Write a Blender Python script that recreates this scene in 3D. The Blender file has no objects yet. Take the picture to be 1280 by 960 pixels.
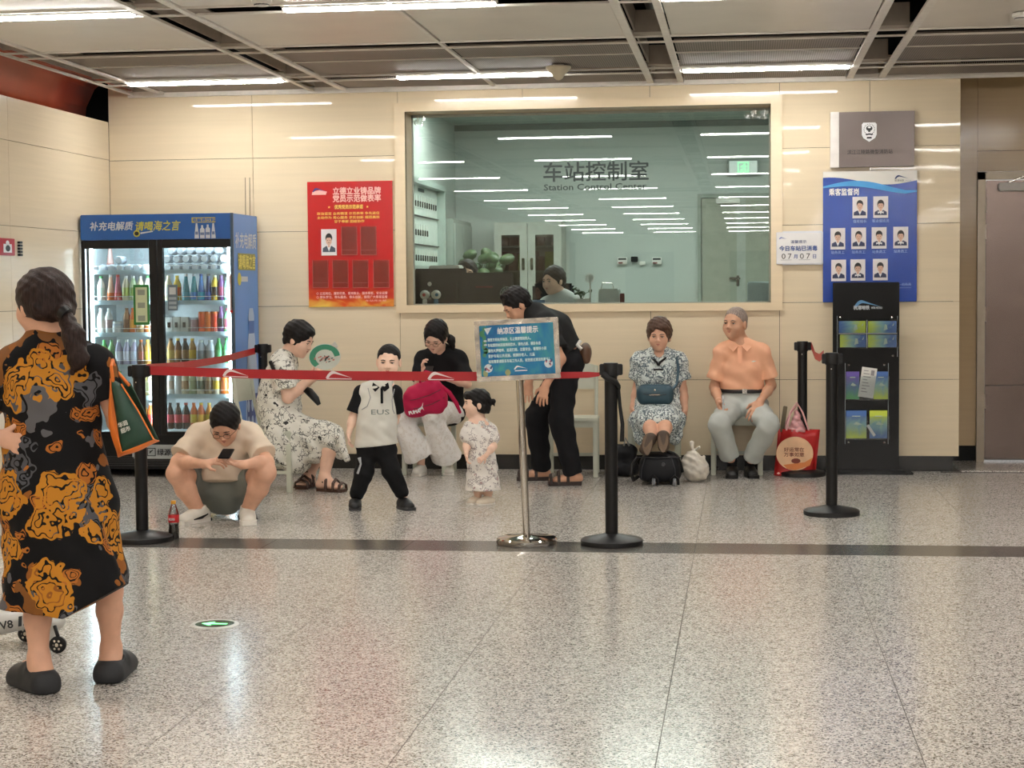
import bpy, bmesh, math, random
import numpy as np
from mathutils import Vector, Matrix
random.seed(7); np.random.seed(7)
PI = math.pi
scene = bpy.context.scene
COL = scene.collection

# ---------------------------------------------------------------- camera
FPX, CXP, CYP, EYE = 2193.0, 640.0, 480.0, 1.445
def _n(v): return v / np.linalg.norm(v)
_Y = _n(np.array([929 - CXP, -(357 - CYP), -FPX]))
_X = _n(-np.array([-16000 - CXP, -(505 - CYP), -FPX]))
_X = _n(_X - _Y * _X.dot(_Y))
RW = np.array([_X, _Y, np.cross(_X, _Y)])          # world = RW @ camera space
CAMP = np.array([0, 0, EYE])
cam_d = bpy.data.cameras.new('camera')
cam_d.sensor_width = 36; cam_d.lens = FPX / 1280 * 36
cam_d.clip_start = 0.1; cam_d.clip_end = 100
cam = bpy.data.objects.new('camera', cam_d); COL.objects.link(cam)
M = Matrix([[RW[0][0], RW[0][1], RW[0][2], 0], [RW[1][0], RW[1][1], RW[1][2], 0],
            [RW[2][0], RW[2][1], RW[2][2], EYE], [0, 0, 0, 1]])
cam.matrix_world = M
scene.camera = cam
def ray(px, py): return RW @ np.array([px - CXP, -(py - CYP), -FPX])
def at(px, py, Y):
    r = ray(px, py); return CAMP + r * (Y / r[1])
def atX(px, py, X):
    r = ray(px, py); return CAMP + r * (X / r[0])
def atZ(px, py, Z=0.0):
    r = ray(px, py); return CAMP + r * ((Z - EYE) / r[2])

# ---------------------------------------------------------------- world, view, big lights
world = bpy.data.worlds.new('world'); scene.world = world; world.use_nodes = True
world.node_tree.nodes['Background'].inputs[0].default_value = (1.0, 0.96, 0.92, 1)
world.node_tree.nodes['Background'].inputs[1].default_value = 0.4
scene.view_settings.view_transform = 'Standard'
scene.view_settings.look = 'None'
scene.view_settings.gamma = 1
scene.view_settings.exposure = 0.38
scene.view_settings.use_curve_mapping = False
LIGHT_STRENGTH = 48.0
scene.cycles.max_bounces = 7; scene.cycles.diffuse_bounces = 3; scene.cycles.glossy_bounces = 4
scene.cycles.transmission_bounces = 6; scene.cycles.transparent_max_bounces = 16
scene.cycles.sample_clamp_indirect = 6
scene.cycles.use_denoising = True
scene.cycles.caustics_reflective = False; scene.cycles.caustics_refractive = False

# ---------------------------------------------------------------- materials
def lin(c):
    out = []
    for v in c:
        v = v / 255.0
        out.append(v / 12.92 if v <= 0.04045 else ((v + 0.055) / 1.055) ** 2.4)
    return (*out, 1.0)
MATS = {}
class NT:
    def __init__(s, m):
        m.use_nodes = True; s.t = m.node_tree; s.b = s.t.nodes['Principled BSDF']
    def n(s, typ, **k):
        nd = s.t.nodes.new(typ)
        for a, v in k.items():
            if a.startswith('i_'): nd.inputs[a[2:].replace('_', ' ')].default_value = v
            else: setattr(nd, a, v)
        return nd
    def l(s, a, ao, b, bi): s.t.links.new(a.outputs[ao], b.inputs[bi])
def mat(name, col, rough=0.5, metal=0.0, spec=0.5, coat=0.0, var=0.06, vscale=14.0, bump=0.0, bscale=60.0, sheen=0.0, sub=0.0):
    """plain surface with a little procedural variation of its own colour and relief"""
    if name in MATS: return MATS[name]
    m = bpy.data.materials.new(name); t = NT(m); b = t.b
    c = lin(col)
    b.inputs['Roughness'].default_value = rough; b.inputs['Metallic'].default_value = metal
    b.inputs['Specular IOR Level'].default_value = spec
    b.inputs['Coat Weight'].default_value = coat; b.inputs['Coat Roughness'].default_value = 0.05
    if sheen: b.inputs['Sheen Weight'].default_value = sheen
    tc = t.n('ShaderNodeTexCoord')
    nz = t.n('ShaderNodeTexNoise'); nz.inputs['Scale'].default_value = vscale; nz.inputs['Detail'].default_value = 3
    t.l(tc, 'Object', nz, 'Vector')
    rp = t.n('ShaderNodeValToRGB')
    rp.color_ramp.elements[0].position = 0.3; rp.color_ramp.elements[1].position = 0.7
    rp.color_ramp.elements[0].color = (*[x * (1 - var) for x in c[:3]], 1)
    rp.color_ramp.elements[1].color = (*[min(1, x * (1 + var)) for x in c[:3]], 1)
    t.l(nz, 'Fac', rp, 'Fac'); t.l(rp, 'Color', b, 'Base Color')
    if bump:
        n2 = t.n('ShaderNodeTexNoise'); n2.inputs['Scale'].default_value = bscale; n2.inputs['Detail'].default_value = 2
        t.l(tc, 'Object', n2, 'Vector')
        bp = t.n('ShaderNodeBump'); bp.inputs['Strength'].default_value = bump; bp.inputs['Distance'].default_value = 0.01
        t.l(n2, 'Fac', bp, 'Height'); t.l(bp, 'Normal', b, 'Normal')
    MATS[name] = m
    return m
def emis(name, col, strength):
    m = bpy.data.materials.new(name); t = NT(m)
    t.b.inputs['Base Color'].default_value = (.8, .8, .8, 1)
    t.b.inputs['Emission Color'].default_value = lin(col); t.b.inputs['Emission Strength'].default_value = strength
    MATS[name] = m; return m
def glass_mat(name, tint=(220, 235, 228), refl=1.0, rough=0.0, base=0.04):
    m = bpy.data.materials.new(name); t = NT(m); t.t.nodes.remove(t.b)
    out = t.t.nodes['Material Output']
    tr = t.n('ShaderNodeBsdfTransparent'); tr.inputs[0].default_value = lin(tint)
    gl = t.n('ShaderNodeBsdfGlossy'); gl.inputs['Roughness'].default_value = rough; gl.inputs[0].default_value = (refl, refl, refl, 1)
    fr = t.n('ShaderNodeFresnel'); fr.inputs['IOR'].default_value = 1.5
    ma = t.n('ShaderNodeMath'); ma.operation = 'ADD'; ma.inputs[1].default_value = base; ma.use_clamp = True
    t.l(fr, 0, ma, 0)
    mx = t.n('ShaderNodeMixShader'); t.l(ma, 0, mx, 0)
    t.t.links.new(tr.outputs[0], mx.inputs[1]); t.t.links.new(gl.outputs[0], mx.inputs[2]); t.t.links.new(mx.outputs[0], out.inputs[0])
    MATS[name] = m; return m

def granite():
    m = bpy.data.materials.new('granite'); t = NT(m); b = t.b
    tc = t.n('ShaderNodeTexCoord')
    def vor(scale):
        v = t.n('ShaderNodeTexVoronoi'); v.inputs['Scale'].default_value = scale; t.l(tc, 'Object', v, 'Vector'); return v
    v1 = vor(170); bw = t.n('ShaderNodeSeparateColor'); t.l(v1, 'Color', bw, 0)
    rp = t.n('ShaderNodeValToRGB'); cr = rp.color_ramp; cr.interpolation = 'CONSTANT'
    stops = [(0, (96, 93, 90)), (.13, (150, 146, 141)), (.28, (204, 199, 192)), (.6, (222, 218, 211)), (.82, (236, 232, 226)), (.93, (212, 200, 190))]
    cr.elements[0].color = lin(stops[0][1]); cr.elements[1].position = stops[1][0]; cr.elements[1].color = lin(stops[1][1])
    for p, c in stops[2:]:
        e = cr.elements.new(p); e.color = lin(c)
    t.l(bw, 0, rp, 'Fac')
    v2 = vor(75); s2 = t.n('ShaderNodeSeparateColor'); t.l(v2, 'Color', s2, 0)
    r2 = t.n('ShaderNodeValToRGB'); r2.color_ramp.elements[0].position = 0.0; r2.color_ramp.elements[0].color = (.74, .73, .72, 1)
    r2.color_ramp.elements[1].position = .35; r2.color_ramp.elements[1].color = (1, 1, 1, 1)
    t.l(s2, 1, r2, 'Fac')
    mx = t.n('ShaderNodeMix'); mx.data_type = 'RGBA'; mx.blend_type = 'MULTIPLY'; mx.inputs[0].default_value = 1
    t.l(rp, 0, mx, 6); t.l(r2, 0, mx, 7)
    nz = t.n('ShaderNodeTexNoise'); nz.inputs['Scale'].default_value = 1.6; t.l(tc, 'Object', nz, 'Vector')
    r3 = t.n('ShaderNodeValToRGB'); r3.color_ramp.elements[0].color = (.93, .92, .90, 1); r3.color_ramp.elements[1].color = (1, .99, .98, 1)
    t.l(nz, 'Fac', r3, 'Fac')
    m2 = t.n('ShaderNodeMix'); m2.data_type = 'RGBA'; m2.blend_type = 'MULTIPLY'; m2.inputs[0].default_value = 1
    t.l(mx, 2, m2, 6); t.l(r3, 0, m2, 7); t.l(m2, 2, b, 'Base Color')
    b.inputs['Roughness'].default_value = 0.17; b.inputs['Specular IOR Level'].default_value = 0.62
    n4 = t.n('ShaderNodeTexNoise'); n4.inputs['Scale'].default_value = 3; t.l(tc, 'Object', n4, 'Vector')
    bp = t.n('ShaderNodeBump'); bp.inputs['Strength'].default_value = 0.05; bp.inputs['Distance'].default_value = 0.02
    t.l(n4, 'Fac', bp, 'Height'); t.l(bp, 'Normal', b, 'Normal')
    return m
def grain_panel(name, col, rough=0.06, coat=0.0, spec=0.5):
    """cream enamel panel with faint level grain"""
    m = bpy.data.materials.new(name); t = NT(m); b = t.b
    tc = t.n('ShaderNodeTexCoord'); mp = t.n('ShaderNodeMapping'); mp.inputs['Scale'].default_value = (1.2, 1.2, 38)
    t.l(tc, 'Object', mp, 'Vector')
    nz = t.n('ShaderNodeTexNoise'); nz.inputs['Scale'].default_value = 1.0; nz.inputs['Detail'].default_value = 5; t.l(mp, 0, nz, 'Vector')
    rp = t.n('ShaderNodeValToRGB'); c = lin(col)
    rp.color_ramp.elements[0].position = .3; rp.color_ramp.elements[1].position = .7
    rp.color_ramp.elements[0].color = (*[x * .965 for x in c[:3]], 1); rp.color_ramp.elements[1].color = (*[min(1, x * 1.02) for x in c[:3]], 1)
    t.l(nz, 'Fac', rp, 'Fac'); t.l(rp, 0, b, 'Base Color')
    b.inputs['Roughness'].default_value = rough; b.inputs['Specular IOR Level'].default_value = spec
    n2 = t.n('ShaderNodeTexNoise'); n2.inputs['Scale'].default_value = 2.2; t.l(tc, 'Object', n2, 'Vector')
    bp = t.n('ShaderNodeBump'); bp.inputs['Strength'].default_value = 0.02; bp.inputs['Distance'].default_value = 0.02
    t.l(n2, 'Fac', bp, 'Height'); t.l(bp, 'Normal', b, 'Normal')
    return m
def mesh_panel(name, col):
    """perforated ceiling sheet: rows of small dark holes"""
    m = bpy.data.materials.new(name); t = NT(m); b = t.b
    tc = t.n('ShaderNodeTexCoord')
    w1 = t.n('ShaderNodeTexWave'); w1.bands_direction = 'X'; w1.inputs['Scale'].default_value = 20
    w2 = t.n('ShaderNodeTexWave'); w2.bands_direction = 'Y'; w2.inputs['Scale'].default_value = 14
    t.l(tc, 'Object', w1, 'Vector'); t.l(tc, 'Object', w2, 'Vector')
    mu = t.n('ShaderNodeMath'); mu.operation = 'MULTIPLY'; t.l(w1, 'Fac', mu, 0); t.l(w2, 'Fac', mu, 1)
    rp = t.n('ShaderNodeValToRGB'); c = lin(col)
    rp.color_ramp.elements[0].position = .25; rp.color_ramp.elements[1].position = .45
    rp.color_ramp.elements[0].color = c; rp.color_ramp.elements[1].color = (*[x * .25 for x in c[:3]], 1)
    t.l(mu, 0, rp, 'Fac'); t.l(rp, 0, b, 'Base Color'); b.inputs['Roughness'].default_value = .6
    return m

# ---------------------------------------------------------------- mesh helpers
class MB:
    def __init__(s): s.v = []; s.f = []; s.mi = []
    def add(s, vs, fs, mi=0):
        o = len(s.v); s.v += [tuple(v) for v in vs]; s.f += [tuple(i + o for i in f) for f in fs]; s.mi += [mi] * len(fs); return s
    def box(s, x0, x1, y0, y1, z0, z1, mi=0, T=None):
        vs = [Vector((x, y, z)) for x in (x0, x1) for y in (y0, y1) for z in (z0, z1)]
        if T is not None: vs = [T @ v for v in vs]
        return s.add(vs, [(0, 1, 3, 2), (4, 6, 7, 5), (0, 4, 5, 1), (2, 3, 7, 6), (0, 2, 6, 4), (1, 5, 7, 3)], mi)
    def rbox(s, x0, x1, y0, y1, z0, z1, r=0.004, mi=0, T=None):
        bm = bmesh.new(); bmesh.ops.create_cube(bm, size=1)
        for v in bm.verts: v.co = Vector(((x0 + x1) / 2 + v.co.x * (x1 - x0), (y0 + y1) / 2 + v.co.y * (y1 - y0), (z0 + z1) / 2 + v.co.z * (z1 - z0)))
        bmesh.ops.bevel(bm, geom=bm.edges[:], offset=r, segments=2, affect='EDGES')
        bm.verts.index_update()
        vs = [(T @ v.co if T is not None else v.co.copy()) for v in bm.verts]; fs = [[v.index for v in f.verts] for f in bm.faces]
        bm.free(); return s.add(vs, fs, mi)
    def tube(s, pts, r, n=10, mi=0, caps=True, flat=None):
        """round (or with flat=(vector, factor) squashed) tube through points; r a number or a list"""
        pts = [Vector(p) for p in pts]; rs = r if isinstance(r, (list, tuple)) else [r] * len(pts)
        ref = None; vs = []
        for i, p in enumerate(pts):
            d = (pts[min(i + 1, len(pts) - 1)] - pts[max(i - 1, 0)]).normalized()
            if ref is None: ref = Vector((0, 0, 1)) if abs(d.z) < .9 else Vector((1, 0, 0))
            u = (ref - d * ref.dot(d)).normalized(); w = d.cross(u); ref = u
            for k in range(n):
                a = 2 * PI * k / n; o = u * math.cos(a) * rs[i] + w * math.sin(a) * rs[i]
                if flat: fv = Vector(flat[0]).normalized(); o = o - fv * o.dot(fv) * (1 - flat[1])
                vs.append(p + o)
        fs = [(i * n + k, i * n + (k + 1) % n, (i + 1) * n + (k + 1) % n, (i + 1) * n + k) for i in range(len(pts) - 1) for k in range(n)]
        if caps: fs += [tuple(range(n))[::-1], tuple((len(pts) - 1) * n + k for k in range(n))]
        return s.add(vs, fs, mi)
    def lathe(s, prof, c=(0, 0, 0), n=20, mi=0, axis=None):
        """prof: (radius, height) pairs"""
        vs = []; c = Vector(c)
        T = Matrix.Identity(3) if axis is None else Vector((0, 0, 1)).rotation_difference(Vector(axis)).to_matrix()
        for r, h in prof:
            for k in range(n):
                a = 2 * PI * k / n; vs.append(c + T @ Vector((r * math.cos(a), r * math.sin(a), h)))
        m = len(prof)
        fs = [(i * n + k, i * n + (k + 1) % n, (i + 1) * n + (k + 1) % n, (i + 1) * n + k) for i in range(m - 1) for k in range(n)]
        fs += [tuple(range(n))[::-1], tuple((m - 1) * n + k for k in range(n))]
        return s.add(vs, fs, mi)
    def prism(s, poly, T, th, mi=0):
        """flat outline (x, z) given thickness th along local y, placed by the matrix T"""
        n = len(poly)
        vs = [T @ Vector((p[0], 0, p[1])) for p in poly] + [T @ Vector((p[0], th, p[1])) for p in poly]
        fs = [tuple(range(n)), tuple(range(n, 2 * n))[::-1]] + [(i, (i + 1) % n, n + (i + 1) % n, n + i)[::-1] for i in range(n)]
        return s.add(vs, fs, mi)
    def strip(s, A, B, mi=0):
        """sheet between two polylines"""
        n = len(A)
        return s.add(list(A) + list(B), [(i, i + 1, n + i + 1, n + i) for i in range(n - 1)], mi)
    def build(s, name, mats, parent=None, smooth=False, org=None, recalc=True, solid=0):
        me = bpy.data.meshes.new(name)
        o = Vector(org) if org is not None else (Vector(parent.matrix_world.translation) if False else (world_loc(parent) if parent else Vector((0, 0, 0))))
        me.from_pydata([Vector(v) - o for v in s.v], [], s.f)
        if recalc:
            bm = bmesh.new(); bm.from_mesh(me); bmesh.ops.recalc_face_normals(bm, faces=bm.faces); bm.to_mesh(me); bm.free()
        for m in (mats if isinstance(mats, (list, tuple)) else [mats]): me.materials.append(m)
        if any(s.mi): me.polygons.foreach_set('material_index', s.mi)
        if smooth: smooth_mesh(me, 40 if smooth is True else smooth)
        ob = bpy.data.objects.new(name, me); COL.objects.link(ob)
        if parent: ob.parent = parent
        if solid:
            md = ob.modifiers.new('solid', 'SOLIDIFY'); md.thickness = solid; md.offset = 0
        return ob
def smooth_mesh(me, ang=40):
    me.polygons.foreach_set('use_smooth', [True] * len(me.polygons))
    try: me.set_sharp_from_angle(angle=math.radians(ang))
    except Exception: pass
WL = {}
def world_loc(o):
    v = Vector((0, 0, 0))
    while o is not None: v += o.location; o = o.parent
    return v
def tag(o, label, cat, group=None, kind=None):
    o['label'] = label; o['category'] = cat
    if group: o['group'] = group
    if kind: o['kind'] = kind
    return o
def thing(name, label, cat, loc=(0, 0, 0), group=None):
    o = bpy.data.objects.new(name, None); COL.objects.link(o); o.location = loc; o.empty_display_size = .1
    return tag(o, label, cat, group)
def struct(o, label=None):
    o['kind'] = 'structure'
    if label: o['label'] = label
    return o
def dup(root, loc, label=None, group=None, rotz=None):
    r = root.copy(); COL.objects.link(r); r.location = loc
    if rotz is not None: r.rotation_euler = (0, 0, rotz)
    if label: r['label'] = label
    if group: r['group'] = group
    for ch in list(root.children):
        c = ch.copy(); COL.objects.link(c); c.parent = r
        for g in ch.children:
            d = g.copy(); COL.objects.link(d); d.parent = c
    return r
def frame(org, xdir=(1, 0, 0), up=(0, 0, 1)):
    """matrix whose x runs along xdir, z along up, y away from the reader"""
    x = Vector(xdir).normalized(); z = Vector(up); z = (z - x * z.dot(x)).normalized(); y = z.cross(x)
    return Matrix(((x.x, y.x, z.x, org[0]), (x.y, y.y, z.y, org[1]), (x.z, y.z, z.z, org[2]), (0, 0, 0, 1)))
def text(body, T, x, z, size, m, parent, name='lettering', bold=0.0, width=None, center=False, dy=-0.002, shear=0.0, spacing=1.0):
    """flat print in the plane of T (x, z) as a mesh"""
    cu = bpy.data.curves.new('t', 'FONT'); cu.body = body; cu.size = size; cu.resolution_u = 2; cu.shear = shear
    cu.offset = 0; cu.space_character = spacing; cu.align_x = 'CENTER' if center else 'LEFT'
    tmp = bpy.data.objects.new('t', cu); COL.objects.link(tmp)
    dg = bpy.context.evaluated_depsgraph_get()
    me = bpy.data.meshes.new_from_object(tmp.evaluated_get(dg)); bpy.data.objects.remove(tmp); bpy.data.curves.remove(cu)
    n = len(me.vertices); co = np.empty(n * 3, np.float32); me.vertices.foreach_get('co', co); co = co.reshape(-1, 3)
    if n == 0: return None
    if width: 
        w = co[:, 0].max() - co[:, 0].min(); co[:, 0] *= width / max(w, 1e-6)
    loc = world_loc(parent) if parent else Vector((0, 0, 0))
    R = np.array(T)[:3, :3]; o = np.array(T)[:3, 3]
    p = np.stack([co[:, 0] + x, np.full(n, dy), co[:, 1] + z], 1) @ R.T + o - np.array(loc)
    me.vertices.foreach_set('co', p.astype(np.float32).ravel())
    if bold:   # heavier strokes: the same outline laid down again a hair to each side
        bm = bmesh.new(); bm.from_mesh(me); src = bm.copy(); ex = Vector(R @ np.array([1., 0, 0])); ez = Vector(R @ np.array([0, 0, 1.])); ey = Vector(R @ np.array([0, 1., 0]))
        bm.free(); bm = bmesh.new()
        for i, (sx, sz) in enumerate(((0, 0), (.55, 0), (-.55, 0), (0, .5), (0, -.5))):
            tmpm = bpy.data.meshes.new('b'); c2 = src.copy(); bmesh.ops.translate(c2, verts=c2.verts, vec=ex * bold * sx + ez * bold * sz - ey * (i * .00004)); c2.to_mesh(tmpm); c2.free(); bm.from_mesh(tmpm); bpy.data.meshes.remove(tmpm)
        bm.to_mesh(me); bm.free(); src.free()
    me.materials.clear(); me.materials.append(m); me.name = name
    ob = bpy.data.objects.new(name, me); COL.objects.link(ob)
    if parent: ob.parent = parent
    return ob
def swoosh(s, T, x, z, w, dy=-0.002, mi=0):
    """the metro mark: a rounded nose at the left whose tail sweeps out to the right, w wide"""
    top, bot = [], []
    for i in range(15):
        t = i / 14
        top.append((x + w * t, z + w * .36 * (math.sin(min(1, t * 3.0) * PI / 2) * (1 - t) ** 1.1)))
    inner = []
    for i in range(15):
        t = i / 14
        inner.append((x + w * (.10 + .90 * t), z + w * .36 * (math.sin(min(1, t * 3.4) * PI / 2) * (1 - t) ** 1.1) * (.52 + .1 * t) - (w * .0)))
    top[0] = (x, z - w * .02); inner[0] = (x + w * .11, z - w * .02)
    A = [T @ Vector((p[0], dy, p[1])) for p in top]; B = [T @ Vector((p[0], dy, p[1])) for p in inner]
    s.strip(A, B, mi)
    # water line under it
    return s
def rect(s, T, x0, x1, z0, z1, dy=-0.002, mi=0):
    return s.add([T @ Vector(p) for p in ((x0, dy, z0), (x1, dy, z0), (x1, dy, z1), (x0, dy, z1))], [(0, 1, 2, 3)], mi)
def disc(s, T, x, z, rx, rz=None, dy=-0.002, n=24, mi=0):
    rz = rz or rx
    return s.add([T @ Vector((x + rx * math.cos(2 * PI * k / n), dy, z + rz * math.sin(2 * PI * k / n))) for k in range(n)], [tuple(range(n))], mi)
def poly(s, T, pts, dy=-0.002, mi=0):
    return s.add([T @ Vector((p[0], dy, p[1])) for p in pts], [tuple(range(len(pts)))], mi)

M_GRAN = granite()
M_WALL = grain_panel('cream_enamel', (231, 214, 184), 0.028, spec=.24)
M_WALLL = grain_panel('cream_enamel_left', (229, 213, 185), 0.26, spec=.16)
M_FRAME = grain_panel('cream_frame', (232, 212, 178), 0.18)
M_DARK = mat('black_gap', (14, 14, 14), .8)
M_SKIRT = mat('dark_skirting', (34, 33, 30), .25)
M_WHITE = mat('white_paint', (232, 230, 222), .45)
M_RAIL = mat('ceiling_rail', (240, 235, 226), .45)
M_CPAN = mat('ceiling_panel', (234, 227, 216), .4, var=.03, vscale=3)
M_MESH = mesh_panel('perforated_sheet', (146, 136, 128))
M_VOID = mat('ceiling_void', (24, 22, 20), .9)
M_BLACK = mat('black_plastic', (16, 16, 17), .4, spec=.3)
M_BLACKM = mat('black_metal', (14, 14, 15), .35, spec=.35)
M_STEEL = mat('polished_steel', (205, 200, 192), .08, 1.0, var=.02)
M_BRUSH = mat('brushed_steel', (186, 176, 170), .28, 1.0, var=.05, vscale=5, bump=.15, bscale=3)
M_TXTW = mat('white_print', (240, 240, 240), .5, var=0)
M_TXTK = mat('dark_print', (40, 42, 45), .5, var=0)
M_RED = mat('red_print', (196, 30, 34), .4, var=.05)
M_CREAM = mat('cream_plastic', (204, 203, 190), .35)
M_STAINLESS_DOOR = mat('stainless_door', (112, 99, 93), .25, 1.0, var=.08, vscale=2, bump=.35, bscale=2.2)

# ================================================================ setting
WY = 13.80
# floor: every slab its own piece
def floor():
    base = MB().box(-5.2, 9, -26, 16.2, -.05, -.006).build('floor', mat('floor_joint', (96, 88, 80), .7)); struct(base)
    xs = [-1.07 + .805 * k for k in range(-6, 12)]
    ys = [5.965 + .885 * k for k in range(-3, 4)] + [9.475]
    ys = sorted(set(round(y, 3) for y in ys if y < 9.3)) + [9.475]
    ys2 = [9.865 + .8 * k for k in range(0, 8)]
    cache = {}
    def slab(x0, x1, y0, y1, m, nm, lab=None):
        w, d = round(x1 - x0, 3), round(y1 - y0, 3)
        g = 0.0016
        if (w, d, m.name) not in cache:
            b = MB().box(g, w - g, g, d - g, -.02, 0); b.f = b.f
            me = bpy.data.meshes.new(nm); me.from_pydata(b.v, [], b.f); me.materials.append(m); cache[(w, d, m.name)] = me
        ob = bpy.data.objects.new(nm, cache[(w, d, m.name)]); COL.objects.link(ob); ob.parent = base; ob.location = (x0, y0, 0)
        if lab: ob['label'] = lab
    for i in range(len(xs) - 1):
        x0, x1 = xs[i], xs[i + 1]
        if x1 < -5.9 or x0 > 3.3: continue
        x0 = max(x0, -5.11)
        for j in range(len(ys) - 1): slab(x0, x1, ys[j], ys[j + 1], M_GRAN, 'floor_tile')
        for j in range(len(ys2) - 1):
            y0, y1 = ys2[j], ys2[j + 1]
            if y0 > 13.8: continue
            slab(x0, x1, y0, min(y1, 13.8), M_GRAN, 'floor_tile')
        slab(x0, x1, 9.475, 9.865, M_STRIPE, 'border_tile', None)
    # the hall goes on behind the camera
    far = MB()
    far.box(-5.11, 9, -26, ys[0] - .002, -.02, 0); far.box(3.37, 9, ys[0], 13.8, -.02, 0); far.box(3.302, 9, 13.802, 14.53, -.02, 0)
    o = far.build('hall_paving', M_GRAN, base)
    return base
M_STRIPE = mat('dark_granite', (84, 80, 76), .22, spec=.6, var=.15, vscale=40)
FLOOR = floor()
# raised slab before the steel door
sl = MB().rbox(1.66, 3.3, 13.74, 14.6, -.01, .012, .003).build('door_slab', M_GRAN, FLOOR)
MB().box(1.5, 3.3, 13.70, 13.745, -.01, .004).build('threshold_strip', M_STRIPE, FLOOR)

# back wall panels
OX0, OX1, OZ0, OZ1 = -2.661, .213, 1.300, 2.845       # window opening
def backwall():
    w = MB()
    w.box(-5.112, OX0 - .022, WY + .034, WY + .24, 0, 3.62); w.box(OX1 + .022, 1.60, WY + .034, WY + .24, 0, 3.62)
    w.box(OX0 - .021, OX1 + .021, WY + .034, WY + .24, 0, OZ0 - .022); w.box(OX0 - .021, OX1 + .021, WY + .034, WY + .24, OZ1 + .022, 3.62)
    base = struct(w.build('wall_back', M_DARK))
    zs = [.117, .711, 1.31, 1.91, 2.502, 3.2]
    def panel(x0, x1, z0, z1, y0=WY, par=base, g=.0016):
        MB().box(x0 + g, x1 - g, y0, y0 + .03, z0 + g, z1 - g).build('wall_panel', M_WALL, par)
    FXL, FXR, FZ0, FZ1 = -2.75, .30, 1.25, 2.915
    for i in range(5):
        z0, z1 = zs[i], zs[i + 1]
        for x0, x1 in ((-5.11, -3.91), (-3.91, -2.72), (-2.72, -1.72), (-1.72, -.72), (-.72, .28), (.28, .965), (.965, 1.645)):
            if x1 > -2.74 and x0 < .28 :
                if x0 >= -2.73 and x1 <= .29:
                    if z1 <= 1.25: panel(x0, x1, z0, z1)
                    elif z0 < 1.25: panel(x0, x1, z0, 1.31 if False else 1.27)
                    elif z1 > 2.915: panel(x0, x1, 2.90, z1)
                    continue
            panel(x0, x1, z0, z1)
    # return face of the wall end, then the recess
    for i in range(5):
        MB().rbox(1.61, 1.645, WY + .032, 14.5, zs[i] + .002, zs[i + 1] - .002, .0015).build('wall_panel', M_WALL, base)
    MB().box(-5.3, 1.60, WY + .012, WY + .03, 0, .115).build('skirting', M_SKIRT, base)
    # recess wall with the steel door
    r = MB(); r.box(1.5, 1.862, 14.532, 14.7, 0, 3.62); r.box(1.8625, 3.0, 14.532, 14.7, 2.34, 3.62); r.box(3.0005, 9, 14.532, 14.7, 0, 3.62)
    rb = struct(r.build('wall_recess', M_DARK))
    M_RW = grain_panel('cream_enamel_recess', (196, 170, 132), 0.12)  # darker, browner cream for the recess panels
    for i in range(5):
        MB().rbox(1.60, 1.862, 14.5, 14.53, max(zs[i], .135) + .002, zs[i + 1] + .002, .0015).build('wall_panel', M_RW, rb)
    for z0, z1 in ((2.34, 2.502), (2.506, 3.2)):
        MB().rbox(1.864, 3.0, 14.5, 14.53, z0, z1, .0015).build('wall_panel', M_RW, rb)
    for i in range(5):
        MB().rbox(3.004, 4.2, 14.5, 14.53, zs[i] + .002, zs[i + 1] + .002, .0015).build('wall_panel', M_RW, rb)
    return base
WALL = backwall()

# left wall
def leftwall():
    base = struct(MB().box(-5.4, -5.145, -26, 14.1, 0, 2.80).build('wall_left', M_DARK))
    zs = [.0, .117, .711, 1.31, 1.91, 2.508, 2.815]
    ys = [13.795 - 1.98 * k for k in range(0, 20)]
    cache = {}
    for i in range(1, 6):
        for j in range(len(ys) - 1):
            y1, y0 = ys[j], ys[j + 1]
            h = round(zs[i + 1] - zs[i], 3)
            if h not in cache:
                o = MB().box(-.03, 0, .0016, 1.9784, .0016, h - .0016).build('wall_panel', M_WALLL, None); cache[h] = o.data
                bpy.data.objects.remove(o)
            ob = bpy.data.objects.new('wall_panel', cache[h]); COL.objects.link(ob); ob.parent = base; ob.location = (-5.11, y0, zs[i])
    struct(MB().box(-5.14, -5.122, -26, 13.8, 0, .115).build('baseboard_left', M_SKIRT))
    # orange cove above it, a hollow curved sheet
    A, B = [], []
    prof = [(-4.905, 3.06), (-4.95, 3.16), (-5.05, 3.22), (-5.17, 3.20), (-5.28, 3.10), (-5.34, 2.95), (-5.35, 2.75)]
    s = MB(); n = len(prof)
    ys = [-26, -8, 0, 8, 12, 13.1, 14.0]
    vs = []
    for y in ys:
        k = 0 if y < 13.2 else .1
        vs += [(x, y + (k * (i) * .35 if y > 13.2 else 0) * -1 + (0.08 if y > 13.2 else 0), z) for i, (x, z) in enumerate(prof)]
    fs = [(j * n + i, j * n + i + 1, (j + 1) * n + i + 1, (j + 1) * n + i) for j in range(len(ys) - 1) for i in range(n - 1)]
    s.add(vs, fs)
    c = s.build('trim_1', mat('orange_cove', (190, 74, 40), .35, var=.1, vscale=3), smooth=True, solid=.01); struct(c, 'curved orange cove sheet above the cream wall')
    struct(MB().box(-5.9, -5.6, -26, 14.35, 2.4, 3.6).build('wall_void', M_VOID))
    struct(MB().box(-5.9, -5.112, 14.35, 14.4, 2.7, 3.6).build('dark_gap_sheet', M_VOID))  # black sheet past the cove end, the gap's shade given as its colour
leftwall()
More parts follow.
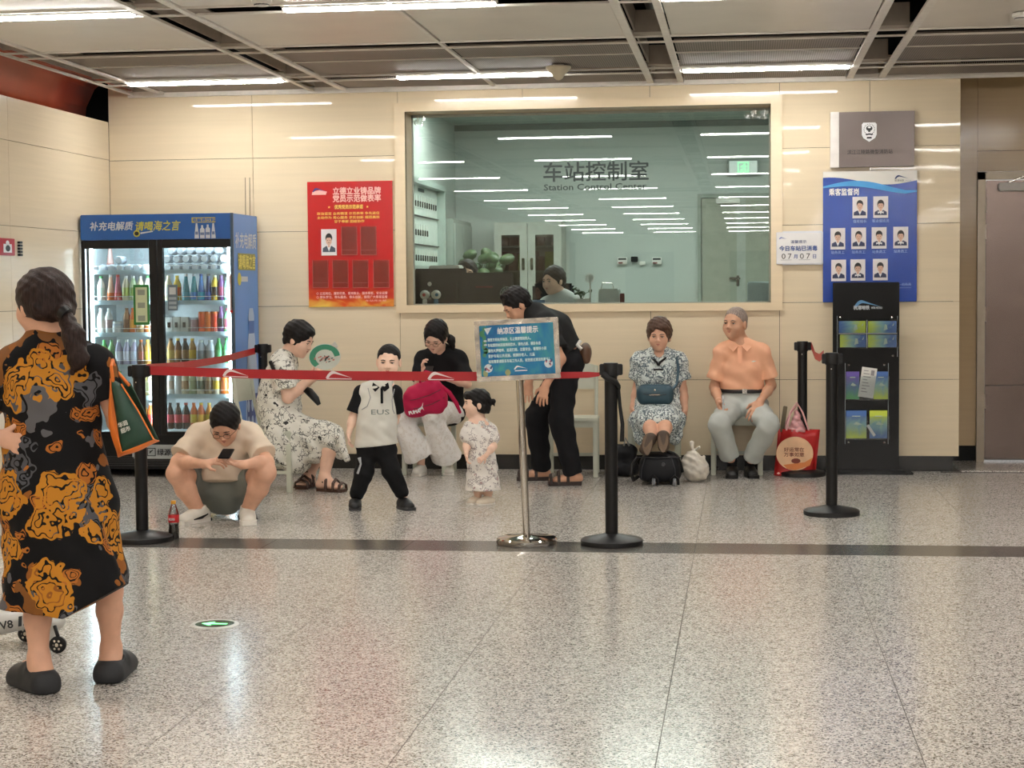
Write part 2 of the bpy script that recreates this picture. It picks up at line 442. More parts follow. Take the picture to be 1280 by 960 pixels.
def hall_ends():
    A = mat('hall_cladding', (176, 160, 140), .3); B_ = mat('hall_dark', (44, 42, 40), .5)
    w = struct(MB().box(-5.4, 9.2, -26.2, -26, 0, 3.62).build('wall_front', A)); struct(MB().box(9, 9.2, -26, 14.5, 0, 3.62).build('wall_right', A))
    for x in (-3.6, -.4, 2.8, 6.0): MB().box(x, x + 1.5, -26.0, -25.95, 0, 2.5).build('passage_opening', B_, w)
    for i, (x, y) in enumerate(((3.6, 1.0), (3.6, 8.6), (3.6, -7), (3.6, -15))):
        struct(MB().lathe([(.38, 0), (.38, 3.05)], (x + 2.2, y, 0), 32).build('pillar', A, smooth=30))
hall_ends()

# ceiling
CZ = 3.02
def ceiling():
    base = struct(MB().box(-6, 9, -26, 16.3, 3.62, 3.7).build('ceiling', M_VOID))
    # bays across (x) and along (y)
    longs = [(-4.905, -4.88), (-4.66, -4.625), (-3.42, -3.385), (-3.165, -3.125), (-.735, -.685), (-.50, -.455), (.785, .835), (1.025, 1.075), (3.49, 3.53), (3.74, 3.78), (6.2, 6.25), (6.45, 6.5)]
    YE = 13.80
    for x0, x1 in longs:
        MB().box(x0, x1, -8, YE, CZ, CZ + .016).build('ceiling_rail', M_RAIL, base)
    for x in (-1.945, 2.28):
        MB().box(x - .012, x + .012, -8, YE, CZ + .006, CZ + .024).build('ceiling_rail', M_RAIL, base)
    MB().box(-4.93, 9, YE - .04, YE - .004, CZ - .015, CZ + .04).build('edge_trim', M_RAIL, base)
    row = 1.635
    bays = [(-4.625, -3.42), (-3.125, -1.95), (-1.93, -.735), (-.455, .785), (1.075, 2.27), (2.29, 3.49), (3.78, 6.2), (6.5, 9)]
    gaps = [(-4.88, -4.66), (-3.385, -3.165), (-.685, -.50), (.835, 1.025), (3.53, 3.74), (6.25, 6.45)]
    for k in range(0, 14):
        ya = 12.885 - row * k                    # channel ya .. ya+.265
        yb = ya + .265
        for y0 in (ya - .012, yb - .012):
            MB().box(-4.88, 9, y0, y0 + .024, CZ + .003, CZ + .014).build('cross_rail', M_RAIL, base)
        MB().box(-4.88, 9, ya + .02, yb - .015, CZ + .05, CZ + .056).build('channel_cover', M_GREYC, base)
        top = min(yb + 1.37, YE)
        # field in front of this channel: yb .. next ya
        y0, y1 = yb + .015, (YE - .04 if k == 0 else 12.885 - row * (k - 1) - .015)
        meshy = (k % 2 == 0 and k <= 1) or k == 1 or (k > 3 and k % 4 == 1)
        for x0, x1 in bays:
            if meshy:
                if k == 0: MB().box(x0 + .01, x1 - .01, y0, y1, CZ + .02, CZ + .03).build('ceiling_panel', M_MESH, base)
                else:
                    ym = y0 + .58
                    MB().box(x0 + .01, x1 - .01, y0, ym, CZ + .02, CZ + .03).build('ceiling_panel', M_MESH, base)
                    MB().box(x0 + .01, x1 - .01, ym + .016, y1, CZ + .02, CZ + .03).build('ceiling_panel', M_MESH, base)
                    MB().box(x0, x1, ym, ym + .016, CZ + .012, CZ + .022).build('cross_rail', M_RAIL, base)
            else:
                MB().box(x0 + .008, x1 - .008, y0, y1, CZ + .012, CZ + .022).build('ceiling_panel', M_CPAN, base)
        for i, (x0, x1) in enumerate(gaps):
            # slot between twin rails: dark opening with upstands at the ends
            d = (y1 - y0)
            MB().box(x0, x1, y1 - .03, y1, CZ + .03, CZ + .17).build('upstand', M_GREYC, base)
            MB().box(x0, x0 + .012, y0, y1, CZ + .04, CZ + .17).build('upstand', M_GREYC, base)
            if i in (0, 1):
                MB().box(x0, x1 - .05, y0, y1, CZ + .12, CZ + .13).build('slot_cover', M_GREYC, base)
    MB().box(-4.9, 9, -26, -8.15, CZ + .02, CZ + .04).build('rear_soffit', M_CPAN, base)
    MB().tube([(-.6, 8, 3.36), (-.6, 12.4, 3.36)], .06, 12).build('duct_pipe', mat('grey_pipe', (70, 68, 66), .4, .6), base, smooth=True)
    return base
M_GREYC = mat('ceiling_grey', (170, 158, 144), .5)
ceiling()
M_TUBE = emis('tube_light', (255, 252, 247), LIGHT_STRENGTH)
def lights():
    def light(x0, x1, y, lab, first=[None]):
        L = x1 - x0
        if first[0] is None:
            t = thing('ceiling_light', lab, 'light', (x0, y, CZ), 'linear lights set in the ceiling grid')
            MB().rbox(0, 1.22, -.05, .05, .0, .05, .006).build('housing', M_WHITE, t, org=(0, 0, 0))
            MB().rbox(.012, 1.208, -.042, .042, -.012, .004, .005).build('diffuser', M_TUBE, t, org=(0, 0, 0))
            first[0] = t; return t
        return dup(first[0], (x0, y, CZ), lab, 'linear lights set in the ceiling grid')
    names = {(-4.655, 0): 'lit linear ceiling light close to the corner with the orange cove',
             (-2.57, 0): 'lit linear ceiling light before the window, with the cone sounder at its end',
             (-.445, 0): 'lit linear ceiling light above the right end of the big window',
             (-4.655, 1): 'lit linear ceiling light nearest the top left corner of the photo',
             (-2.57, 1): 'lit linear ceiling light on the top edge beside the smoke detector',
             (-.445, 1): 'lit linear ceiling light barely showing at the top edge between the twin rails'}
    for k in range(0, 12):
        y = 13.0 - 3.27 * k
        for x in (-4.655, -2.57, -.445, 1.68, 3.85, 5.9):
            if k == 0 and x > 1: continue
            light(x, x + 1.22, y, names.get((x, k), 'linear ceiling light behind the viewer, ' + ['', 'front row', 'first row', 'second row', 'third row', 'fourth row', 'fifth row', 'sixth row', 'seventh row', 'eighth row', 'ninth row', 'last row'][k] + ', ' + {-4.655: 'by the left wall', -2.57: 'second from the left wall', -.445: 'third from the left wall', 1.68: 'fourth from the left wall', 3.85: 'fifth from the left wall', 5.9: 'farthest from the left wall'}[x]))
lights()
# ================================================================ window and control room
GY = WY + .28
def window():
    fr = MB()
    x0, x1, z0, z1 = OX0, OX1, OZ0 + .012, OZ1
    # mitred architrave, four boards
    o = .092
    base = MB()
    def board(a, b, c, d, y0, y1):
        vs = [Vector((p[0], y, p[1])) for y in (y0, y1) for p in (a, b, c, d)]
        base.add(vs, [(0, 1, 2, 3), (7, 6, 5, 4), (0, 4, 5, 1), (1, 5, 6, 2), (2, 6, 7, 3), (3, 7, 4, 0)])
    xo0, xo1, zo0, zo1 = -2.748, .302, 1.25, 2.915
    g = .001
    board((xo0, zo0), (xo1, zo0), (x1, z0), (x0, z0), WY - .022, WY + .03)
    board((xo0, zo1), (xo1, zo1), (x1, z1), (x0, z1), WY - .022, WY + .03)
    board((xo0, zo0), (x0, z0), (x0, z1), (xo0, zo1), WY - .022, WY + .03)
    board((xo1, zo0), (x1, z0), (x1, z1), (xo1, zo1), WY - .022, WY + .03)
    root = struct(base.build('window_1', M_FRAME), 'cream framed observation window of the station control room')
    rv = MB()
    rv.box(x0 - .02, x0, WY + .0, GY + .04, z0, z1); rv.box(x1, x1 + .02, WY, GY + .04, z0, z1)
    rv.box(x0 - .02, x1 + .02, WY, GY + .04, z0 - .02, z0); rv.box(x0 - .02, x1 + .02, WY, GY + .04, z1, z1 + .02)
    rv.build('window_reveal', M_FRAME, root)
    gk = MB(); gt = .012
    gk.box(x0, x1, GY - .01, GY + .01, z1 - .022, z1).box(x0, x0 + .012, GY - .01, GY + .01, z0, z1).box(x1 - .012, x1, GY - .01, GY + .01, z0, z1).box(x0, x1, GY - .01, GY + .01, z0, z0 + .008)
    gk.build('glazing_bead', mat('dark_bead', (150, 154, 142), .5), root)
    GL = glass_mat('window_glass', (236, 240, 238), 1.0, 0.0, .0)
    MB().box(x0 + .012, x1 - .012, GY - .002, GY + .002, z0 + .008, z1 - .022).build('window_pane', GL, root)
    T = frame((0, GY - .004, 0))
    a = at(678, 226, GY); b = at(809, 226, GY)
    text('车站控制室', T, a[0], a[2] + .005, .165, mat('grey_lettering', (52, 62, 60), .5, var=0), root, bold=.0045, width=b[0] - a[0])
    a = at(679.5, 238, GY); b = at(807.5, 238, GY)
    text('Station Control Center', T, a[0], a[2], .068, MATS['grey_lettering'], root, bold=.0018, width=b[0] - a[0])
    # torn plastic film in the two upper corners
    M_FILM = glass_mat('film_scrap', (225, 230, 228), .9, .15, .25)
    for cx, cz, sx in ((x1 - .11, z1 - .075, 1), (x0 + .06, z1 - .07, .55)):
        s = MB(); rnd = random.Random(3)
        for i in range(10):
            px, pz = cx + rnd.uniform(-.07, .07) * sx, cz + rnd.uniform(-.05, .05)
            pts = [(px + rnd.uniform(.012, .045) * sx * math.cos(a2), GY - .006 - rnd.uniform(0, .012), pz + rnd.uniform(.01, .03) * math.sin(a2)) for a2 in (0, 1.3, 2.6, 3.9, 5.1)]
            s.add(pts, [(0, 1, 2, 3, 4)])
        s.build('film_scrap', M_FILM, root)
window()

BY = 18.0                      # rear wall of the control room
M_CR = mat('control_room_wall', (190, 197, 190), .6, var=.03, vscale=2)
ORD = ['first', 'second', 'third', 'fourth', 'fifth', 'sixth', 'seventh', 'eighth', 'ninth', 'tenth', 'eleventh', 'twelfth']
def control_room():
    b = MB()
    b.box(-3.1, 1.55, BY, BY + .1, 0, 3.5); s = struct(b.build('wall_far', M_CR))
    struct(MB().box(-3.1, -2.95, 14.12, BY, 0, 3.5).build('wall_inner', M_CR))
    struct(MB().box(1.45, 1.55, 14.75, BY, 0, 3.5).build('wall_inner', M_CR))
    struct(MB().box(-2.95, 1.45, 14.06, BY, .2, .25).build('floor_inner', mat('office_floor', (150, 148, 140), .4)))
    cb = struct(MB().box(-2.95, 1.45, 14.06, BY, 3.12, 3.2).build('ceiling_inner', mat('office_ceiling', (176, 184, 176), .7)))
    MB().box(-2.95, 1.45, BY - .03, BY, 3.06, 3.119).build('ceiling_trim', mat('office_trim', (120, 128, 122), .6), cb)
    # lamps of the control room (out of sight above the window head)
    E2 = emis('office_lamp', (240, 250, 244), 15.0)
    for i, x in enumerate((-2.2, -.8, .6)):
        t = thing('office_light', ('left', 'middle', 'right')[i] + ' flat office light on the control room ceiling', 'light', (x, 15.9, 3.12), 'office lights')
        MB().box(x - .5, x + .5, 15.6, 16.2, 3.085, 3.12).build('diffuser', E2, t)
        MB().box(x - .53, x + .53, 15.57, 16.23, 3.1, 3.122).build('lamp_frame', M_WHITE, t)
    # door with its narrower second leaf
    a = at(872, 243, BY); c = at(962, 243, BY)
    x0, zt = a[0], 2.375
    d = MB(); d.box(x0, x0 + .035, BY - .05, BY, .25, zt - .04); d.box(x0, x0 + 1.0, BY - .05, BY, zt - .04, zt); d.box(x0 + .97, x0 + 1.0, BY - .05, BY, .25, zt - .04)
    dr = struct(d.build('door_2', mat('door_frame_grey', (150, 158, 148), .4)), 'grey door frame in the rear wall of the control room')
    M_LEAF = mat('door_leaf_grey', (158, 160, 146), .4)
    e = at(926.5, 300, BY)[0]
    MB().rbox(x0 + .04, e - .003, BY - .035, BY - .005, .26, zt - .045, .003).build('door_leaf', M_LEAF, dr)
    MB().rbox(e + .003, x0 + .965, BY - .035, BY - .005, .26, zt - .045, .003).build('door_leaf', M_LEAF, dr)
    MB().box(e - .045, e + .045, BY - .04, BY - .03, .26, zt - .05).build('meeting_stile', mat('door_frame_grey2', (172, 176, 166), .4), dr)
    q = at(918, 348, BY)
    MB().rbox(q[0] - .05, q[0] + .06, BY - .07, BY - .05, q[2] - .012, q[2] + .012, .005).rbox(q[0] + .02, q[0] + .05, BY - .05, BY - .03, q[2] - .08, q[2] + .03, .005).build('door_handle', M_STEEL, dr)
    q = at(910, 252, BY)
    MB().rbox(q[0] - .12, q[0] + .12, BY - .08, BY - .035, q[2] - .02, q[2] + .03, .005).build('door_closer', M_WHITE, dr)
    # exit sign
    a, b2 = at(909, 199, BY - .06), at(949, 219, BY - .06)
    t = thing('exit_sign', 'green and silver exit sign high on the rear wall above the grey door', 'sign', ((a[0] + b2[0]) / 2, BY - .03, (a[2] + b2[2]) / 2))
    MB().rbox(a[0], b2[0], BY - .06, BY - .0, b2[2], a[2], .006).build('sign_frame', mat('exit_frame', (110, 118, 112), .3, .7), t)
    MB().box(a[0] + .02, b2[0] - .02, BY - .066, BY - .06, b2[2] + .02, a[2] - .02).build('sign_face', emis('exit_face', (190, 210, 200), .35), t)
    T = frame(((a[0] + b2[0]) / 2, BY - .068, (a[2] + b2[2]) / 2))
    s = MB(); EG = emis('exit_green', (70, 255, 130), 1.3)
    rect(s, T, -.055, .055, -.05, -.042); rect(s, T, -.055, .055, .042, .05); rect(s, T, -.055, -.047, -.05, .05); rect(s, T, .047, .055, -.05, .05)
    disc(s, T, .012, .026, .009); poly(s, T, [(-.01, .015), (.012, .018), (.02, -.004), (.004, -.008)]); poly(s, T, [(.004, -.006), (.02, -.004), (.03, -.034), (.02, -.036), (.013, -.014)])
    poly(s, T, [(.004, -.004), (-.006, -.018), (-.028, -.024), (-.026, -.034), (.0, -.028), (.014, -.01)]); poly(s, T, [(-.01, .014), (-.028, .004), (-.024, -.003), (-.006, .006)]); poly(s, T, [(.012, .016), (.03, .002), (.036, .008), (.016, .018)])
    s.build('running_figure', EG, t)
    # filing cabinet with glazed doors
    a = at(617, 278, BY - .42); b2 = at(702, 278, BY - .42); x0, x1, z1 = a[0], b2[0], a[2]
    t = thing('filing_cabinet', 'light grey filing cabinet with two glazed doors against the rear wall', 'cabinet', ((x0 + x1) / 2, BY - .2, .25))
    M_CAB = mat('cabinet_grey', (176, 178, 168), .4)
    y0, y1 = BY - .42, BY - .01
    cb = MB(); cb.box(x0, x0 + .02, y0, y1 - .02, .3, z1 - .02).box(x1 - .02, x1, y0, y1 - .02, .3, z1 - .02).box(x0, x1, y0, y1, z1 - .02, z1).box(x0, x1, y1 - .02, y1, .3, z1 - .02).box(x0, x1, y0, y1, .25, .3)
    cb.build('cabinet_body', M_CAB, t)
    xm = (x0 + x1) / 2
    GLC = glass_mat('cabinet_glass', (150, 160, 152), 1.0, .02, .03)
    for sx, (u0, u1) in enumerate(((x0 + .005, xm - .003), (xm + .003, x1 - .005))):
        f = MB(); w = .075
        f.box(u0, u0 + w, y0 - .022, y0 - .001, 1.25, z1 - .13).box(u1 - w, u1, y0 - .022, y0 - .001, 1.25, z1 - .13).box(u0, u1, y0 - .022, y0 - .001, z1 - .13, z1 - .01).box(u0, u1, y0 - .022, y0 - .001, .3, 1.25)
        dd = f.build('cabinet_door', M_CAB, t)
        MB().add([(u0 + w, y0 - .01, 1.25), (u1 - w, y0 - .01, 1.25), (u1 - w, y0 - .01, z1 - .13), (u0 + w, y0 - .01, z1 - .13)], [(0, 1, 2, 3)]).build('door_glass', GLC, dd)
        hx = u1 - .04 if sx == 0 else u0 + .04
        MB().rbox(hx - .014, hx + .014, y0 - .035, y0 - .02, 1.62, 1.74, .004).build('door_handle', M_STEEL, dd)
    for z in (1.3, 1.6, 1.85):
        MB().box(x0 + .022, x1 - .022, y0 + .02, y1 - .022, z, z + .015).build('shelf', M_CAB, t)
    cols = [((150, 160, 60), 'yellow-green'), ((120, 36, 30), 'dark red'), ((70, 80, 78), 'dark grey'), ((190, 190, 180), 'pale grey'), ((178, 190, 40), 'lime')]
    rnd = random.Random(5); cnt = {}
    for zi, z in enumerate((1.315, 1.615, 1.865)):
        x = x0 + .06
        while x < x1 - .12:
            w = rnd.uniform(.05, .09); c, nm = cols[rnd.randrange(5)]
            if zi == 0 and x > xm: c, nm = cols[4]
            h = rnd.uniform(.12, .2) if zi < 2 else .09
            sh = {0: 'lowest', 1: 'middle', 2: 'top'}[zi]
            o = MB().rbox(x, x + w, y0 + .06, y1 - .1, z, z + h, .004).build('file_box', mat('file_' + nm, c, .6), None, org=(x, y0, z)); o.location = (x, y0, z)
            cnt[(nm, zi)] = cnt.get((nm, zi), 0) + 1
            tag(o, f'{ORD[cnt[(nm, zi)] - 1]} {nm} file box from the left on the {sh} shelf of the filing cabinet', 'file box', 'file boxes in the grey cabinet')
            x += w + .015
    # key cabinet on the left inner wall, seen aslant
    KX = -2.95
    a = atX(522, 236, KX + .07); b2 = atX(555, 243, KX + .07)
    y0, y1, z0, z1 = a[1] - .5, b2[1] - .02, 1.60, 2.43
    t = thing('key_cabinet', 'white open key cabinet with rows of hanging keys on the inner wall', 'cabinet', (KX + .04, (y0 + y1) / 2, z0))
    k = MB(); k.box(KX + .002, KX + .012, y0, y1, z0, z1)
    k.build('back_panel', mat('key_board', (214, 224, 216), .4), t)
    f = MB(); f.box(KX, KX + .09, y0, y0 + .04, z0 + .05, z1 - .05).box(KX, KX + .09, y1 - .04, y1, z0 + .05, z1 - .05).box(KX, KX + .09, y0, y1, z0, z0 + .05).box(KX, KX + .09, y0, y1, z1 - .05, z1)
    f.build('cabinet_frame', mat('key_frame', (176, 188, 180), .35), t)
    T = frame((KX + .014, y1, 0), (0, -1, 0)) if False else frame((KX + .014, 0, 0), (0, 1, 0))
    for z in (1.84, 2.1): MB().box(KX + .012, KX + .03, y0 + .05, y1 - .05, z, z + .01).build('key_rail', M_BLACK, t)
    first = None
    for zi, z in enumerate((1.75, 1.98, 2.24)):
        n = 11 if zi != 1 else 7
        for i in range(n):
            y = y0 + .5 + i * (y1 - y0 - .6) / 11
            if y > y1 - .08: break
            klab = f'{ORD[i]} key from the left on the {("lowest", "middle", "top")[zi]} rail of the white key cabinet'
            if first is None:
                o = thing('key', klab, 'key', (KX + .03, y, z), 'keys in the key cabinet')
                MB().tube([(0, 0, 0), (0, 0, .05)], .004, 6).build('key_tag', M_WHITE, o, org=(0, 0, 0)); MB().rbox(-.005, .005, -.018, .018, -.055, 0, .003).build('key_bow', M_BLACK, o, org=(0, 0, 0)); first = o
            else: dup(first, (KX + .03, y, z), klab)
    MB().box(KX + .014, KX + .016, y1 - 1.05, y1 - .75, 2.33, 2.36).build('cabinet_title', mat('print_grey', (90, 100, 100), .5), t)
    # tall grey locker behind the key cabinet
    a = atX(556, 282, KX + .4)
    BYL = BY
    t = thing('tall_locker', 'grey tall locker in the far corner behind the key cabinet', 'locker', (KX + .2, BY - .2, .25))
    MB().rbox(KX + .005, KX + .16, y1 + .02, BY - .005, .25, 2.12, .006).build('locker_body', mat('locker_grey', (150, 160, 152), .45), t)
    MB().rbox(KX + .16, KX + .175, y1 + .04, (y1 + BY) / 2 - .005, .3, 2.08, .004).rbox(KX + .16, KX + .175, (y1 + BY) / 2 + .005, BY - .03, .3, 2.08, .004).build('locker_doors', mat('locker_door', (162, 172, 164), .4), t)
    # wall boxes
    for i, (px, pw, py, nm, c) in enumerate(((778, 12, 326, 'white switch box with a dark label, first of three on the rear wall', 0), (793, 9, 324, 'small black control box between two white switch boxes', 1), (821, 12, 326, 'white switch box with a dark label nearest the grey door', 0), (803, 7, 329, 'tiny white socket beside the black control box', 2))):
        q = at(px, py, BY - .03); w = pw / 240.0
        t = thing('switch_box', nm, 'switch', (q[0], BY - .02, q[2]))
        h = w * .55 if c != 2 else w * .5
        MB().rbox(q[0] - w / 2 * 1.9, q[0] + w / 2 * 1.9, BY - .05, BY, q[2] - h * 1.3, q[2] + h * 1.3, .004).build('box', (M_WHITE, M_BLACK, M_WHITE)[c], t)
        if c == 0:
            MB().box(q[0] - w * .8, q[0] + w * .8, BY - .056, BY - .05, q[2] + h * .3, q[2] + h * 1.0).build('label_plate', mat('print_dark', (60, 64, 62), .5), t)
            MB().box(q[0] - w * .8, q[0] + w * .1, BY - .056, BY - .05, q[2] - h * 1.0, q[2] - h * .5).build('label_plate', mat('print_red', (130, 60, 60), .5), t)
    # white board leaning at the right below the window's corner
    a, b2 = at(934, 352, 15.6), at(966, 379, 15.6)
    t = thing('notice_board', 'pale board at the right lower corner behind the glass', 'board', ((a[0] + b2[0]) / 2, 15.6, 1.0))
    MB().rbox(a[0], b2[0] + .4, 15.6, 15.64, 1.0, a[2], .01).build('board', mat('pale_board', (206, 216, 216), .4), t)
    MB().box(a[0] + .1, a[0] + .14, 15.64, 15.7, .25, 1.4).box(b2[0] + .2, b2[0] + .24, 15.64, 15.7, .25, 1.4).build('board_legs', M_STEEL, t)
control_room()

def desk_things():
    DZ = 1.24
    t = thing('console_desk', 'long grey console desk just behind the observation glass', 'desk', (-1.2, 14.6, .25))
    MB().rbox(-2.95, .6, 14.2, 14.75, DZ - .04, DZ, .006).build('desktop', mat('desk_grey', (150, 156, 150), .4), t)
    MB().box(-2.9, .55, 14.24, 14.28, .25, DZ - .04).build('modesty_panel', mat('desk_side', (120, 124, 120), .5), t)
    for x in (-2.9, -1.2, .5): MB().box(x, x + .04, 14.3, 14.7, .25, DZ - .04).build('desk_leg', MATS['desk_side'], t)
    # black console monitors seen from behind
    def monitor(px0, px1, py0, Y, lab, tilt=0):
        a, b = at(px0, py0, Y), at(px1, py0, Y); z1 = a[2]; x0, x1 = a[0], b[0]
        t = thing('monitor', lab, 'monitor', ((x0 + x1) / 2, Y, DZ))
        MB().rbox(x0, x1, Y - .02, Y + .02, DZ + .02, z1, .008).build('screen_shell', M_BLACKM, t)
        MB().rbox(x0 + (x1 - x0) * .15, x1 - (x1 - x0) * .15, Y - .05, Y - .02, DZ + .03, z1 - (z1 - DZ) * .3, .01).build('rear_housing', M_BLACK, t)
        MB().rbox((x0 + x1) / 2 - .12, (x0 + x1) / 2 + .12, Y - .1, Y + .08, DZ, DZ + .02, .004).build('monitor_foot', M_BLACK, t)
        return t, x0, x1, z1
    monitor(519, 583, 336, 14.52, 'black monitor back, left of two, behind the two little figures')
    t, x0, x1, z1 = monitor(578, 641, 341, 14.48, 'black monitor back, right of two, below the leafy plant')
    T = frame((x0 + .1, 14.428, z1 - .06))
    MB().box(x0 + .12, x0 + .26, 14.426, 14.43, z1 - .125, z1 - .113).build('badge_strip', mat('maroon', (120, 40, 44), .5), t)
    # white low device on top of the left monitor
    a, b = at(537, 331, 14.75), at(575, 338, 14.75)
    o = MB().rbox(a[0], b[0], 14.7, 14.95, b[2] - .0, a[2] - .005, .01).rbox(a[0] + .04, b[0] - .04, 14.75, 14.9, DZ - .0, b[2], .01).build('printer', M_WHITE); tag(o, 'flat white device standing behind the left monitor', 'device')
    # two little round-headed desk figures
    for px, c, nm in ((533, (186, 50, 50), 'red'), (547, (60, 120, 150), 'blue')):
        q = at(px, 376, 14.27)
        zb = 1.312
        t = thing('desk_figure', f'small white round-headed figurine with a {nm} ear patch behind the glass', 'figurine', (q[0], 14.2, zb))
        cc = (q[0], 14.2, zb)
        MB().box(q[0] - .03, q[0] + .03, 14.17, 14.23, 1.24, zb).build('pedestal', M_BLACK, t)
        MB().lathe([(.0, .045), (.02, .047), (.036, .06), (.042, .08), (.036, .1), (.02, .114), (0, .118)], cc, 14).build('head', M_WHITE, t, smooth=True)
        MB().lathe([(.012, 0), (.02, .01), (.018, .04), (.01, .05)], cc, 12).build('body', mat('fig_' + nm, c, .4) if nm == 'blue' else M_WHITE, t, smooth=True)
        MB().lathe([(.0, -.004), (.014, -.003), (.014, .003), (0, .006)], (q[0] + (.0 if nm == 'red' else .012), 14.162, zb + .08), 12, axis=(0, -1, 0)).build('ear_patch', mat('figp_' + nm, c, .4), t)
    # sticker on the monitor
    q = at(537, 355, 14.46)
    T = frame((q[0], 14.462, q[2])); s = MB(); disc(s, T, 0, 0, .018); o = s.build('round_sticker', M_WHITE); tag(o, 'tiny round pale sticker on the left monitor back', 'sticker')
    # desk fans
    def fan(px, py, r, Y, lab, m1):
        q = at(px, py, Y)
        t = thing('desk_fan', lab, 'fan', (q[0], Y, DZ))
        MB().tube([(q[0], Y + .015, DZ), (q[0], Y + .015, q[2])], .006, 8).build('stand', m1, t)
        MB().lathe([(.05, 0), (.052, .01), (.02, .02), (.0, .022)], (q[0], Y, DZ), 18).build('fan_foot', m1, t)
        s = MB()
        for rr in (r, r * .72, r * .45):
            s.tube([(q[0] + rr * math.cos(k * PI / 12), Y - .02, q[2] + rr * math.sin(k * PI / 12)) for k in range(25)], .0025, 5)
        for k in range(12):
            a2 = k * PI / 6; s.tube([(q[0] + r * .15 * math.cos(a2), Y - .025, q[2] + r * .15 * math.sin(a2)), (q[0] + r * math.cos(a2), Y - .02, q[2] + r * math.sin(a2))], .002, 4)
        s.build('cage', m1, t)
        s = MB()
        for k in range(3):
            a2 = k * 2 * PI / 3
            s.add([(q[0] + r * .1 * math.cos(a2), Y, q[2] + r * .1 * math.sin(a2)), (q[0] + r * .85 * math.cos(a2), Y - .006, q[2] + r * .85 * math.sin(a2)), (q[0] + r * .8 * math.cos(a2 + .9), Y + .006, q[2] + r * .8 * math.sin(a2 + .9)), (q[0] + r * .3 * math.cos(a2 + 1.1), Y + .004, q[2] + r * .3 * math.sin(a2 + 1.1))], [(0, 1, 2, 3)])
        s.build('fan_blades', mat('fan_blade', (190, 196, 190), .3), t, solid=.002)
    fan(737.5, 348, .037, 14.4, 'small white desk fan on a thin stem beside the seated staff woman', M_WHITE)
    fan(634, 367, .055, 14.33, 'round grey desk fan head behind the bending man', mat('fan_grey', (150, 158, 154), .3))
    # plants
    M_LEAFG = mat('leaf_green', (70, 92, 58), .45, var=.25, vscale=20)
    def plant(cx, cy, cz, lab, n, spread, size, h):
        t = thing('potted_plant', lab, 'plant', (cx, cy, cz))
        MB().lathe([(.05, 0), (.07, .1), (.072, .11), (.06, .11), (.0, .1)], (cx, cy, cz), 16).build('pot', M_WHITE, t, smooth=True)
        rnd = random.Random(n)
        for k in range(n):
            a2 = rnd.uniform(0, 2 * PI); r = rnd.uniform(.2, 1) * spread
            tip = Vector((cx + r * math.cos(a2), cy + r * .7 * math.sin(a2), cz + .1 + h * rnd.uniform(.45, 1)))
            MB().tube([(cx, cy, cz + .09), (cx + .4 * r * math.cos(a2), cy, cz + .1 + (tip.z - cz - .1) * .7), tip], .003, 5).build('stem', M_LEAFG, t)
            u = Vector((math.cos(a2), rnd.uniform(-.6, .2), rnd.uniform(-.5, .3))).normalized(); w = u.cross(Vector((0, -1, .3))).normalized()
            pts = []
            for q in range(10):
                b2 = 2 * PI * q / 10; pts.append(tip + u * size * math.cos(b2) + w * size * .72 * math.sin(b2) + Vector((0, -.012 * math.cos(2 * b2), 0)))
            MB().add([tip + Vector((0, -.008, 0))] + pts, [(0, i + 1, (i + 1) % 10 + 1) for i in range(10)]).build('leaf', M_LEAFG, t, smooth=True, solid=.003)
    q = at(601, 340, 16.1)
    plant(q[0], 16.1, DZ + .02, 'leafy green potted plant beside the filing cabinet, behind the right monitor', 15, .27, .075, .42)
    o = MB().rbox(q[0] - .25, q[0] + .25, 15.9, 16.3, .25, DZ + .018, .01).build('low_cabinet', mat('desk_side2', (140, 146, 140), .5)); tag(o, 'low grey cabinet carrying the leafy plant behind the monitors', 'cabinet')
    q = at(727, 372, 14.45); plant(q[0], 14.45, DZ, 'small low green desk plant beside the white fan stem', 8, .08, .02, .1)
    q = at(660, 365, 14.6)
    # clear tray / laptop in front of staff woman
    t = thing('document_tray', 'blue tinted clear document tray before the seated staff woman', 'tray', (q[0], 14.6, DZ))
    MB().rbox(q[0] - .11, q[0] + .13, 14.5, 14.7, DZ, DZ + .012, .003).rbox(q[0] - .11, q[0] + .13, 14.69, 14.7, DZ, DZ + .1, .003).rbox(q[0] - .11, q[0] - .1, 14.5, 14.7, DZ, DZ + .09, .003).build('tray', mat('tray_blue', (130, 150, 175), .2), t)
    # white box (printer/telephone) at the right
    a, b = at(748, 361, 14.45), at(774, 375, 14.45)
    t = thing('desk_printer', 'small white desk printer with a curved paper strip on top', 'printer', ((a[0] + b[0]) / 2, 14.5, DZ))
    MB().rbox(a[0], b[0], 14.42, 14.6, DZ, a[2], .01).build('printer_body', mat('printer_white', (205, 214, 208), .35), t)
    MB().tube([(a[0] + .02, 14.5, a[2]), (a[0] + .03, 14.5, a[2] + .05), (b[0] - .06, 14.5, a[2] + .045), (b[0] - .05, 14.5, a[2])], .003, 6).build('paper_guide', M_STEEL, t)
    q = at(777.5, 371, 14.42)
    o = MB().rbox(q[0] - .016, q[0] + .02, 14.4, 14.44, DZ, q[2] + .028, .003).build('card_box', mat('dark_red_card', (110, 40, 36), .5)); tag(o, 'small dark red box standing right of the white desk printer', 'box')
    # black chair back of the staff woman
    q = at(713, 360, 14.98)
    t = thing('office_chair', 'black office chair behind the staff woman', 'chair', (q[0], 15, .25))
    MB().rbox(q[0] - .33, q[0] + .03, 14.98, 15.03, .85, q[2] + .04, .02).build('backrest', M_BLACK, t); MB().rbox(q[0] - .4, q[0] + .05, 14.55, 14.98, .7, .76, .02).build('seat', M_BLACK, t)
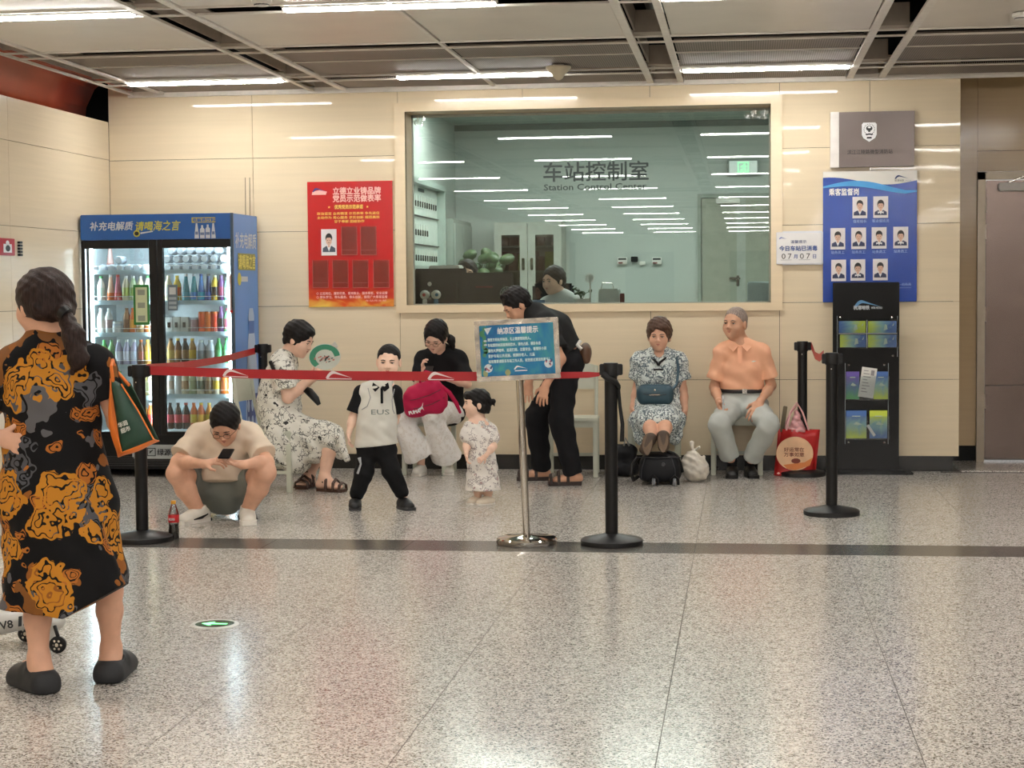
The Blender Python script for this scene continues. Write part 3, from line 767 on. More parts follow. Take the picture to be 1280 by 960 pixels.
    MB().tube([(q[0] - .17, 14.8, .27), (q[0] - .17, 14.8, .7)], .03, 10).build('post', M_STEEL, t)
    MB().lathe([(.24, 0), (.25, .02), (.05, .05)], (q[0] - .17, 14.8, .25), 20).build('base', M_BLACK, t)
    dup(t, (at(584, 342, 15.2)[0] + .15, 15.42, .25), 'black office chair of the second staff member behind the monitors')
desk_things()

# ================================================================ boards on the wall
SKIN_PRINT = mat('print_skin', (222, 182, 160), .5, var=0); HAIR_PRINT = mat('print_hair', (34, 30, 30), .5, var=0); SUIT_PRINT = mat('print_suit', (42, 50, 84), .5, var=0)
PAPER_PRINT = mat('print_paper', (232, 226, 226), .4, var=.01); SUIT_G = mat('print_suit_grey', (70, 78, 92), .5, var=0)
def portrait(T, x, z, w, h, parent, kind, seed=0, y=-.004):
    """printed identity photo: generic head and shoulders"""
    s = MB(); m = [PAPER_PRINT, SUIT_PRINT if kind != 'g' else SUIT_G, M_TXTW, SKIN_PRINT, HAIR_PRINT]
    s.prism([(x, z), (x + w, z), (x + w, z + h), (x, z + h)], T @ Matrix.Translation((0, y, 0)), .003)
    cx, cz = x + w / 2, z + h * .52; y2 = y
    poly(s, T, [(x + w * .08, z + h * .13), (x + w * .92, z + h * .13), (x + w * .9, z + h * .28), (x + w * .68, z + h * .36), (x + w * .32, z + h * .36), (x + w * .1, z + h * .28)], y2 - .0006, 1)
    poly(s, T, [(cx - w * .13, z + h * .36), (cx, z + h * .15), (cx + w * .13, z + h * .36)], y2 - .0012, 2)
    rect(s, T, cx - w * .07, cx + w * .07, z + h * .31, z + h * .44, y2 - .0016, 3)
    if seed % 2: disc(s, T, cx, cz + h * .11, w * .235, h * .215, y2 - .0018, 20, 4)
    else: disc(s, T, cx, cz + h * .14, w * .225, h * .185, y2 - .0018, 20, 4)
    disc(s, T, cx, cz + h * .04, w * .19, h * .165, y2 - .0024, 20, 3)
    poly(s, T, [(cx - w * .2, cz + h * .1), (cx - w * .12, cz + h * (.15 if seed % 3 else .2)), (cx + w * .1, cz + h * .16), (cx + w * .2, cz + h * .09), (cx + w * .15, cz + h * .24), (cx - w * .13, cz + h * .24)], y2 - .003, 4)
    for sx in (-1, 1): disc(s, T, cx + sx * w * .08, cz + h * .055, w * .03, h * .012, y2 - .0032, 8, 4)
    rect(s, T, cx - w * .05, cx + w * .05, cz - h * .045, cz - h * .03, y2 - .0032, 4) if seed % 2 == 0 else rect(s, T, cx - w * .04, cx + w * .04, cz - h * .04, cz - h * .028, y2 - .0032, 4)
    if seed in (1, 4, 5, 7): poly(s, T, [(cx - w * .2, z + h * .3), (cx, z + h * .26), (cx + w * .2, z + h * .3), (cx + w * .2, z + h * .2), (cx, z + h * .25), (cx - w * .2, z + h * .2)], y2 - .0036, 2)
    return s.build('portrait_photo', m, parent)
def red_poster():
    x0, x1, z0, z1 = -3.462, -2.769, 1.303, 2.304
    t = thing('red_poster', 'red staff commitment poster left of the window, one portrait filled in', 'poster', ((x0 + x1) / 2, WY, z0))
    m = bpy.data.materials.new('red_poster'); n = NT(m); b = n.b; b.inputs['Roughness'].default_value = .16
    tc = n.n('ShaderNodeTexCoord'); sp = n.n('ShaderNodeSeparateXYZ'); n.l(tc, 'Object', sp, 0)
    # printed gold glow sweeping along the foot of the sheet (print, fixed to the sheet)
    nz = n.n('ShaderNodeTexNoise'); nz.inputs['Scale'].default_value = 3.5; nz.inputs['Distortion'].default_value = 1.2
    mp = n.n('ShaderNodeMapping'); mp.inputs['Scale'].default_value = (1, 1, 3); mp.inputs['Rotation'].default_value = (0, -.25, 0); n.l(tc, 'Object', mp, 0); n.l(mp, 0, nz, 0)
    mr = n.n('ShaderNodeMapRange'); mr.inputs[1].default_value = .0; mr.inputs[2].default_value = .26; mr.inputs[3].default_value = 1; mr.inputs[4].default_value = 0; n.l(sp, 2, mr, 0)
    mu = n.n('ShaderNodeMath'); mu.operation = 'MULTIPLY'; n.l(mr, 0, mu, 0); n.l(nz, 0, mu, 1)
    rp = n.n('ShaderNodeValToRGB'); e = rp.color_ramp.elements; e[0].position = .18; e[0].color = lin((196, 24, 28)); e[1].position = .62; e[1].color = lin((250, 210, 90))
    k = rp.color_ramp.elements.new(.38); k.color = lin((222, 84, 30)); n.l(mu, 0, rp, 0); n.l(rp, 0, b, 'Base Color')
    MB().box(x0, x1, WY - .012, WY, z0, z1).build('sheet', m, t)
    T = frame((0, WY - .013, 0)); R = lambda px, py: at(px, py, WY - .013)
    PINK = mat('pink_lettering', (255, 196, 186), .5, var=0); GOLD = mat('gold_lettering', (250, 204, 96), .5, var=0)
    text('立德立业铸品牌', T, -3.255, 2.205, .062, PINK, t, bold=.0035, width=.39)
    text('党员示范做表率', T, -3.255, 2.145, .062, PINK, t, bold=.0035, width=.39)
    rs = MB(); rect(rs, T, -3.245, -3.005, 2.082, 2.118, -.001); rs.build('title_band', mat('dark_red_band', (176, 60, 20), .5, var=0), t)
    text('优秀党员示范承诺', T, -3.24, 2.088, .036, GOLD, t, bold=.002, width=.23)
    s = MB()
    for cx in (-3.285, -2.972):
        poly(s, T, [(cx + (.011 if k % 2 == 0 else .005) * math.sin(k * PI / 5), 2.1 + (.011 if k % 2 == 0 else .005) * math.cos(k * PI / 5)) for k in range(10)], -.001)
    s.build('star', GOLD, t)
    for z, ln in ((2.04, '政治坚定 业务精湛 示范表率 争先进位'), (2.008, '主动作为 用心服务 求实创新 规范高效'), (1.977, '甘于奉献 团结协作')):
        w = .51 if len(ln) > 10 else .245
        text(ln, T, -3.385 if len(ln) > 10 else -3.245, z, .024, GOLD, t, bold=.001, width=w)
    lg = MB(); swoosh(lg, T, -3.42, 2.225, .12, -.002, 0); poly(lg, T, [(-3.425, 2.2), (-3.31, 2.2), (-3.3, 2.225), (-3.35, 2.24), (-3.42, 2.225)], -.001, 1); lg.build('metro_mark', [mat('logo_blue', (36, 52, 130), .5, var=0), PINK], t)
    ph = R(402, 319)
    portrait(T, ph[0], ph[2] - .003, .125, .21, t, 'g', 2)
    # clear pockets
    M_POC = glass_mat('clear_pocket', (252, 226, 226), .8, .08, .02)
    for px, py, w, h in ((427, 319, .13, .23), (451, 319, .13, .23), (391, 360, .13, .225), (416, 360, .13, .225), (441, 360, .13, .225), (467, 360, .13, .225)):
        q = R(px, py); f = MB(); x, z = q[0], q[2]
        f.box(x, x + w, WY - .018, WY - .016, z, z + h); f.build('clear_pocket', M_POC, t)
        e = MB(); e.box(x, x + .004, WY - .02, WY - .012, z, z + h).box(x + w - .004, x + w, WY - .02, WY - .012, z, z + h).box(x, x + w, WY - .02, WY - .012, z, z + .004).box(x, x + w, WY - .02, WY - .012, z + .04, z + .043)
        e.build('pocket_edge', mat('pocket_edge', (214, 92, 88), .2), t)
    text('○ 立足岗位、履职尽责、爱岗敬业、服务乘客、安全运营', T, -3.40, 1.402, .024, PINK, t, bold=.001, width=.58)
    text('○ 带头学习、带头服务、带头创新，接受广大乘客监督', T, -3.40, 1.372, .024, PINK, t, bold=.001, width=.58)
    text('车站党支部', T, -3.0, 1.345, .016, PINK, t, width=.17)
red_poster()

def blue_board():
    x0, x1, z0, z1 = .611, 1.321, 1.312, 2.315
    t = thing('blue_board', 'blue supervision board with nine staff portraits above the black brochure stand', 'board', ((x0 + x1) / 2, WY, z0))
    MB().rbox(x0, x1, WY - .02, WY, z0, z1, .002).build('sheet', mat('royal_blue', (24, 68, 164), .18, var=.08, vscale=3), t)
    T = frame((0, WY - .021, 0)); W = x1 - x0
    M_LB = mat('light_blue', (70, 160, 224), .3, var=.03); M_WB = mat('board_white', (226, 222, 214), .3, var=.01)
    up = [(x0 + W * i / 16, z1) for i in range(17)]
    cv = lambda i, a, b, c: z1 - a - b * math.cos(2 * PI * i / 16 * .62 + c)
    lo1 = [(x0 + W * i / 16, z1 - .075 - .03 * math.sin(i / 16 * 2 * PI * .8 - 1.9 + .0)) for i in range(17)]
    s = MB()
    s.strip([T @ Vector((p[0], -.001, p[1])) for p in up], [T @ Vector((p[0], -.001, p[1])) for p in lo1], 0)
    lo2a = [(x0 + W * i / 16, z1 - .108 - .034 * math.sin(i / 16 * 2 * PI * .8 + 1.9 - 2.6)) for i in range(17)]
    up2, lo2 = [], []
    for i in range(17):
        f = i / 16; zc = z1 - .118 + .045 * math.sin(min(1, f * 1.15) * PI * 1.2) - .012 * f
        up2.append(T @ Vector((x0 + W * f, -.0022, zc + .004))); lo2.append(T @ Vector((x0 + W * f, -.0022, zc - .008 - .035 * math.sin(f * PI))))
    s.strip(up2, lo2, 1)
    s.build('header_wave', [M_WB, M_LB], t)
    lg = MB(); swoosh(lg, T, x1 - .17, z1 - .062, .11, -.004); lg.build('metro_mark', mat('logo_navy', (40, 60, 110), .5, var=0), t)
    text('杭港地铁', T, x1 - .17, z1 - .083, .018, M_TXTK, t, dy=-.004, width=.07); text('MTR', T, x1 - .09, z1 - .083, .014, mat('pale_print', (170, 176, 186), .5, var=0), t, dy=-.004, width=.045)
    q = at(1036, 244.5, WY - .02)
    text('乘客监督岗', T, q[0], q[2] + .004, .058, M_TXTW, t, bold=.0025, width=.225)
    ph = [(1065.5, 273, '值班站长'), (1091.5, 272.5, '客运值班员'), (1038, 312, '站务员工'), (1064, 311.5, '站务员工'), (1089.5, 311, '站务员工'), (1116.5, 310.5, '站务员工'), (1039, 351.5, ''), (1063, 351, ''), (1091, 350.5, '')]
    for i, (px, py, cap) in enumerate(ph):
        q = at(px, py, WY - .02)
        portrait(T, q[0], q[2], .112, .165, t, 'b', i)
        if cap: text(cap, T, q[0] + .056, q[2] - .032, .026, mat('pale_blue_print', (150, 180, 236), .5, var=0), t, center=True, width=None, bold=.0005)
    for px, py in ((1119, 356), (1119, 360)):
        q = at(px, py, WY - .02); s = MB(); rect(s, T, q[0], q[0] + .12, q[2], q[2] + .002); s.build('caption_line', MATS['pale_blue_print'], t)
    q = at(1127, 357, WY - .02); text('站务员', T, q[0], q[2], .024, MATS['pale_blue_print'], t)
    q = at(1124, 369.5, WY - .02); text('12345678', T, q[0], q[2], .018, MATS['pale_blue_print'], t) if False else None
blue_board()

def plaque():
    x0, x1, z0, z1 = .668, 1.298, 2.345, 2.766
    t = thing('station_plaque', 'brushed steel plaque with a white shield emblem above the blue board', 'plaque', ((x0 + x1) / 2, WY, z0))
    MB().rbox(x0, x1, WY - .045, WY - .0, z0, z1, .003).build('plate', mat('plaque_steel', (112, 102, 98), .3, .8, var=.06, vscale=2), t)
    MB().rbox(x0 - .003, x0 + .062, WY - .05, WY - .0, z0 - .002, z1 + .002, .002).build('bright_edge', mat('plaque_edge', (226, 220, 214), .35, .2), t)
    T = frame((0, WY - .0455, 0)); cx, cz = .958, 2.62
    s = MB()
    sh = [(-.045, .062), (.045, .062), (.056, .048), (.056, -.03), (.045, -.055), (0, -.085), (-.045, -.055), (-.056, -.03), (-.056, .048)]
    s.prism([(cx + a, cz + b) for a, b in sh], T @ Matrix.Translation((0, -.004, 0)), .004, 0)
    for k in range(20):
        a = 2 * PI * k / 20; disc(s, T, cx + .04 * math.cos(a), cz + .01 + .04 * math.sin(a), .0035, None, -.0046, 6, 1)
    disc(s, T, cx, cz + .018, .024, .02, -.0046, 18, 1); disc(s, T, cx, cz + .026, .012, .008, -.005, 12, 0); rect(s, T, cx - .008, cx + .008, cz - .01, cz, -.0046, 1)
    poly(s, T, [(cx - .03, cz - .026), (cx - .02, cz - .036), (cx, cz - .03), (cx + .02, cz - .036), (cx + .03, cz - .026), (cx, cz - .02)], -.0046, 1)
    rect(s, T, cx - .018, cx + .018, cz - .06, cz - .047, -.0046, 1)
    s.build('shield_emblem', [M_TXTW, M_TXTK], t)
    text('滨江江陵路微型消防站', T, .792, 2.445, .038, mat('plaque_lettering', (44, 40, 40), .5, var=0), t, bold=.001, width=.34)
plaque()

def date_sign():
    x0, x1, z0, z1 = .248, .612, 1.601, 1.862
    t = thing('notice_sign', 'white disinfection date sign with blue lettering between window and blue board', 'sign', ((x0 + x1) / 2, WY, z0))
    MB().rbox(x0, x1, WY - .03, WY - .002, z0, z1, .008).build('plate', mat('sign_white', (226, 228, 234), .3, var=.01), t)
    MB().box(x0 + .012, x1 - .012, WY - .0315, WY - .030, z0 + .014, z1 - .014).build('sheet', mat('sign_sheet', (236, 234, 232), .35, var=.01), t)
    T = frame((0, WY - .0325, 0)); BL = mat('sign_blue', (62, 88, 150), .5, var=0); GR = mat('sign_grey', (120, 124, 150), .5, var=0)
    lg = MB(); swoosh(lg, T, x0 + .028, z1 - .06, .06, -.001); lg.build('metro_mark', mat('logo_sky', (80, 110, 190), .5, var=0), t)
    text('温馨提示', T, x0 + .115, z1 - .092, .026, GR, t, bold=.001, width=.12)
    text('今日车站已消毒', T, x0 + .028, z0 + .112, .042, BL, t, bold=.0022, width=.29)
    D = mat('sign_digits', (92, 92, 90), .5, var=0)
    for ch, px, w in (('0', .045, .03), ('7', .092, .028), ('0', .185, .03), ('7', .233, .028)):
        text(ch, T, x0 + px, z0 + .047, .06, D, t, bold=.0006, width=w)
    for ch, px in (('月', .138), ('日', .28)): text(ch, T, x0 + px, z0 + .052, .036, BL, t, bold=.001)
    s = MB(); rect(s, T, x0 + .04, x0 + .125, z0 + .038, z0 + .040); rect(s, T, x0 + .178, x0 + .265, z0 + .038, z0 + .040); s.build('underline', D, t)
date_sign()

def fire_sign():
    X = -5.11
    y0, y1, z0, z1 = 11.45, 11.86, 1.70, 1.82
    t = thing('fire_sign', 'small red fire sign on the cream left wall at the photo edge', 'sign', (X, (y0 + y1) / 2, z0))
    MB().rbox(X + .0, X + .012, y0 - .12, y1, z0, z1, .003).build('plate', mat('sign_red', (180, 24, 30), .35), t)
    T = frame((X + .0125, 0, 0), (0, 1, 0)); s = MB()
    rect(s, T, y1 - .2, y1 - .06, z0 + .02, z0 + .08); disc(s, T, y1 - .13, z0 + .085, .03, .02); s.build('hose_symbol', M_TXTW, t)
    s = MB(); disc(s, T, y1 - .13, z0 + .05, .04, .022, -.004); s.build('symbol_center', M_TXTK, t)
    b = MB()
    for k in range(5): b.box(X - .0, X + .02, 11.93, 11.975, 1.70 + k * .022, 1.716 + k * .022)
    o = b.build('wall_clip', M_BLACK); tag(o, 'thin black clip strip beside the red fire sign', 'clip')
    b = MB().rbox(X, X + .012, 12.42, 12.46, 1.36, 1.46, .003).build('wall_hook', M_BLACK); tag(b, 'small dark slot cover on the cream wall before the woman\'s face', 'cover')
fire_sign()

def steel_door():
    x0, zt = 1.862, 2.335
    f = MB(); y0 = 14.46
    f.box(x0, x0 + .06, y0, 14.56, .012, zt).box(x0, 3.02, y0, 14.56, zt - .06, zt).box(2.96, 3.02, y0, 14.56, .012, zt)
    r = struct(f.build('door_1', mat('door_frame_steel', (150, 138, 122), .35, .6)), 'worn stainless steel door in the recess at the right edge')
    MB().rbox(x0 + .068, 2.952, 14.49, 14.53, .03, zt - .068, .004).build('door_leaf', M_STAINLESS_DOOR, r)
    MB().box(x0 + .07, 2.95, 14.484, 14.49, .62, .628).build('kick_seam', mat('seam_dark', (90, 80, 74), .5), r)
    for z in (.5, 1.2, 1.86, 2.08): MB().tube([(x0 + .062, 14.475, z - .06), (x0 + .062, 14.475, z + .06)], .011, 8).build('hinge', M_BRUSH, r)
    MB().rbox(x0 + .16, x0 + .40, 14.43, 14.48, 2.18, 2.245, .008).build('door_closer', mat('closer_grey', (150, 144, 138), .35, .5), r)
    MB().tube([(x0 + .24, 14.44, 2.25), (x0 + .36, 14.42, 2.30), (x0 + .38, 14.45, 2.35)], .006, 6).build('closer_arm', M_STEEL, r)
steel_door()

# small things on the ceiling
def ceiling_bits():
    q = atZ(698, 84, 3.02)
    t = thing('cone_sounder', 'cream cone shaped sounder hanging at the end of the middle ceiling light', 'sounder', (q[0], q[1], 2.94))
    MB().lathe([(.09, .085), (.092, .075), (.05, .03), (.03, .0), (.012, -.012), (0, -.014)], (q[0], q[1], 2.94), 24).build('cone', mat('cream_cone', (206, 196, 170), .4), t, smooth=True)
    MB().tube([(q[0], q[1], 3.02), (q[0], q[1], 3.07)], .04, 12).build('mount', M_WHITE, t)
    for px, py, lab in ((327, 5, 'round white smoke detector at the top edge left of the long light'), (1277, 22, 'round white smoke detector at the top right edge')):
        q = atZ(px, py, 3.0)
        t = thing('smoke_detector', lab, 'smoke detector', (q[0], q[1], 2.99))
        MB().lathe([(.055, .04), (.055, .022), (.04, .012), (.04, .005), (.0, .0)], (q[0], q[1], 2.985), 20).build('body', M_WHITE, t, smooth=True)
        MB().lathe([(.042, .02), (.043, .006)], (q[0], q[1], 2.985), 12).build('vents', mat('detector_vents', (90, 88, 84), .5), t)
        MB().tube([(q[0], q[1], 3.02), (q[0], q[1], 3.07)], .03, 10).build('mount', M_WHITE, t)
    # guide light set in the floor
    q = atZ(268.5, 781, 0)
    t = thing('floor_light', 'round steel floor guide light with a green arrow', 'floor light', (q[0], q[1], 0))
    MB().lathe([(.105, 0), (.105, .003), (.098, .006), (.085, .006), (.084, .004)], (q[0], q[1], -.0), 40).build('steel_rim', mat('rim_metal', (206, 206, 200), .3, .35), t)
    MB().lathe([(.0, .0045), (.084, .0045), (.084, .004)], (q[0], q[1], 0), 36).build('lens', mat('dark_green_lens', (28, 74, 52), .12), t)
    T = Matrix(((1, 0, 0, q[0]), (0, 0, 1, q[1]), (0, 1, 0, .0052), (0, 0, 0, 1)))
    T = Matrix(((1, 0, 0, q[0]), (0, 0, 1, q[1]), (0, -1, 0, .0056), (0, 0, 0, 1)))
    s = MB(); rect(s, T, -.02, .055, -.012, .012, 0); poly(s, T, [(-.06, 0), (-.015, .042), (-.005, .03), (-.018, .012), (-.018, -.012), (-.005, -.03), (-.015, -.042)], 0)
    s.build('arrow', emis('arrow_green', (60, 255, 130), 1.6), t)
    # sprinkler wires above the fridge
ceiling_bits()
# ================================================================ drinks fridge
FX0, FX1, FY0, FY1, FZ1 = -5.09, -3.877, 13.08, 13.76, 2.035
FR = thing('drinks_fridge', 'tall two-door drinks fridge with a blue header and a lit interior, left of the posters', 'fridge', ((FX0 + FX1) / 2, 13.4, 0))
M_BLUE = mat('fridge_blue', (36, 96, 172), .3, var=.08, vscale=3)
def fridge():
    b = MB()
    t_ = .03
    b.box(FX0, FX0 + t_, FY0 + .06, FY1, .06, FZ1).box(FX1 - t_, FX1 - .002, FY0 + .06, FY1, .06, FZ1 - .004).box(FX0, FX1 - .002, FY1 - .03, FY1, .06, FZ1)
    b.box(FX0, FX1, FY0 + .06, FY1, FZ1 - .2, FZ1 - .004).box(FX0, FX1, FY0 + .06, FY1, .06, .33)
    b.build('cabinet_body', M_BLACK, FR)
    inn = MB()
    W = mat('fridge_liner', (224, 232, 234), .35)
    ix0, ix1, iz0, iz1 = FX0 + .035, FX1 - .035, .335, FZ1 - .205
    inn.box(ix0, ix1, FY1 - .045, FY1 - .03, iz0, iz1).box(ix0, ix0 + .008, FY0 + .07, FY1 - .03, iz0, iz1).box(ix1 - .008, ix1, FY0 + .07, FY1 - .03, iz0, iz1).box(ix0, ix1, FY0 + .07, FY1 - .03, iz0, iz0 + .01).box(ix0, ix1, FY0 + .07, FY1 - .03, iz1 - .01, iz1)
    inn.build('liner', W, FR)
    MB().rbox(FX0, FX1, FY0, FY0 + .07, FZ1 - .195, FZ1, .006).build('header_panel', M_BLUE, FR)
    MB().rbox(FX1 - .002, FX1 + .004, FY0 + .01, FY1, .06, FZ1 - .002, .002).build('side_panel', mat('fridge_side_blue', (84, 144, 220), .3, var=.05, vscale=2), FR)
    MB().box(FX1 - .014, FX1 + .006, FY0 - .004, FY0 + .012, .06, FZ1).build('edge_strip', mat('edge_strip', (70, 90, 110), .35, .4), FR)
    MB().rbox(FX0 - .0, FX1, FY0 + .015, FY0 + .06, .06, .33, .004).build('base_grille', M_BLACK, FR)
    g = MB()
    for k in range(6): g.box(FX0 + .08, FX1 - .08, FY0 + .008, FY0 + .016, .085 + k * .014, .091 + k * .014)
    g.build('grille_slots', mat('slots', (48, 48, 50), .4), FR)
    ft = MB()
    for x in (FX0 + .08, FX1 - .08):
        for y in (FY0 + .12, FY1 - .08): ft.lathe([(.02, 0), (.02, .06)], (x, y, 0), 10)
    ft.build('feet', M_BLACK, FR)
    # grey strip below the doors
    T = frame((0, FY0 + .014, 0))
    a, b2 = at(172, 556, FY0), at(330, 574, FY0)
    MB().rbox(FX0 + .38, FX1 - .02, FY0 + .004, FY0 + .016, b2[2], a[2], .012).build('label_strip', mat('strip_grey', (172, 178, 178), .35), FR)
    T2 = frame((0, FY0 + .003, 0)); q = at(184, 569.5, FY0)
    s = MB(); s.rbox(q[0], q[0] + .068, FY0 + .001, FY0 + .004, q[2] - .004, q[2] + .06, .002, 0); s.rbox(q[0] + .006, q[0] + .062, FY0 - .001, FY0 + .002, q[2] + .002, q[2] + .054, .002, 1)
    poly(s, T2, [(q[0] + .02, q[2] + .014), (q[0] + .05, q[2] + .044), (q[0] + .045, q[2] + .048), (q[0] + .03, q[2] + .036), (q[0] + .024, q[2] + .04), (q[0] + .02, q[2] + .03)], -.006, 0)
    s.build('strip_mark', [M_TXTK, MATS['strip_grey']], FR)
    text('绿源代饮料', T2, q[0] + .08, q[2] + .006, .055, M_TXTK, FR, bold=.0025, dy=-.003)
    # doors
    GLF = glass_mat('fridge_glass', (236, 242, 242), 1.0, .0, .01)
    xm = at(198, 420, FY0)[0]
    for i, (x0, x1, gx0, gx1, nm) in enumerate(((FX0 + .004, xm - .002, at(108, 420, FY0)[0], at(188, 420, FY0)[0], 'left'), (xm + .002, FX1 - .012, at(205, 420, FY0)[0], at(289, 420, FY0)[0], 'right'))):
        gz0, gz1 = at(200, 540, FY0)[2], at(200, 310, FY0)[2]
        d = MB(); y0, y1 = FY0, FY0 + .045; z0, z1 = .33, FZ1 - .2
        d.rbox(x0, gx0, y0, y1, z0, z1, .004).rbox(gx1, x1, y0, y1, z0, z1, .004).rbox(gx0 - .002, gx1 + .002, y0, y1, gz1, z1, .004).rbox(gx0 - .002, gx1 + .002, y0, y1, z0, gz0, .004)
        dr = d.build('fridge_door', M_BLACKM, FR)
        MB().box(gx0, gx1, y0 + .02, y0 + .026, gz0, gz1).build('door_glass', GLF, dr)
    # shelves with white price rails
    for side, (px0, px1, ys) in (('l', (107, 190, (341, 379, 419, 459, 498))), ('r', (204, 290, (340, 379, 418, 457.5, 496)))):
        x0, x1 = at(px0, 400, FY0 + .1)[0] + .0, at(px1, 400, FY0 + .1)[0]
        for py in ys:
            z = at((px0 + px1) / 2, py, FY0 + .1)[2]
            sh = MB().box(x0, x1, FY0 + .1, FY1 - .06, z, z + .008).build('shelf', MATS['fridge_liner'], FR)
            MB().rbox(x0, x1, FY0 + .088, FY0 + .1, z - .012, z + .022, .003).build('price_rail', mat('price_rail', (206, 226, 232), .4), sh)
            w = MB(); w.tube([(x0, FY0 + .095, z + .052), (x1, FY0 + .095, z + .052)], .0025, 6)
            for k in range(5): w.tube([(x0 + (x1 - x0) * k / 4, FY0 + .095, z + .02), (x0 + (x1 - x0) * k / 4, FY0 + .095, z + .052)], .0022, 6)
            w.build('wire_guard', M_WHITE, sh)
    # lit strips
    E = emis('fridge_led', (226, 244, 255), 30.0)
    for x0, x1 in ((ix0 + .012, ix0 + .03), (at(190.5, 400, 13.2)[0] + .0, at(193.5, 400, 13.2)[0]), (ix1 - .03, ix1 - .012)):
        MB().box(x0, x1, FY0 + .07, FY0 + .085, iz0 + .03, iz1 - .03).build('led_strip', E, FR)
    MB().box(ix0 + .05, ix1 - .05, FY0 + .09, FY0 + .11, iz1 - .025, iz1 - .012).build('led_strip', E, FR)
    xd = at(196, 400, 13.2)[0]
    # header print
    T = frame((0, FY0 - .002, 0)); SIL = mat('silver_lettering', (206, 214, 222), .4, var=0); GOL = mat('gold_green_lettering', (206, 200, 70), .4, var=0)
    a, b2 = at(112, 288.5, FY0), at(166, 288.5, FY0)
    text('补充电解质', T, a[0], a[2] + .006, .072, SIL, FR, bold=.003, width=b2[0] - a[0], shear=.15)
    a, b2 = at(168.5, 287.5, FY0), at(190, 287.5, FY0); c2, d2 = at(191, 287, FY0), at(225, 287, FY0)
    text('请喝', T, a[0], a[2], .075, GOL, FR, bold=.003, width=b2[0] - a[0], shear=.15)
    text('海之言', T, c2[0], c2[2] - .002, .082, GOL, FR, bold=.0025, width=d2[0] - c2[0], shear=.2)
    q = at(171, 292, FY0); s = MB(); disc(s, T, q[0], q[2], .026, .026, -.001, 20, 0); disc(s, T, q[0], q[2], .018, .016, -.002, 16, 1)
    poly(s, T, [(q[0] + .03, q[2] - .004), (q[0] + .13, q[2] + .012), (q[0] + .13, q[2] + .02), (q[0] + .03, q[2] + .008)], -.001, 2)
    s.build('round_mark', [GOL, M_TXTK, SIL], FR)
    a, b2 = at(240.5, 277.5, FY0), at(268.5, 277, FY0)
    s = MB(); rect(s, T, a[0] - .005, b2[0] + .005, a[2] - .006, a[2] + .035, -.001); s.build('gold_band', mat('gold_band', (196, 180, 70), .4, var=0), FR)
    text('电解质饮料', T, a[0], a[2], .036, M_BLUE, FR, bold=.002, width=b2[0] - a[0], dy=-.0025)
    s = MB(); q = at(243, 298, FY0)
    for k, (wd, hh) in enumerate(((.018, .115), (.026, .1), (.026, .105), (.018, .115))):
        cx = q[0] + .02 + k * .044; z = q[2]
        if k in (0, 3): poly(s, T, [(cx - wd, z), (cx + wd, z), (cx + wd * .8, z + hh * .4), (cx + .006, z + hh), (cx - .006, z + hh), (cx - wd * .8, z + hh * .4)], -.001, 0)
        else: poly(s, T, [(cx - wd * .7, z), (cx + wd * .7, z), (cx + wd * .7, z + hh * .7), (cx + wd * .3, z + hh * .82), (cx + wd * .3, z + hh), (cx - wd * .3, z + hh), (cx - wd * .3, z + hh * .82), (cx - wd * .7, z + hh * .7)], -.001, 0)
        rect(s, T, cx - wd * .6, cx + wd * .6, z + hh * .25, z + hh * .45, -.002, 1)
    s.build('printed_bottles', [SIL, mat('print_grey_blue', (110, 130, 170), .4, var=0)], FR)
    # side print
    TS = frame((FX1 + .0055, 0, 0), (0, 1, 0))
    def side(px, py): return atX(px, py, FX1 + .005)
    q, q2 = side(294, 319), side(317, 310)
    text('补充电解质', TS, FY0 + .05, 1.78, .13, SIL, FR, bold=.004, width=.58, shear=.1, dy=-.001)
    s = MB(); rect(s, TS, FY0 + .12, FY0 + .6, 1.60, 1.73, -.0008); s.build('gold_band', mat('gold_band2', (150, 150, 70), .4, var=0), FR)
    text('请喝海之言', TS, FY0 + .12, 1.62, .12, mat('bright_gold', (232, 222, 110), .4, var=0), FR, bold=.005, width=.48, shear=.1, dy=-.002)
    s = MB(); disc(s, TS, FY0 + .15, 1.53, .05, .05, -.001, 20, 0); rect(s, TS, FY0 + .2, FY0 + .38, 1.51, 1.55, -.001, 1); s.build('round_mark', [GOL, SIL], FR)
    s = MB(); cy = FY0 + .46
    pr = [(-.17, .1), (-.19, .5), (-.15, .8), (-.09, 1.08), (-.075, 1.14), (-.08, 1.24), (-.05, 1.30), (.05, 1.30), (.08, 1.24), (.075, 1.14), (.09, 1.08), (.15, .8), (.19, .5), (.17, .1)]
    poly(s, TS, [(cy + a, b + .0) for a, b in pr], -.0012, 0)
    rect(s, TS, cy - .075, cy + .075, 1.10, 1.2, -.002, 1); rect(s, TS, cy - .16, cy + .16, .2, .62, -.002, 2)
    for k in range(9): disc(s, TS, cy - .12 + (k % 3) * .11, .27 + (k // 3) * .13, .035, .05, -.0026, 10, 0)
    s.build('printed_bottle', [mat('print_pale_blue', (176, 200, 232), .35, var=.06, vscale=6), mat('print_mid_blue', (60, 110, 190), .4, var=0), mat('print_deep_blue', (50, 80, 160), .4, var=.1)], FR)
    # stickers on the glass (their square codes left out)
    a, b2 = at(166.5, 356, FY0), at(187.5, 406, FY0)
    o = MB().rbox(a[0], b2[0], FY0 - .004, FY0 - .0, b2[2], a[2], .0015, 0).rbox(a[0] + .018, b2[0] - .018, FY0 - .0055, FY0 - .003, b2[2] + .02, a[2] - .02, .001, 1)
    for k in range(3):
        z = a[2] - .05 - k * .1; o.box(a[0] + .035, b2[0] - .035, FY0 - .0062, FY0 - .0055, z - .03, z + .012, 2)
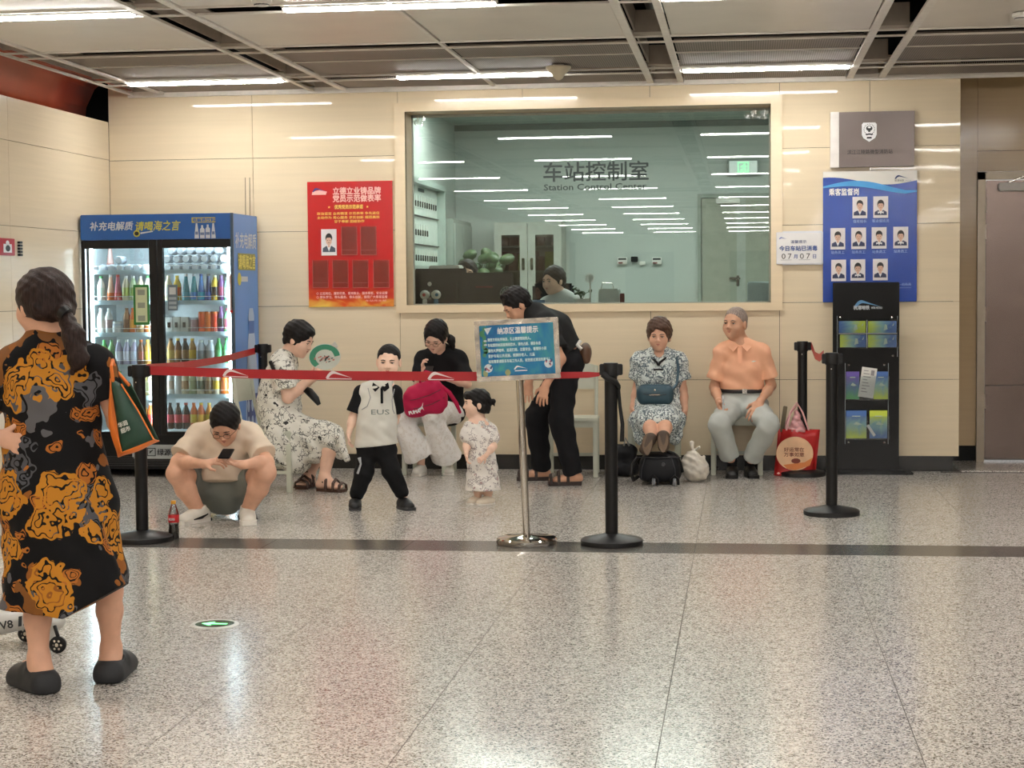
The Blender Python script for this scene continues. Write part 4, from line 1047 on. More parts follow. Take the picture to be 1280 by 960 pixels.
    t = o.build('payment_sticker', [mat('sticker_green', (40, 120, 50), .4), mat('sticker_cream', (206, 214, 176), .5), mat('sticker_grey', (150, 156, 140), .5)])
    tag(t, 'tall green framed payment card on the left fridge door', 'sticker')
    a, b2 = at(209.5, 356, FY0), at(222.5, 388, FY0)
    o = MB().rbox(a[0], b2[0], FY0 - .004, FY0 - .0, b2[2], a[2], .0015, 0)
    o.box(a[0] + .014, b2[0] - .014, FY0 - .0048, FY0 - .004, a[2] - .075, a[2] - .02, 1)
    for k in range(3): o.box(a[0] + .01, b2[0] - .01, FY0 - .0048, FY0 - .004, a[2] - .115 - k * .035, a[2] - .095 - k * .035, 2)
    t = o.build('payment_sticker', [mat('sticker_greyblue', (104, 118, 128), .4), mat('sticker_pale', (200, 204, 204), .5), mat('sticker_mid', (160, 172, 180), .5)])
    tag(t, 'grey payment card on the right fridge door', 'sticker')
    a, b2 = at(286.5, 343, FY0), at(293, 391, FY0)
    t = MB().rbox(a[0], b2[0] - .01, FY0 - .004, FY0 + .0, b2[2], a[2], .001, 0).rbox(a[0], b2[0] - .01, FY0 - .005, FY0 - .003, b2[2], b2[2] + .02, .001, 1).build('strip_sticker', [mat('sticker_pinkgrey', (176, 150, 146), .5), M_RED])
    tag(t, 'narrow pinkish strip sticker at the right edge of the right fridge door', 'sticker')
fridge()

# drinks, each one its own thing
PROD = {}
def drink(kind, colors):
    key = (kind,) + tuple(colors)
    if key in PROD: return PROD[key]
    def M_(c): return mat('drink_%d_%d_%d' % c, c, .22, coat=.3, var=.05)
    body, lab, cap = [M_(c) for c in colors]
    r = thing('drink', 'x', 'drink', (0, 0, 0)); parts = []
    if kind == 'bottle':
        prof = [(.026, 0), (.031, .006), (.031, .12), (.029, .14), (.014, .178), (.013, .19)]; lp = [(.0315, .05), (.0315, .115)]; cp = [(.0145, .188), (.0145, .205), (.0, .206)]
    elif kind == 'slim':
        prof = [(.03, 0), (.034, .01), (.028, .08), (.018, .15), (.012, .2)]; lp = [(.0335, .02), (.0285, .075)]; cp = [(.014, .198), (.014, .216), (.0, .217)]
    elif kind == 'fat':
        prof = [(.036, 0), (.04, .006), (.04, .12), (.036, .14), (.02, .165), (.019, .175)]; lp = [(.0405, .03), (.0405, .11)]; cp = [(.021, .172), (.021, .19), (.0, .191)]
    elif kind == 'jar':
        prof = [(.036, 0), (.04, .006), (.04, .075), (.034, .085)]; lp = [(.0405, .015), (.0405, .065)]; cp = [(.037, .083), (.037, .1), (.0, .101)]
    elif kind == 'can':
        prof = [(.026, 0), (.031, .008), (.031, .108), (.027, .118)]; lp = [(.0314, .012), (.0314, .104)]; cp = [(.027, .117), (.027, .121), (.0, .12)]
    elif kind == 'tallcan':
        prof = [(.026, 0), (.03, .008), (.03, .155), (.026, .165)]; lp = [(.0304, .012), (.0304, .15)]; cp = [(.026, .164), (.026, .168), (.0, .167)]
    if kind == 'box':
        MB().rbox(-.03, .03, -.03, .03, 0, .125, .004).build('carton', lab, r, org=(0, 0, 0)); MB().rbox(-.012, .012, -.0315, -.03, .04, .085, .0005).build('print_patch', cap, r, org=(0, 0, 0))
    elif kind == 'lyingcan':
        MB().lathe([(.026, -.06), (.031, -.052), (.031, .052), (.027, .06)], (0, 0, .031), 18, axis=(0, 1, 0)).build('can_body', body, r, smooth=True, org=(0, 0, 0))
        MB().lathe([(.0, -.0615), (.024, -.0615), (.026, -.059)], (0, 0, .031), 18, axis=(0, 1, 0)).build('can_end', cap, r, org=(0, 0, 0))
    else:
        MB().lathe(prof, (0, 0, 0), 18).build('body', body, r, smooth=True, org=(0, 0, 0))
        MB().lathe(lp, (0, 0, 0), 18).build('label', lab, r, smooth=True, org=(0, 0, 0))
        MB().lathe(cp, (0, 0, 0), 14).build('cap', cap, r, smooth=True, org=(0, 0, 0))
    PROD[key] = r; r['used'] = 0
    return r
def put(kind, colors, x, y, z, lab, group):
    r = drink(kind, colors)
    if not r['used']:
        r['used'] = 1; r.location = (x, y, z); r['label'] = lab; r['group'] = group; return r
    return dup(r, (x, y, z), lab, group)
def shelf_row(side, py, items, rowname):
    """items: (px, kind, colours, description); one drink per entry, set on the shelf whose rail is at py"""
    z = at(200, py, FY0 + .1)[2] + .0085
    Yf = FY0 + .145
    doorname = 'left' if side == 'l' else 'right'
    for px, kind, cols, desc in items:
        q = at(px, py, Yf)
        put(kind, cols, q[0], Yf, z, f'{desc}, {rowname}, {doorname} fridge door', f'drinks on the {rowname}, {doorname} door')
GRN, WHT, SLV, DRK, ORG, YEL, BRN, PNK, PUR, TEAL, CREM, RED_, BLU, GLD = (60, 140, 70), (226, 226, 220), (190, 196, 204), (38, 30, 30), (226, 110, 40), (230, 190, 60), (110, 66, 36), (216, 110, 130), (100, 60, 110), (60, 150, 160), (226, 214, 180), (196, 50, 40), (50, 80, 150), (180, 130, 60)
def rng(a, b, n): return [a + (b - a) * i / (n - 1) for i in range(n)]
R1 = 'second shelf'; 
shelf_row('l', 379, [(127, 'bottle', (WHT, (190, 214, 200), GRN), 'green capped pale bottle'), (139, 'slim', ((236, 190, 160), ORG, WHT), 'peach and white bottle'), (148, 'slim', (PNK, (200, 60, 60), RED_), 'red capped pink bottle'), (158, 'bottle', (CREM, (190, 200, 110), WHT), 'cream bottle with lime label'), (167, 'bottle', ((200, 220, 170), (150, 190, 90), WHT), 'pale green bottle'), (176, 'bottle', (CREM, (210, 200, 120), WHT), 'cream bottle half hidden by the green card'), (185, 'bottle', (WHT, (160, 200, 150), GRN), 'green capped bottle beside the door edge')], 'second shelf')
shelf_row('l', 419, [(127, 'bottle', (WHT, (230, 226, 214), WHT), 'white capped white bottle'), (137, 'bottle', (WHT, (180, 150, 150), WHT), 'white bottle with mauve label'), (147, 'jar', (SLV, (210, 210, 206), WHT), 'white lidded jar'), (159, 'bottle', ((160, 110, 70), BRN, BRN), 'brown bottle'), (167, 'bottle', (ORG, (236, 160, 60), ORG), 'orange bottle'), (177, 'jar', (CREM, (200, 160, 110), WHT), 'cream jar half hidden by the green card'), (186, 'jar', (CREM, (214, 120, 60), WHT), 'cream jar beside the door edge')], 'third shelf')
shelf_row('l', 459, [(131, 'bottle', (GRN, (120, 180, 120), GRN), 'green bottle at the left end'), (140, 'bottle', ((120, 170, 110), (90, 150, 90), GRN), 'green bottle, second from the left'), (149, 'bottle', ((180, 176, 200), (226, 226, 232), WHT), 'lavender bottle, leftmost of three'), (159, 'bottle', ((180, 176, 200), (214, 214, 226), WHT), 'lavender bottle, middle of three'), (168.5, 'bottle', ((180, 176, 200), (200, 206, 222), WHT), 'lavender bottle, rightmost of three'), (177, 'bottle', (BRN, (150, 70, 50), ORG), 'brown bottle'), (185, 'bottle', (GLD, (200, 170, 60), YEL), 'golden bottle')], 'fourth shelf')
shelf_row('l', 498, [(x, 'bottle', c, d) for x, c, d in ((150, ((190, 170, 120), CREM, GRN), 'tan bottle half hidden by the black post'), (172, ((214, 200, 130), CREM, YEL), 'pale yellow bottle right of the black post'), (181, ((200, 180, 110), (150, 150, 90), YEL), 'yellow bottle'), (188, (CREM, (190, 190, 150), WHT), 'cream bottle beside the door edge'))], 'fifth shelf')
shelf_row('r', 379, [(211, 'bottle', (CREM, WHT, CREM), 'cream bottle behind the grey card'), (222, 'bottle', (YEL, ORG, YEL), 'yellow and orange bottle'), (233, 'slim', (TEAL, (70, 170, 190), WHT), 'teal tapered bottle, leftmost of three'), (243, 'slim', (TEAL, (60, 130, 200), SLV), 'teal tapered bottle, middle of three'), (252, 'slim', ((60, 120, 190), (60, 170, 200), BLU), 'blue tapered bottle, rightmost of three'), (261, 'slim', ((40, 60, 110), BLU, DRK), 'dark blue tapered bottle'), (269, 'bottle', (YEL, DRK, CREM), 'black and yellow bottle'), (277, 'bottle', (PUR, (150, 60, 90), PUR), 'purple bottle'), (286, 'fat', ((150, 210, 180), (210, 236, 220), WHT), 'pale green wide bottle')], 'second shelf')
shelf_row('r', 418, [(213, 'box', (WHT, WHT, DRK), 'white drink carton behind the grey card'), (222, 'box', (WHT, WHT, (60, 60, 70)), 'white drink carton with a dark mark, second from the left'), (232, 'box', (WHT, WHT, (70, 60, 60)), 'white drink carton with a dark mark, third from the left'), (243, 'can', (SLV, (176, 140, 146), SLV), 'grey and mauve can'), (253, 'tallcan', (ORG, (236, 90, 40), SLV), 'orange tall can, leftmost of three'), (261, 'tallcan', (ORG, (240, 120, 50), SLV), 'orange tall can, middle of three'), (269, 'tallcan', (ORG, (226, 70, 40), SLV), 'orange tall can, rightmost of three'), (277, 'bottle', (PUR, DRK, PUR), 'dark purple bottle'), (286, 'fat', ((140, 210, 150), PNK, PNK), 'pink capped green bottle')], 'third shelf')
shelf_row('r', 457.5, [(x, 'bottle', c, d) for x, c, d in ((214, (GLD, (210, 180, 90), BRN), 'golden brown bottle at the left end'), (223, (BRN, GLD, YEL), 'brown bottle with a yellow cap'), (232, (DRK, (150, 110, 60), BRN), 'dark brown bottle'), (241, (GLD, YEL, YEL), 'yellow labelled bottle'))] + [(x, 'fat', c, d) for x, c, d in ((252, (SLV, (130, 136, 140), WHT), 'silver bottle with grey label, left of two'), (264, (SLV, (150, 154, 156), WHT), 'silver bottle with grey label, right of two'))] + [(x, 'bottle', c, d) for x, c, d in ((274, (GRN, (90, 170, 110), GRN), 'green bottle, left of two'), (284, ((90, 170, 110), (130, 200, 140), GRN), 'green bottle, right of two'))], 'fourth shelf')
shelf_row('r', 496, [(x, 'bottle', c, d) for x, c, d in ((214, (WHT, (214, 190, 170), WHT), 'white bottle with beige label'), (223, (WHT, (230, 230, 226), WHT), 'plain white bottle'), (232, (CREM, (170, 130, 90), BRN), 'brown labelled cream bottle'), (241, ((180, 190, 150), (150, 160, 120), WHT), 'olive bottle'), (251, (CREM, (120, 130, 110), WHT), 'grey green labelled bottle'), (261, ((170, 150, 110), (140, 110, 80), BRN), 'tan bottle'), (271, (CREM, YEL, YEL), 'yellow labelled bottle'), (281, (ORG, (210, 110, 60), RED_), 'orange red bottle'))], 'fifth shelf')
shelf_row('r', 538, [(x, 'bottle', c, d) for x, c, d in ((213, ((60, 36, 32), (206, 70, 84), DRK), 'dark cola bottle with red label, leftmost of three'), (223, ((54, 34, 30), (206, 66, 80), DRK), 'dark cola bottle with red label, middle of three'), (233, ((50, 30, 28), (200, 60, 78), RED_), 'dark cola bottle with red label, rightmost of three'), (243, (ORG, YEL, ORG), 'orange bottle, first beside the cola'), (252, (ORG, (236, 180, 70), YEL), 'orange bottle, second beside the cola'), (262, ((220, 140, 50), YEL, YEL), 'orange bottle, third beside the cola'), (284, ((170, 120, 60), ORG, RED_), 'amber bottle beside the right door edge'))], 'bottom shelf')
shelf_row('l', 538, [(x, 'bottle', c, d) for x, c, d in ((172, (ORG, (230, 160, 70), GRN), 'orange bottle right of the black post'), (181, ((200, 150, 60), (120, 160, 80), GRN), 'amber bottle with green label'), (189, (ORG, RED_, WHT), 'orange bottle beside the door edge'))], 'bottom shelf')
# lying cans on the top shelves
z = at(200, 341, FY0 + .1)[2] + .0085
n = 0
for row, (cnt, dx, zz) in enumerate(((7, 0, 0), (7, .0, .066), (6, .033, .13))):
    for k in range(cnt):
        q = at(211.5 + 11.6 * k, 340, FY0 + .16)
        lev = ('lowest', 'middle', 'top')[row]
        put('lyingcan', (SLV, SLV, (232, 236, 240)), q[0] + dx, FY0 + .17, z + zz, f'{ORD[k]} lying can from the left, {lev} layer, top shelf, right fridge door', 'lying cans, right door')
for k in range(6):
    q = at(131 + 10.6 * k, 341, FY0 + .16)
    put('lyingcan', (SLV, SLV, (226, 228, 232)), q[0], FY0 + .17, z, f'{ORD[k]} lying can from the left on the top shelf, left fridge door', 'lying cans, left door')
q = at(137, 341, FY0 + .3); put('slim', ((206, 160, 150), (170, 110, 100), BRN), q[0], FY0 + .32, z, 'brown capped pink bottle behind the lying cans, left fridge door', 'drinks on the top shelf, left door')
q = at(151, 334, FY0 + .16); put('lyingcan', (SLV, SLV, (232, 236, 240)), q[0], FY0 + .17, z + .064, 'single silver can lying on top of the lower cans behind the left fridge door', 'lying cans, left door')
# thin wires above the fridge on the wall
w = MB()
for px in (306.5, 312):
    a, b2 = at(px, 222, WY - .006), at(px + .5, 271, WY - .006); w.tube([tuple(a), tuple(b2)], .002, 5)
o = w.build('wall_cable', mat('dark_cable', (60, 50, 40), .5)); tag(o, 'pair of thin cables running down the wall behind the fridge', 'cable')

# ================================================================ belt posts
M_BELT = mat('belt_red', (176, 24, 32), .45, var=.04); M_BLOGO = mat('belt_logo', (236, 220, 220), .5, var=0)
POSTS = {}
def post(x, y, key, lab, top=1.02):
    t = thing('barrier_post', lab, 'barrier post', (x, y, 0), 'black retractable belt posts')
    MB().lathe([(.172, 0), (.175, .004), (.175, .026), (.165, .034), (.06, .056), (.042, .062), (.0, .062)], (x, y, 0), 40).build('base', mat('post_base', (20, 20, 21), .42, .0), t, smooth=30)
    MB().lathe([(.036, .06), (.036, top - .07)], (x, y, 0), 24).build('pole', mat('post_pole', (14, 14, 15), .35, .0, spec=.35), t, smooth=30)
    MB().lathe([(.040, top - .075), (.043, top - .07), (.043, top - .008), (.040, top), (.0, top)], (x, y, 0), 24).build('head', M_BLACK, t, smooth=30)
    MB().rbox(x - .062, x - .03, y - .022, y + .022, top - .068, top - .006, .004).build('belt_clip', M_BLACK, t); MB().rbox(x + .03, x + .066, y - .022, y + .022, top - .068, top - .006, .004).build('belt_clip', M_BLACK, t)
    MB().lathe([(0, 0), (.004, 0), (.004, .002), (0, .0025)], (x - .005, y - .042, top - .1), 8, axis=(0, -1, 0)).build('rivet', M_STEEL, t)
    POSTS[key] = (x, y, top); return t
p = at(180, 676, 9.76); post(-3.455, 9.74, 'A', 'black belt post in front of the fridge, beside the green and orange bag')
post(-.735, 9.79, 'B', 'black belt post right of the sign stand, a strap hanging down it')
post(.55, 11.16, 'C', 'black belt post standing free before the brochure stand')
post(at(1003, 500, 13.45)[0], 13.45, 'D', 'black belt post against the wall behind the red carrier bag')
post(at(329, 470, 13.42)[0], 13.42, 'E', 'black belt post between the fridge and the woman with the fan')
def belt(P, w, lab, name='barrier_belt', twist=None, logos=(), m=None):
    """a flat belt: P points, w heights per point (narrow where it bunches)"""
    pts = [Vector(p) for p in P]; A = []; B = []
    for p, ww in zip(pts, w): A.append(p + Vector((0, 0, ww / 2))); B.append(p - Vector((0, 0, ww / 2)))
    s = MB(); s.strip(A, B)
    t = thing(name, lab, 'barrier belt', tuple(pts[0]))
    s.build('webbing', m or M_BELT, t, solid=.0016)
    for (i, f) in logos:
        a, b = pts[i], pts[i + 1]; p = a.lerp(b, f); d = (b - a).normalized()
        T = frame(p, d)
        if (T.to_3x3() @ Vector((0, -1, 0))).y > 0: T = frame(p, -d)
        g = MB(); swoosh(g, T, -.075, -.012, .155, -.0022); rect(g, T, -.07, .075, -.021, -.016, -.0022); g.build('belt_mark', M_BLOGO, t)
    return t
xA, yA, _ = POSTS['A']; xB, yB, _ = POSTS['B']; xD, yD, _ = POSTS['D']; xC, yC, _ = POSTS['C']; xE, yE, _ = POSTS['E']
def lerp3(a, b, n): return [tuple(np.array(a) + (np.array(b) - np.array(a)) * i / (n - 1)) for i in range(n)]
a = np.array(at(175, 463, yA)); a[0] = xA + .06
pp = [a, at(300, 467, 9.76), at(430, 469.5, 9.77), at(560, 470.5, 9.78), at(594, 470.5, 9.79), at(660, 470, 9.79), at(706, 469, 9.79), at(735, 468.5, 9.79), at(748, 468, 9.79), (xB - .06, yB, at(755, 467, yB)[2])]
belt(pp, [.05, .052, .052, .052, .052, .045, .036, .034, .022, .02], 'long red belt with white swoosh marks running in front of the seated people', logos=[(0, .95), (1, .95), (2, .93)])
b0 = np.array(at(172, 463, yA)); b0[0] = xA + .02
e = at(322, 438.5, yE); 
belt([(xA + .03, yA + .04, at(170, 461, yA)[2]), at(230, 457, 11.1), at(280, 449, 12.3), (xE - .06, yE, e[2])], [.05] * 4, 'short red belt running back from the left post towards the fridge corner', logos=[(1, .5), (2, .5), (0, .6)])
c0 = (xD + .065, yD, at(1010, 431, yD)[2]); c1 = (xC - .05, yC + .02, at(1031, 443, yC)[2])
belt([c0, (c0[0] * .65 + c1[0] * .35, yD * .65 + yC * .35, c0[2] * .6 + c1[2] * .4 - .055), (c0[0] * .3 + c1[0] * .7, yD * .3 + yC * .7, c0[2] * .3 + c1[2] * .7 - .045), c1], [.05] * 4, 'short slack red belt between the two right-hand posts', logos=[(0, .5), (1, .5), (2, .4)])
# knot and hanging strap on post B
s = MB(); s.tube([(xB - .04, yB - .045, .96), (xB - .01, yB - .055, .935), (xB + .03, yB - .045, .915), (xB + .043, yB - .01, .89)], [.02, .018, .016, .014], 8, flat=((0, 1, 0), .4))
t = thing('hanging_strap', 'black strap tied round the post head, its loose end hanging down', 'strap', (xB + .05, yB, .5))
s.build('strap_wrap', M_BLACK, t, smooth=True)
hs = [at(773, 488, yB - .0), at(775, 508, yB), at(778, 530, yB), at(777.5, 552, yB)]
MB().tube([(xB + .045, yB - .01, .885)] + [tuple(h) for h in hs], [.012, .011, .01, .011, .013], 8, flat=((0, 1, 0), .25)).build('strap_tail', M_BLACK, t, smooth=True)

# ================================================================ sign on a steel stand
def signstand():
    Y = 9.76; bx, by = -1.215, 9.78
    t = thing('sign_stand', 'steel framed blue notice on a round-footed pole in the middle of the floor', 'sign stand', (bx, by, 0))
    MB().lathe([(.17, 0), (.172, .006), (.172, .028), (.165, .036), (.04, .046), (.03, .05), (.0, .05)], (bx, by, 0), 44).build('base', M_STEEL, t, smooth=30)
    top = at(649.5, 474, Y - .0)
    MB().tube([(bx, by, .045), (bx - .001, by, .06), tuple(top)], .0215, 20).build('pole', M_STEEL, t, smooth=30)
    tl, tr, br, bl = [Vector(at(*p, Y - .04)) for p in ((592.5, 401.5), (697.5, 396), (701, 472.5), (596.5, 477.5))]
    xd = ((tr - tl).normalized() + (br - bl).normalized()).normalized(); upv = ((tl - bl).normalized() + (tr - br).normalized())
    c = (tl + tr + br + bl) / 4; T = frame(c, xd, upv); W = ((tr - tl).length + (br - bl).length) / 2; Hh = ((tl - bl).length + (tr - br).length) / 2
    w2, h2 = W / 2, Hh / 2; fw = .028
    f = MB()
    for a, b_, z0, z1 in ((-w2, w2, h2 - fw, h2), (-w2, w2, -h2, -h2 + fw), (-w2, -w2 + fw, -h2 + fw, h2 - fw), (w2 - fw, w2, -h2 + fw, h2 - fw)):
        f.rbox(a, b_, -.012, .012, z0, z1, .003, 0, T)
    fr = f.build('sign_frame', mat('chrome_frame', (226, 222, 216), .16, .85, var=.3, vscale=18, bump=.5, bscale=9), t)  # patchy base tone stands in for mixed reflections on the chrome
    MB().box(-w2 + fw, w2 - fw, .0, .008, -h2 + fw, h2 - fw, 0, T).build('backing', M_BLACK, t)
    m = bpy.data.materials.new('sea_blue_print'); n = NT(m); b = n.b; b.inputs['Roughness'].default_value = .2
    tc = n.n('ShaderNodeTexCoord'); nz = n.n('ShaderNodeTexNoise'); nz.inputs['Scale'].default_value = 3.2; nz.inputs['Distortion'].default_value = 2.2; nz.inputs['Detail'].default_value = 4
    n.l(tc, 'Object', nz, 'Vector'); rp = n.n('ShaderNodeValToRGB'); e = rp.color_ramp.elements
    e[0].position = .32; e[0].color = lin((28, 92, 160)); e[1].position = .68; e[1].color = lin((74, 168, 160)); k = e.new(.5); k.color = lin((40, 128, 176))
    n.l(nz, 'Fac', rp, 0); n.l(rp, 0, b, 'Base Color')
    MB().box(-w2 + fw, w2 - fw, -.002, .001, -h2 + fw, h2 - fw, 0, T).build('notice_sheet', m, t)
    x0 = -w2 + fw
    text('纳凉区温馨提示', T, -.108, h2 - .077, .040, M_TXTW, t, bold=.0022, width=.228, dy=-.003)
    PW = mat('pale_white_print', (206, 236, 236), .5, var=0)
    for i, (ln, wd) in enumerate((('请您文明有序纳凉，礼让需要帮助的人。', .275), ('车站提供纳凉座椅和饮水，请勿占座、躺卧休息', .335), ('请勿大声喧哗、追逐打闹，注意安全，看管好小孩', .37), ('爱护车站公共设施，照顾好老人、儿童', .295), ('如有需要请联系车站工作人员，祝您度过清凉的夏天！', .385))):
        text(ln, T, -.166, h2 - .117 - i * .0305, .020, PW, t, bold=.0012, width=wd * .89, dy=-.003)
    g = MB(); swoosh(g, T, -.025, -h2 + .062, .078, -.003); rect(g, T, -.02, .05, -h2 + .05, -h2 + .055, -.003); g.build('metro_mark', M_TXTW, t)
    s = MB()  # printed decorations: leaves and small round blobs (no characters)
    GL_ = mat('print_leaf', (60, 130, 90), .5, var=.2, vscale=30); CR = mat('print_coral', (200, 120, 130), .5, var=.2, vscale=60); PB = mat('print_blob', (214, 224, 230), .5, var=.15, vscale=80); SD = mat('print_sand', (160, 168, 120), .5, var=.1)
    rnd = random.Random(2)
    for i in range(7): disc(s, T, x0 + .012 + rnd.uniform(0, .02), h2 - .05 - i * .024, rnd.uniform(.008, .016), rnd.uniform(.012, .022), -.0022 - i * .0001, 8, 0)
    poly(s, T, [(-w2 + .055, h2 - .045), (-w2 + .098, h2 - .04), (-w2 + .072, h2 - .08)], -.0032, 2)
    for (cx, cz, mi) in ((-w2 + .068, -h2 + .073, 2), (w2 - .065, -h2 + .085, 2)):
        disc(s, T, cx, cz, .024, .024, -.003, 14, mi); 
        for k in range(7): disc(s, T, cx + rnd.uniform(-.018, .018), cz + rnd.uniform(-.022, .022), .006, .006, -.0034, 8, 1 if k % 2 else 4)
    disc(s, T, -w2 + .05, -h2 + .045, .014, .022, -.0026, 10, 3); disc(s, T, -.06, -h2 + .045, .016, .018, -.0026, 10, 3)
    for k in range(4): disc(s, T, x0 + .03, -.01 + k * .022, .01, .006, -.0027, 8, 2)
    s.build('printed_decoration', [GL_, CR, PB, SD, mat('print_deep', (40, 70, 120), .5, var=0)], t)
    MB().rbox(-.02, .02, .0, .03, -h2 - .03, -h2 + .05, .004, 0, frame(Vector(top) + Vector((0, 0, 0)), xd) @ Matrix.Translation((0, 0, h2 + .01))).build('sign_bracket', M_STEEL, t)
signstand()

# ================================================================ brochure stand
def brochure_stand():
    Y = 13.62
    x0, x1 = .678, 1.176; zt = 1.462
    t = thing('brochure_stand', 'tall black brochure stand with clear pockets before the blue board', 'brochure stand', ((x0 + x1) / 2, Y, 0))
    B = mat('gloss_black', (5, 5, 6), .16, spec=.3)
    MB().rbox(x0, x1, Y - .015, Y + .015, .03, zt, .004).build('upright_panel', B, t)
    MB().rbox(.62, 1.28, Y - .1, Y + .12, 0, .014, .005).rbox(.66, 1.22, Y - .06, Y + .08, .014, .032, .005).build('foot_plate', B, t)
    T = frame((0, Y - .0165, 0)); q = at(1067, 382, Y)
    g = MB(); swoosh(g, T, q[0], q[2] - .01, .21, -.001); g.build('metro_mark', mat('logo_steelblue', (90, 140, 180), .4, var=.1), t)
    q = at(1066.5, 387, Y); text('杭港地铁', T, q[0], q[2] + .002, .034, mat('print_greywhite', (196, 200, 204), .5, var=0), t, bold=.002, width=.12)
    text('MTR METRO', T, q[0] + .135, q[2] + .005, .022, MATS['print_greywhite'], t, bold=.001, width=.08)
    CL = glass_mat('clear_acrylic', (248, 250, 250), 1.0, .02, .0)
    PR = []
    def pocket(px0, px1, py0, py1, nm):
        a, b = at(px0, py0, Y - .03), at(px1, py1, Y - .03)
        s = MB(); s.box(a[0], b[0], Y - .07, Y - .067, b[2], a[2]).box(a[0], a[0] + .003, Y - .07, Y - .016, b[2], a[2]).box(b[0] - .003, b[0], Y - .07, Y - .016, b[2], a[2]).box(a[0], b[0], Y - .07, Y - .016, b[2], b[2] + .003)
        p = s.build('clear_pocket', CL, t)
        return a, b
    def studs(pts):
        for px, py in pts:
            q = at(px, py, Y - .02); MB().lathe([(.008, 0), (.008, .006), (.004, .009), (0, .009)], (q[0], Y - .016, q[2]), 14, axis=(0, -1, 0)).build('stud', M_STEEL, t)
    studs([(1050.5, 397), (1115, 397), (1050, 445), (1116, 444.5), (1061, 456), (1105.5, 456), (1060.5, 553), (1105.5, 553)])
    for px, y0, y1 in ((1046.5, 395, 445), (1122, 395, 446), (1056.5, 454, 555), (1110.5, 454, 555)):
        a, b = at(px, y0, Y - .03), at(px, y1, Y - .03); MB().box(a[0] - .002, a[0] + .002, Y - .03, Y - .016, b[2], a[2]).build('acrylic_edge', mat('acrylic_edge', (150, 156, 160), .2), t)
    # brochures
    def printm(name, c1, c2, c3, rot=0):
        if name in MATS: return MATS[name]
        m = bpy.data.materials.new(name); n = NT(m); tc = n.n('ShaderNodeTexCoord'); mp = n.n('ShaderNodeMapping'); mp.inputs['Rotation'].default_value = (0, rot, 0)
        n.l(tc, 'Generated', mp, 0); w = n.n('ShaderNodeTexNoise'); w.inputs['Scale'].default_value = 2.4; w.inputs['Distortion'].default_value = 1.5; n.l(mp, 0, w, 0)
        sp = n.n('ShaderNodeSeparateXYZ'); n.l(mp, 0, sp, 0); ad = n.n('ShaderNodeMath'); ad.operation = 'MULTIPLY_ADD'; n.l(w, 'Fac', ad, 0); ad.inputs[1].default_value = .45; n.l(sp, 2 if not rot else 0, ad, 2)
        rp = n.n('ShaderNodeValToRGB'); e = rp.color_ramp.elements; e[0].position = .3; e[0].color = lin(c1); e[1].position = 1.05 if False else 1.0; e[1].color = lin(c3); k = e.new(.68); k.color = lin(c2)
        n.l(ad, 0, rp, 0); n.l(rp, 0, n.b, 'Base Color'); n.b.inputs['Roughness'].default_value = .3; MATS[name] = m; return m
    def leaf(px0, px1, py0, py1, m, lab, y=Y - .05, ang=0, mark=True, extra=None, th=.004):
        a, b = at(px0, py0, y), at(px1, py1, y); cx, cz = (a[0] + b[0]) / 2, (a[2] + b[2]) / 2; w, h = (b[0] - a[0]) / 2, (a[2] - b[2]) / 2
        T = Matrix.Translation((cx, y, cz)) @ Matrix.Rotation(math.radians(ang), 4, 'Y')
        s = MB().box(-w, w, -th / 2, th / 2, -h, h, 0, T)
        o = thing('brochure', lab, 'brochure', (cx, y, cz - h), 'metro leaflets in the black stand')
        s.build('booklet', m, o)
        if mark:
            s = MB()
            if w > h: poly(s, T, [(0.01, -h * .6), (.02, h * .5), (.035, h * .3), (.04, -h * .4)], -.003); poly(s, T, [(w * .7, h * .2), (w * .85, h * .75), (w * .78, h * .2)], -.003)
            else: poly(s, T, [(-w * .3, -.0), (0, h * .2), (w * .6, .0), (w * .2, -h * .05)], -.003); rect(s, T, -w * .4, w * .4, h * .55, h * .62, -.003)
            s.build('cover_mark', mat('brochure_mark', (200, 222, 204), .4, var=0), o)
        if extra: extra(T, w, h, o)
        return o
    G, Bl, Tl = (214, 232, 84), (78, 120, 190), (150, 196, 196)
    HB = printm('leaflet_land', Bl, Tl, G, .01); HB2 = printm('leaflet_land2', G, Tl, Bl, .01); VB = printm('leaflet_tall', G, Tl, Bl); VP = printm('leaflet_violet', (90, 176, 110), (84, 124, 170), (110, 90, 180))
    a, b = at(1048, 400, Y - .07), at(1121, 434, Y - .07)
    leaf(1048.5, 1082, 401.5, 416, HB, 'upper left landscape leaflet in the top pocket', ang=0); leaf(1085, 1120.5, 401.5, 416, HB2, 'upper right landscape leaflet in the top pocket')
    leaf(1050, 1082.5, 418.5, 434, HB2, 'lower left landscape leaflet in the top pocket'); leaf(1085, 1120.5, 418.5, 434, HB2, 'lower right landscape leaflet in the top pocket')
    leaf(1057.5, 1074, 464.5, 499, VP, 'violet and green leaflet at the left of the middle pocket'); leaf(1092, 1110, 464.5, 499, VB, 'green and blue leaflet at the right of the middle pocket')
    def lines(T, w, h, o):
        s = MB()
        for k in range(8): rect(s, T, -w * .7, -w * .7 + w * (.6 + .2 * (k % 3)), h * .75 - k * h * .2, h * .8 - k * h * .2, -.003)
        s.box(w * .25, w * .7, -.004, -.003, h * .5, h * .85, 0, T); s.build('small_print', mat('leaflet_grey', (150, 146, 146), .5, var=0), o)
    leaf(1075, 1094, 459.5, 497, mat('leaflet_white', (236, 234, 228), .4, var=.01), 'white slanting leaflet with small print in the middle pocket', y=Y - .058, ang=8, mark=False, extra=lines)
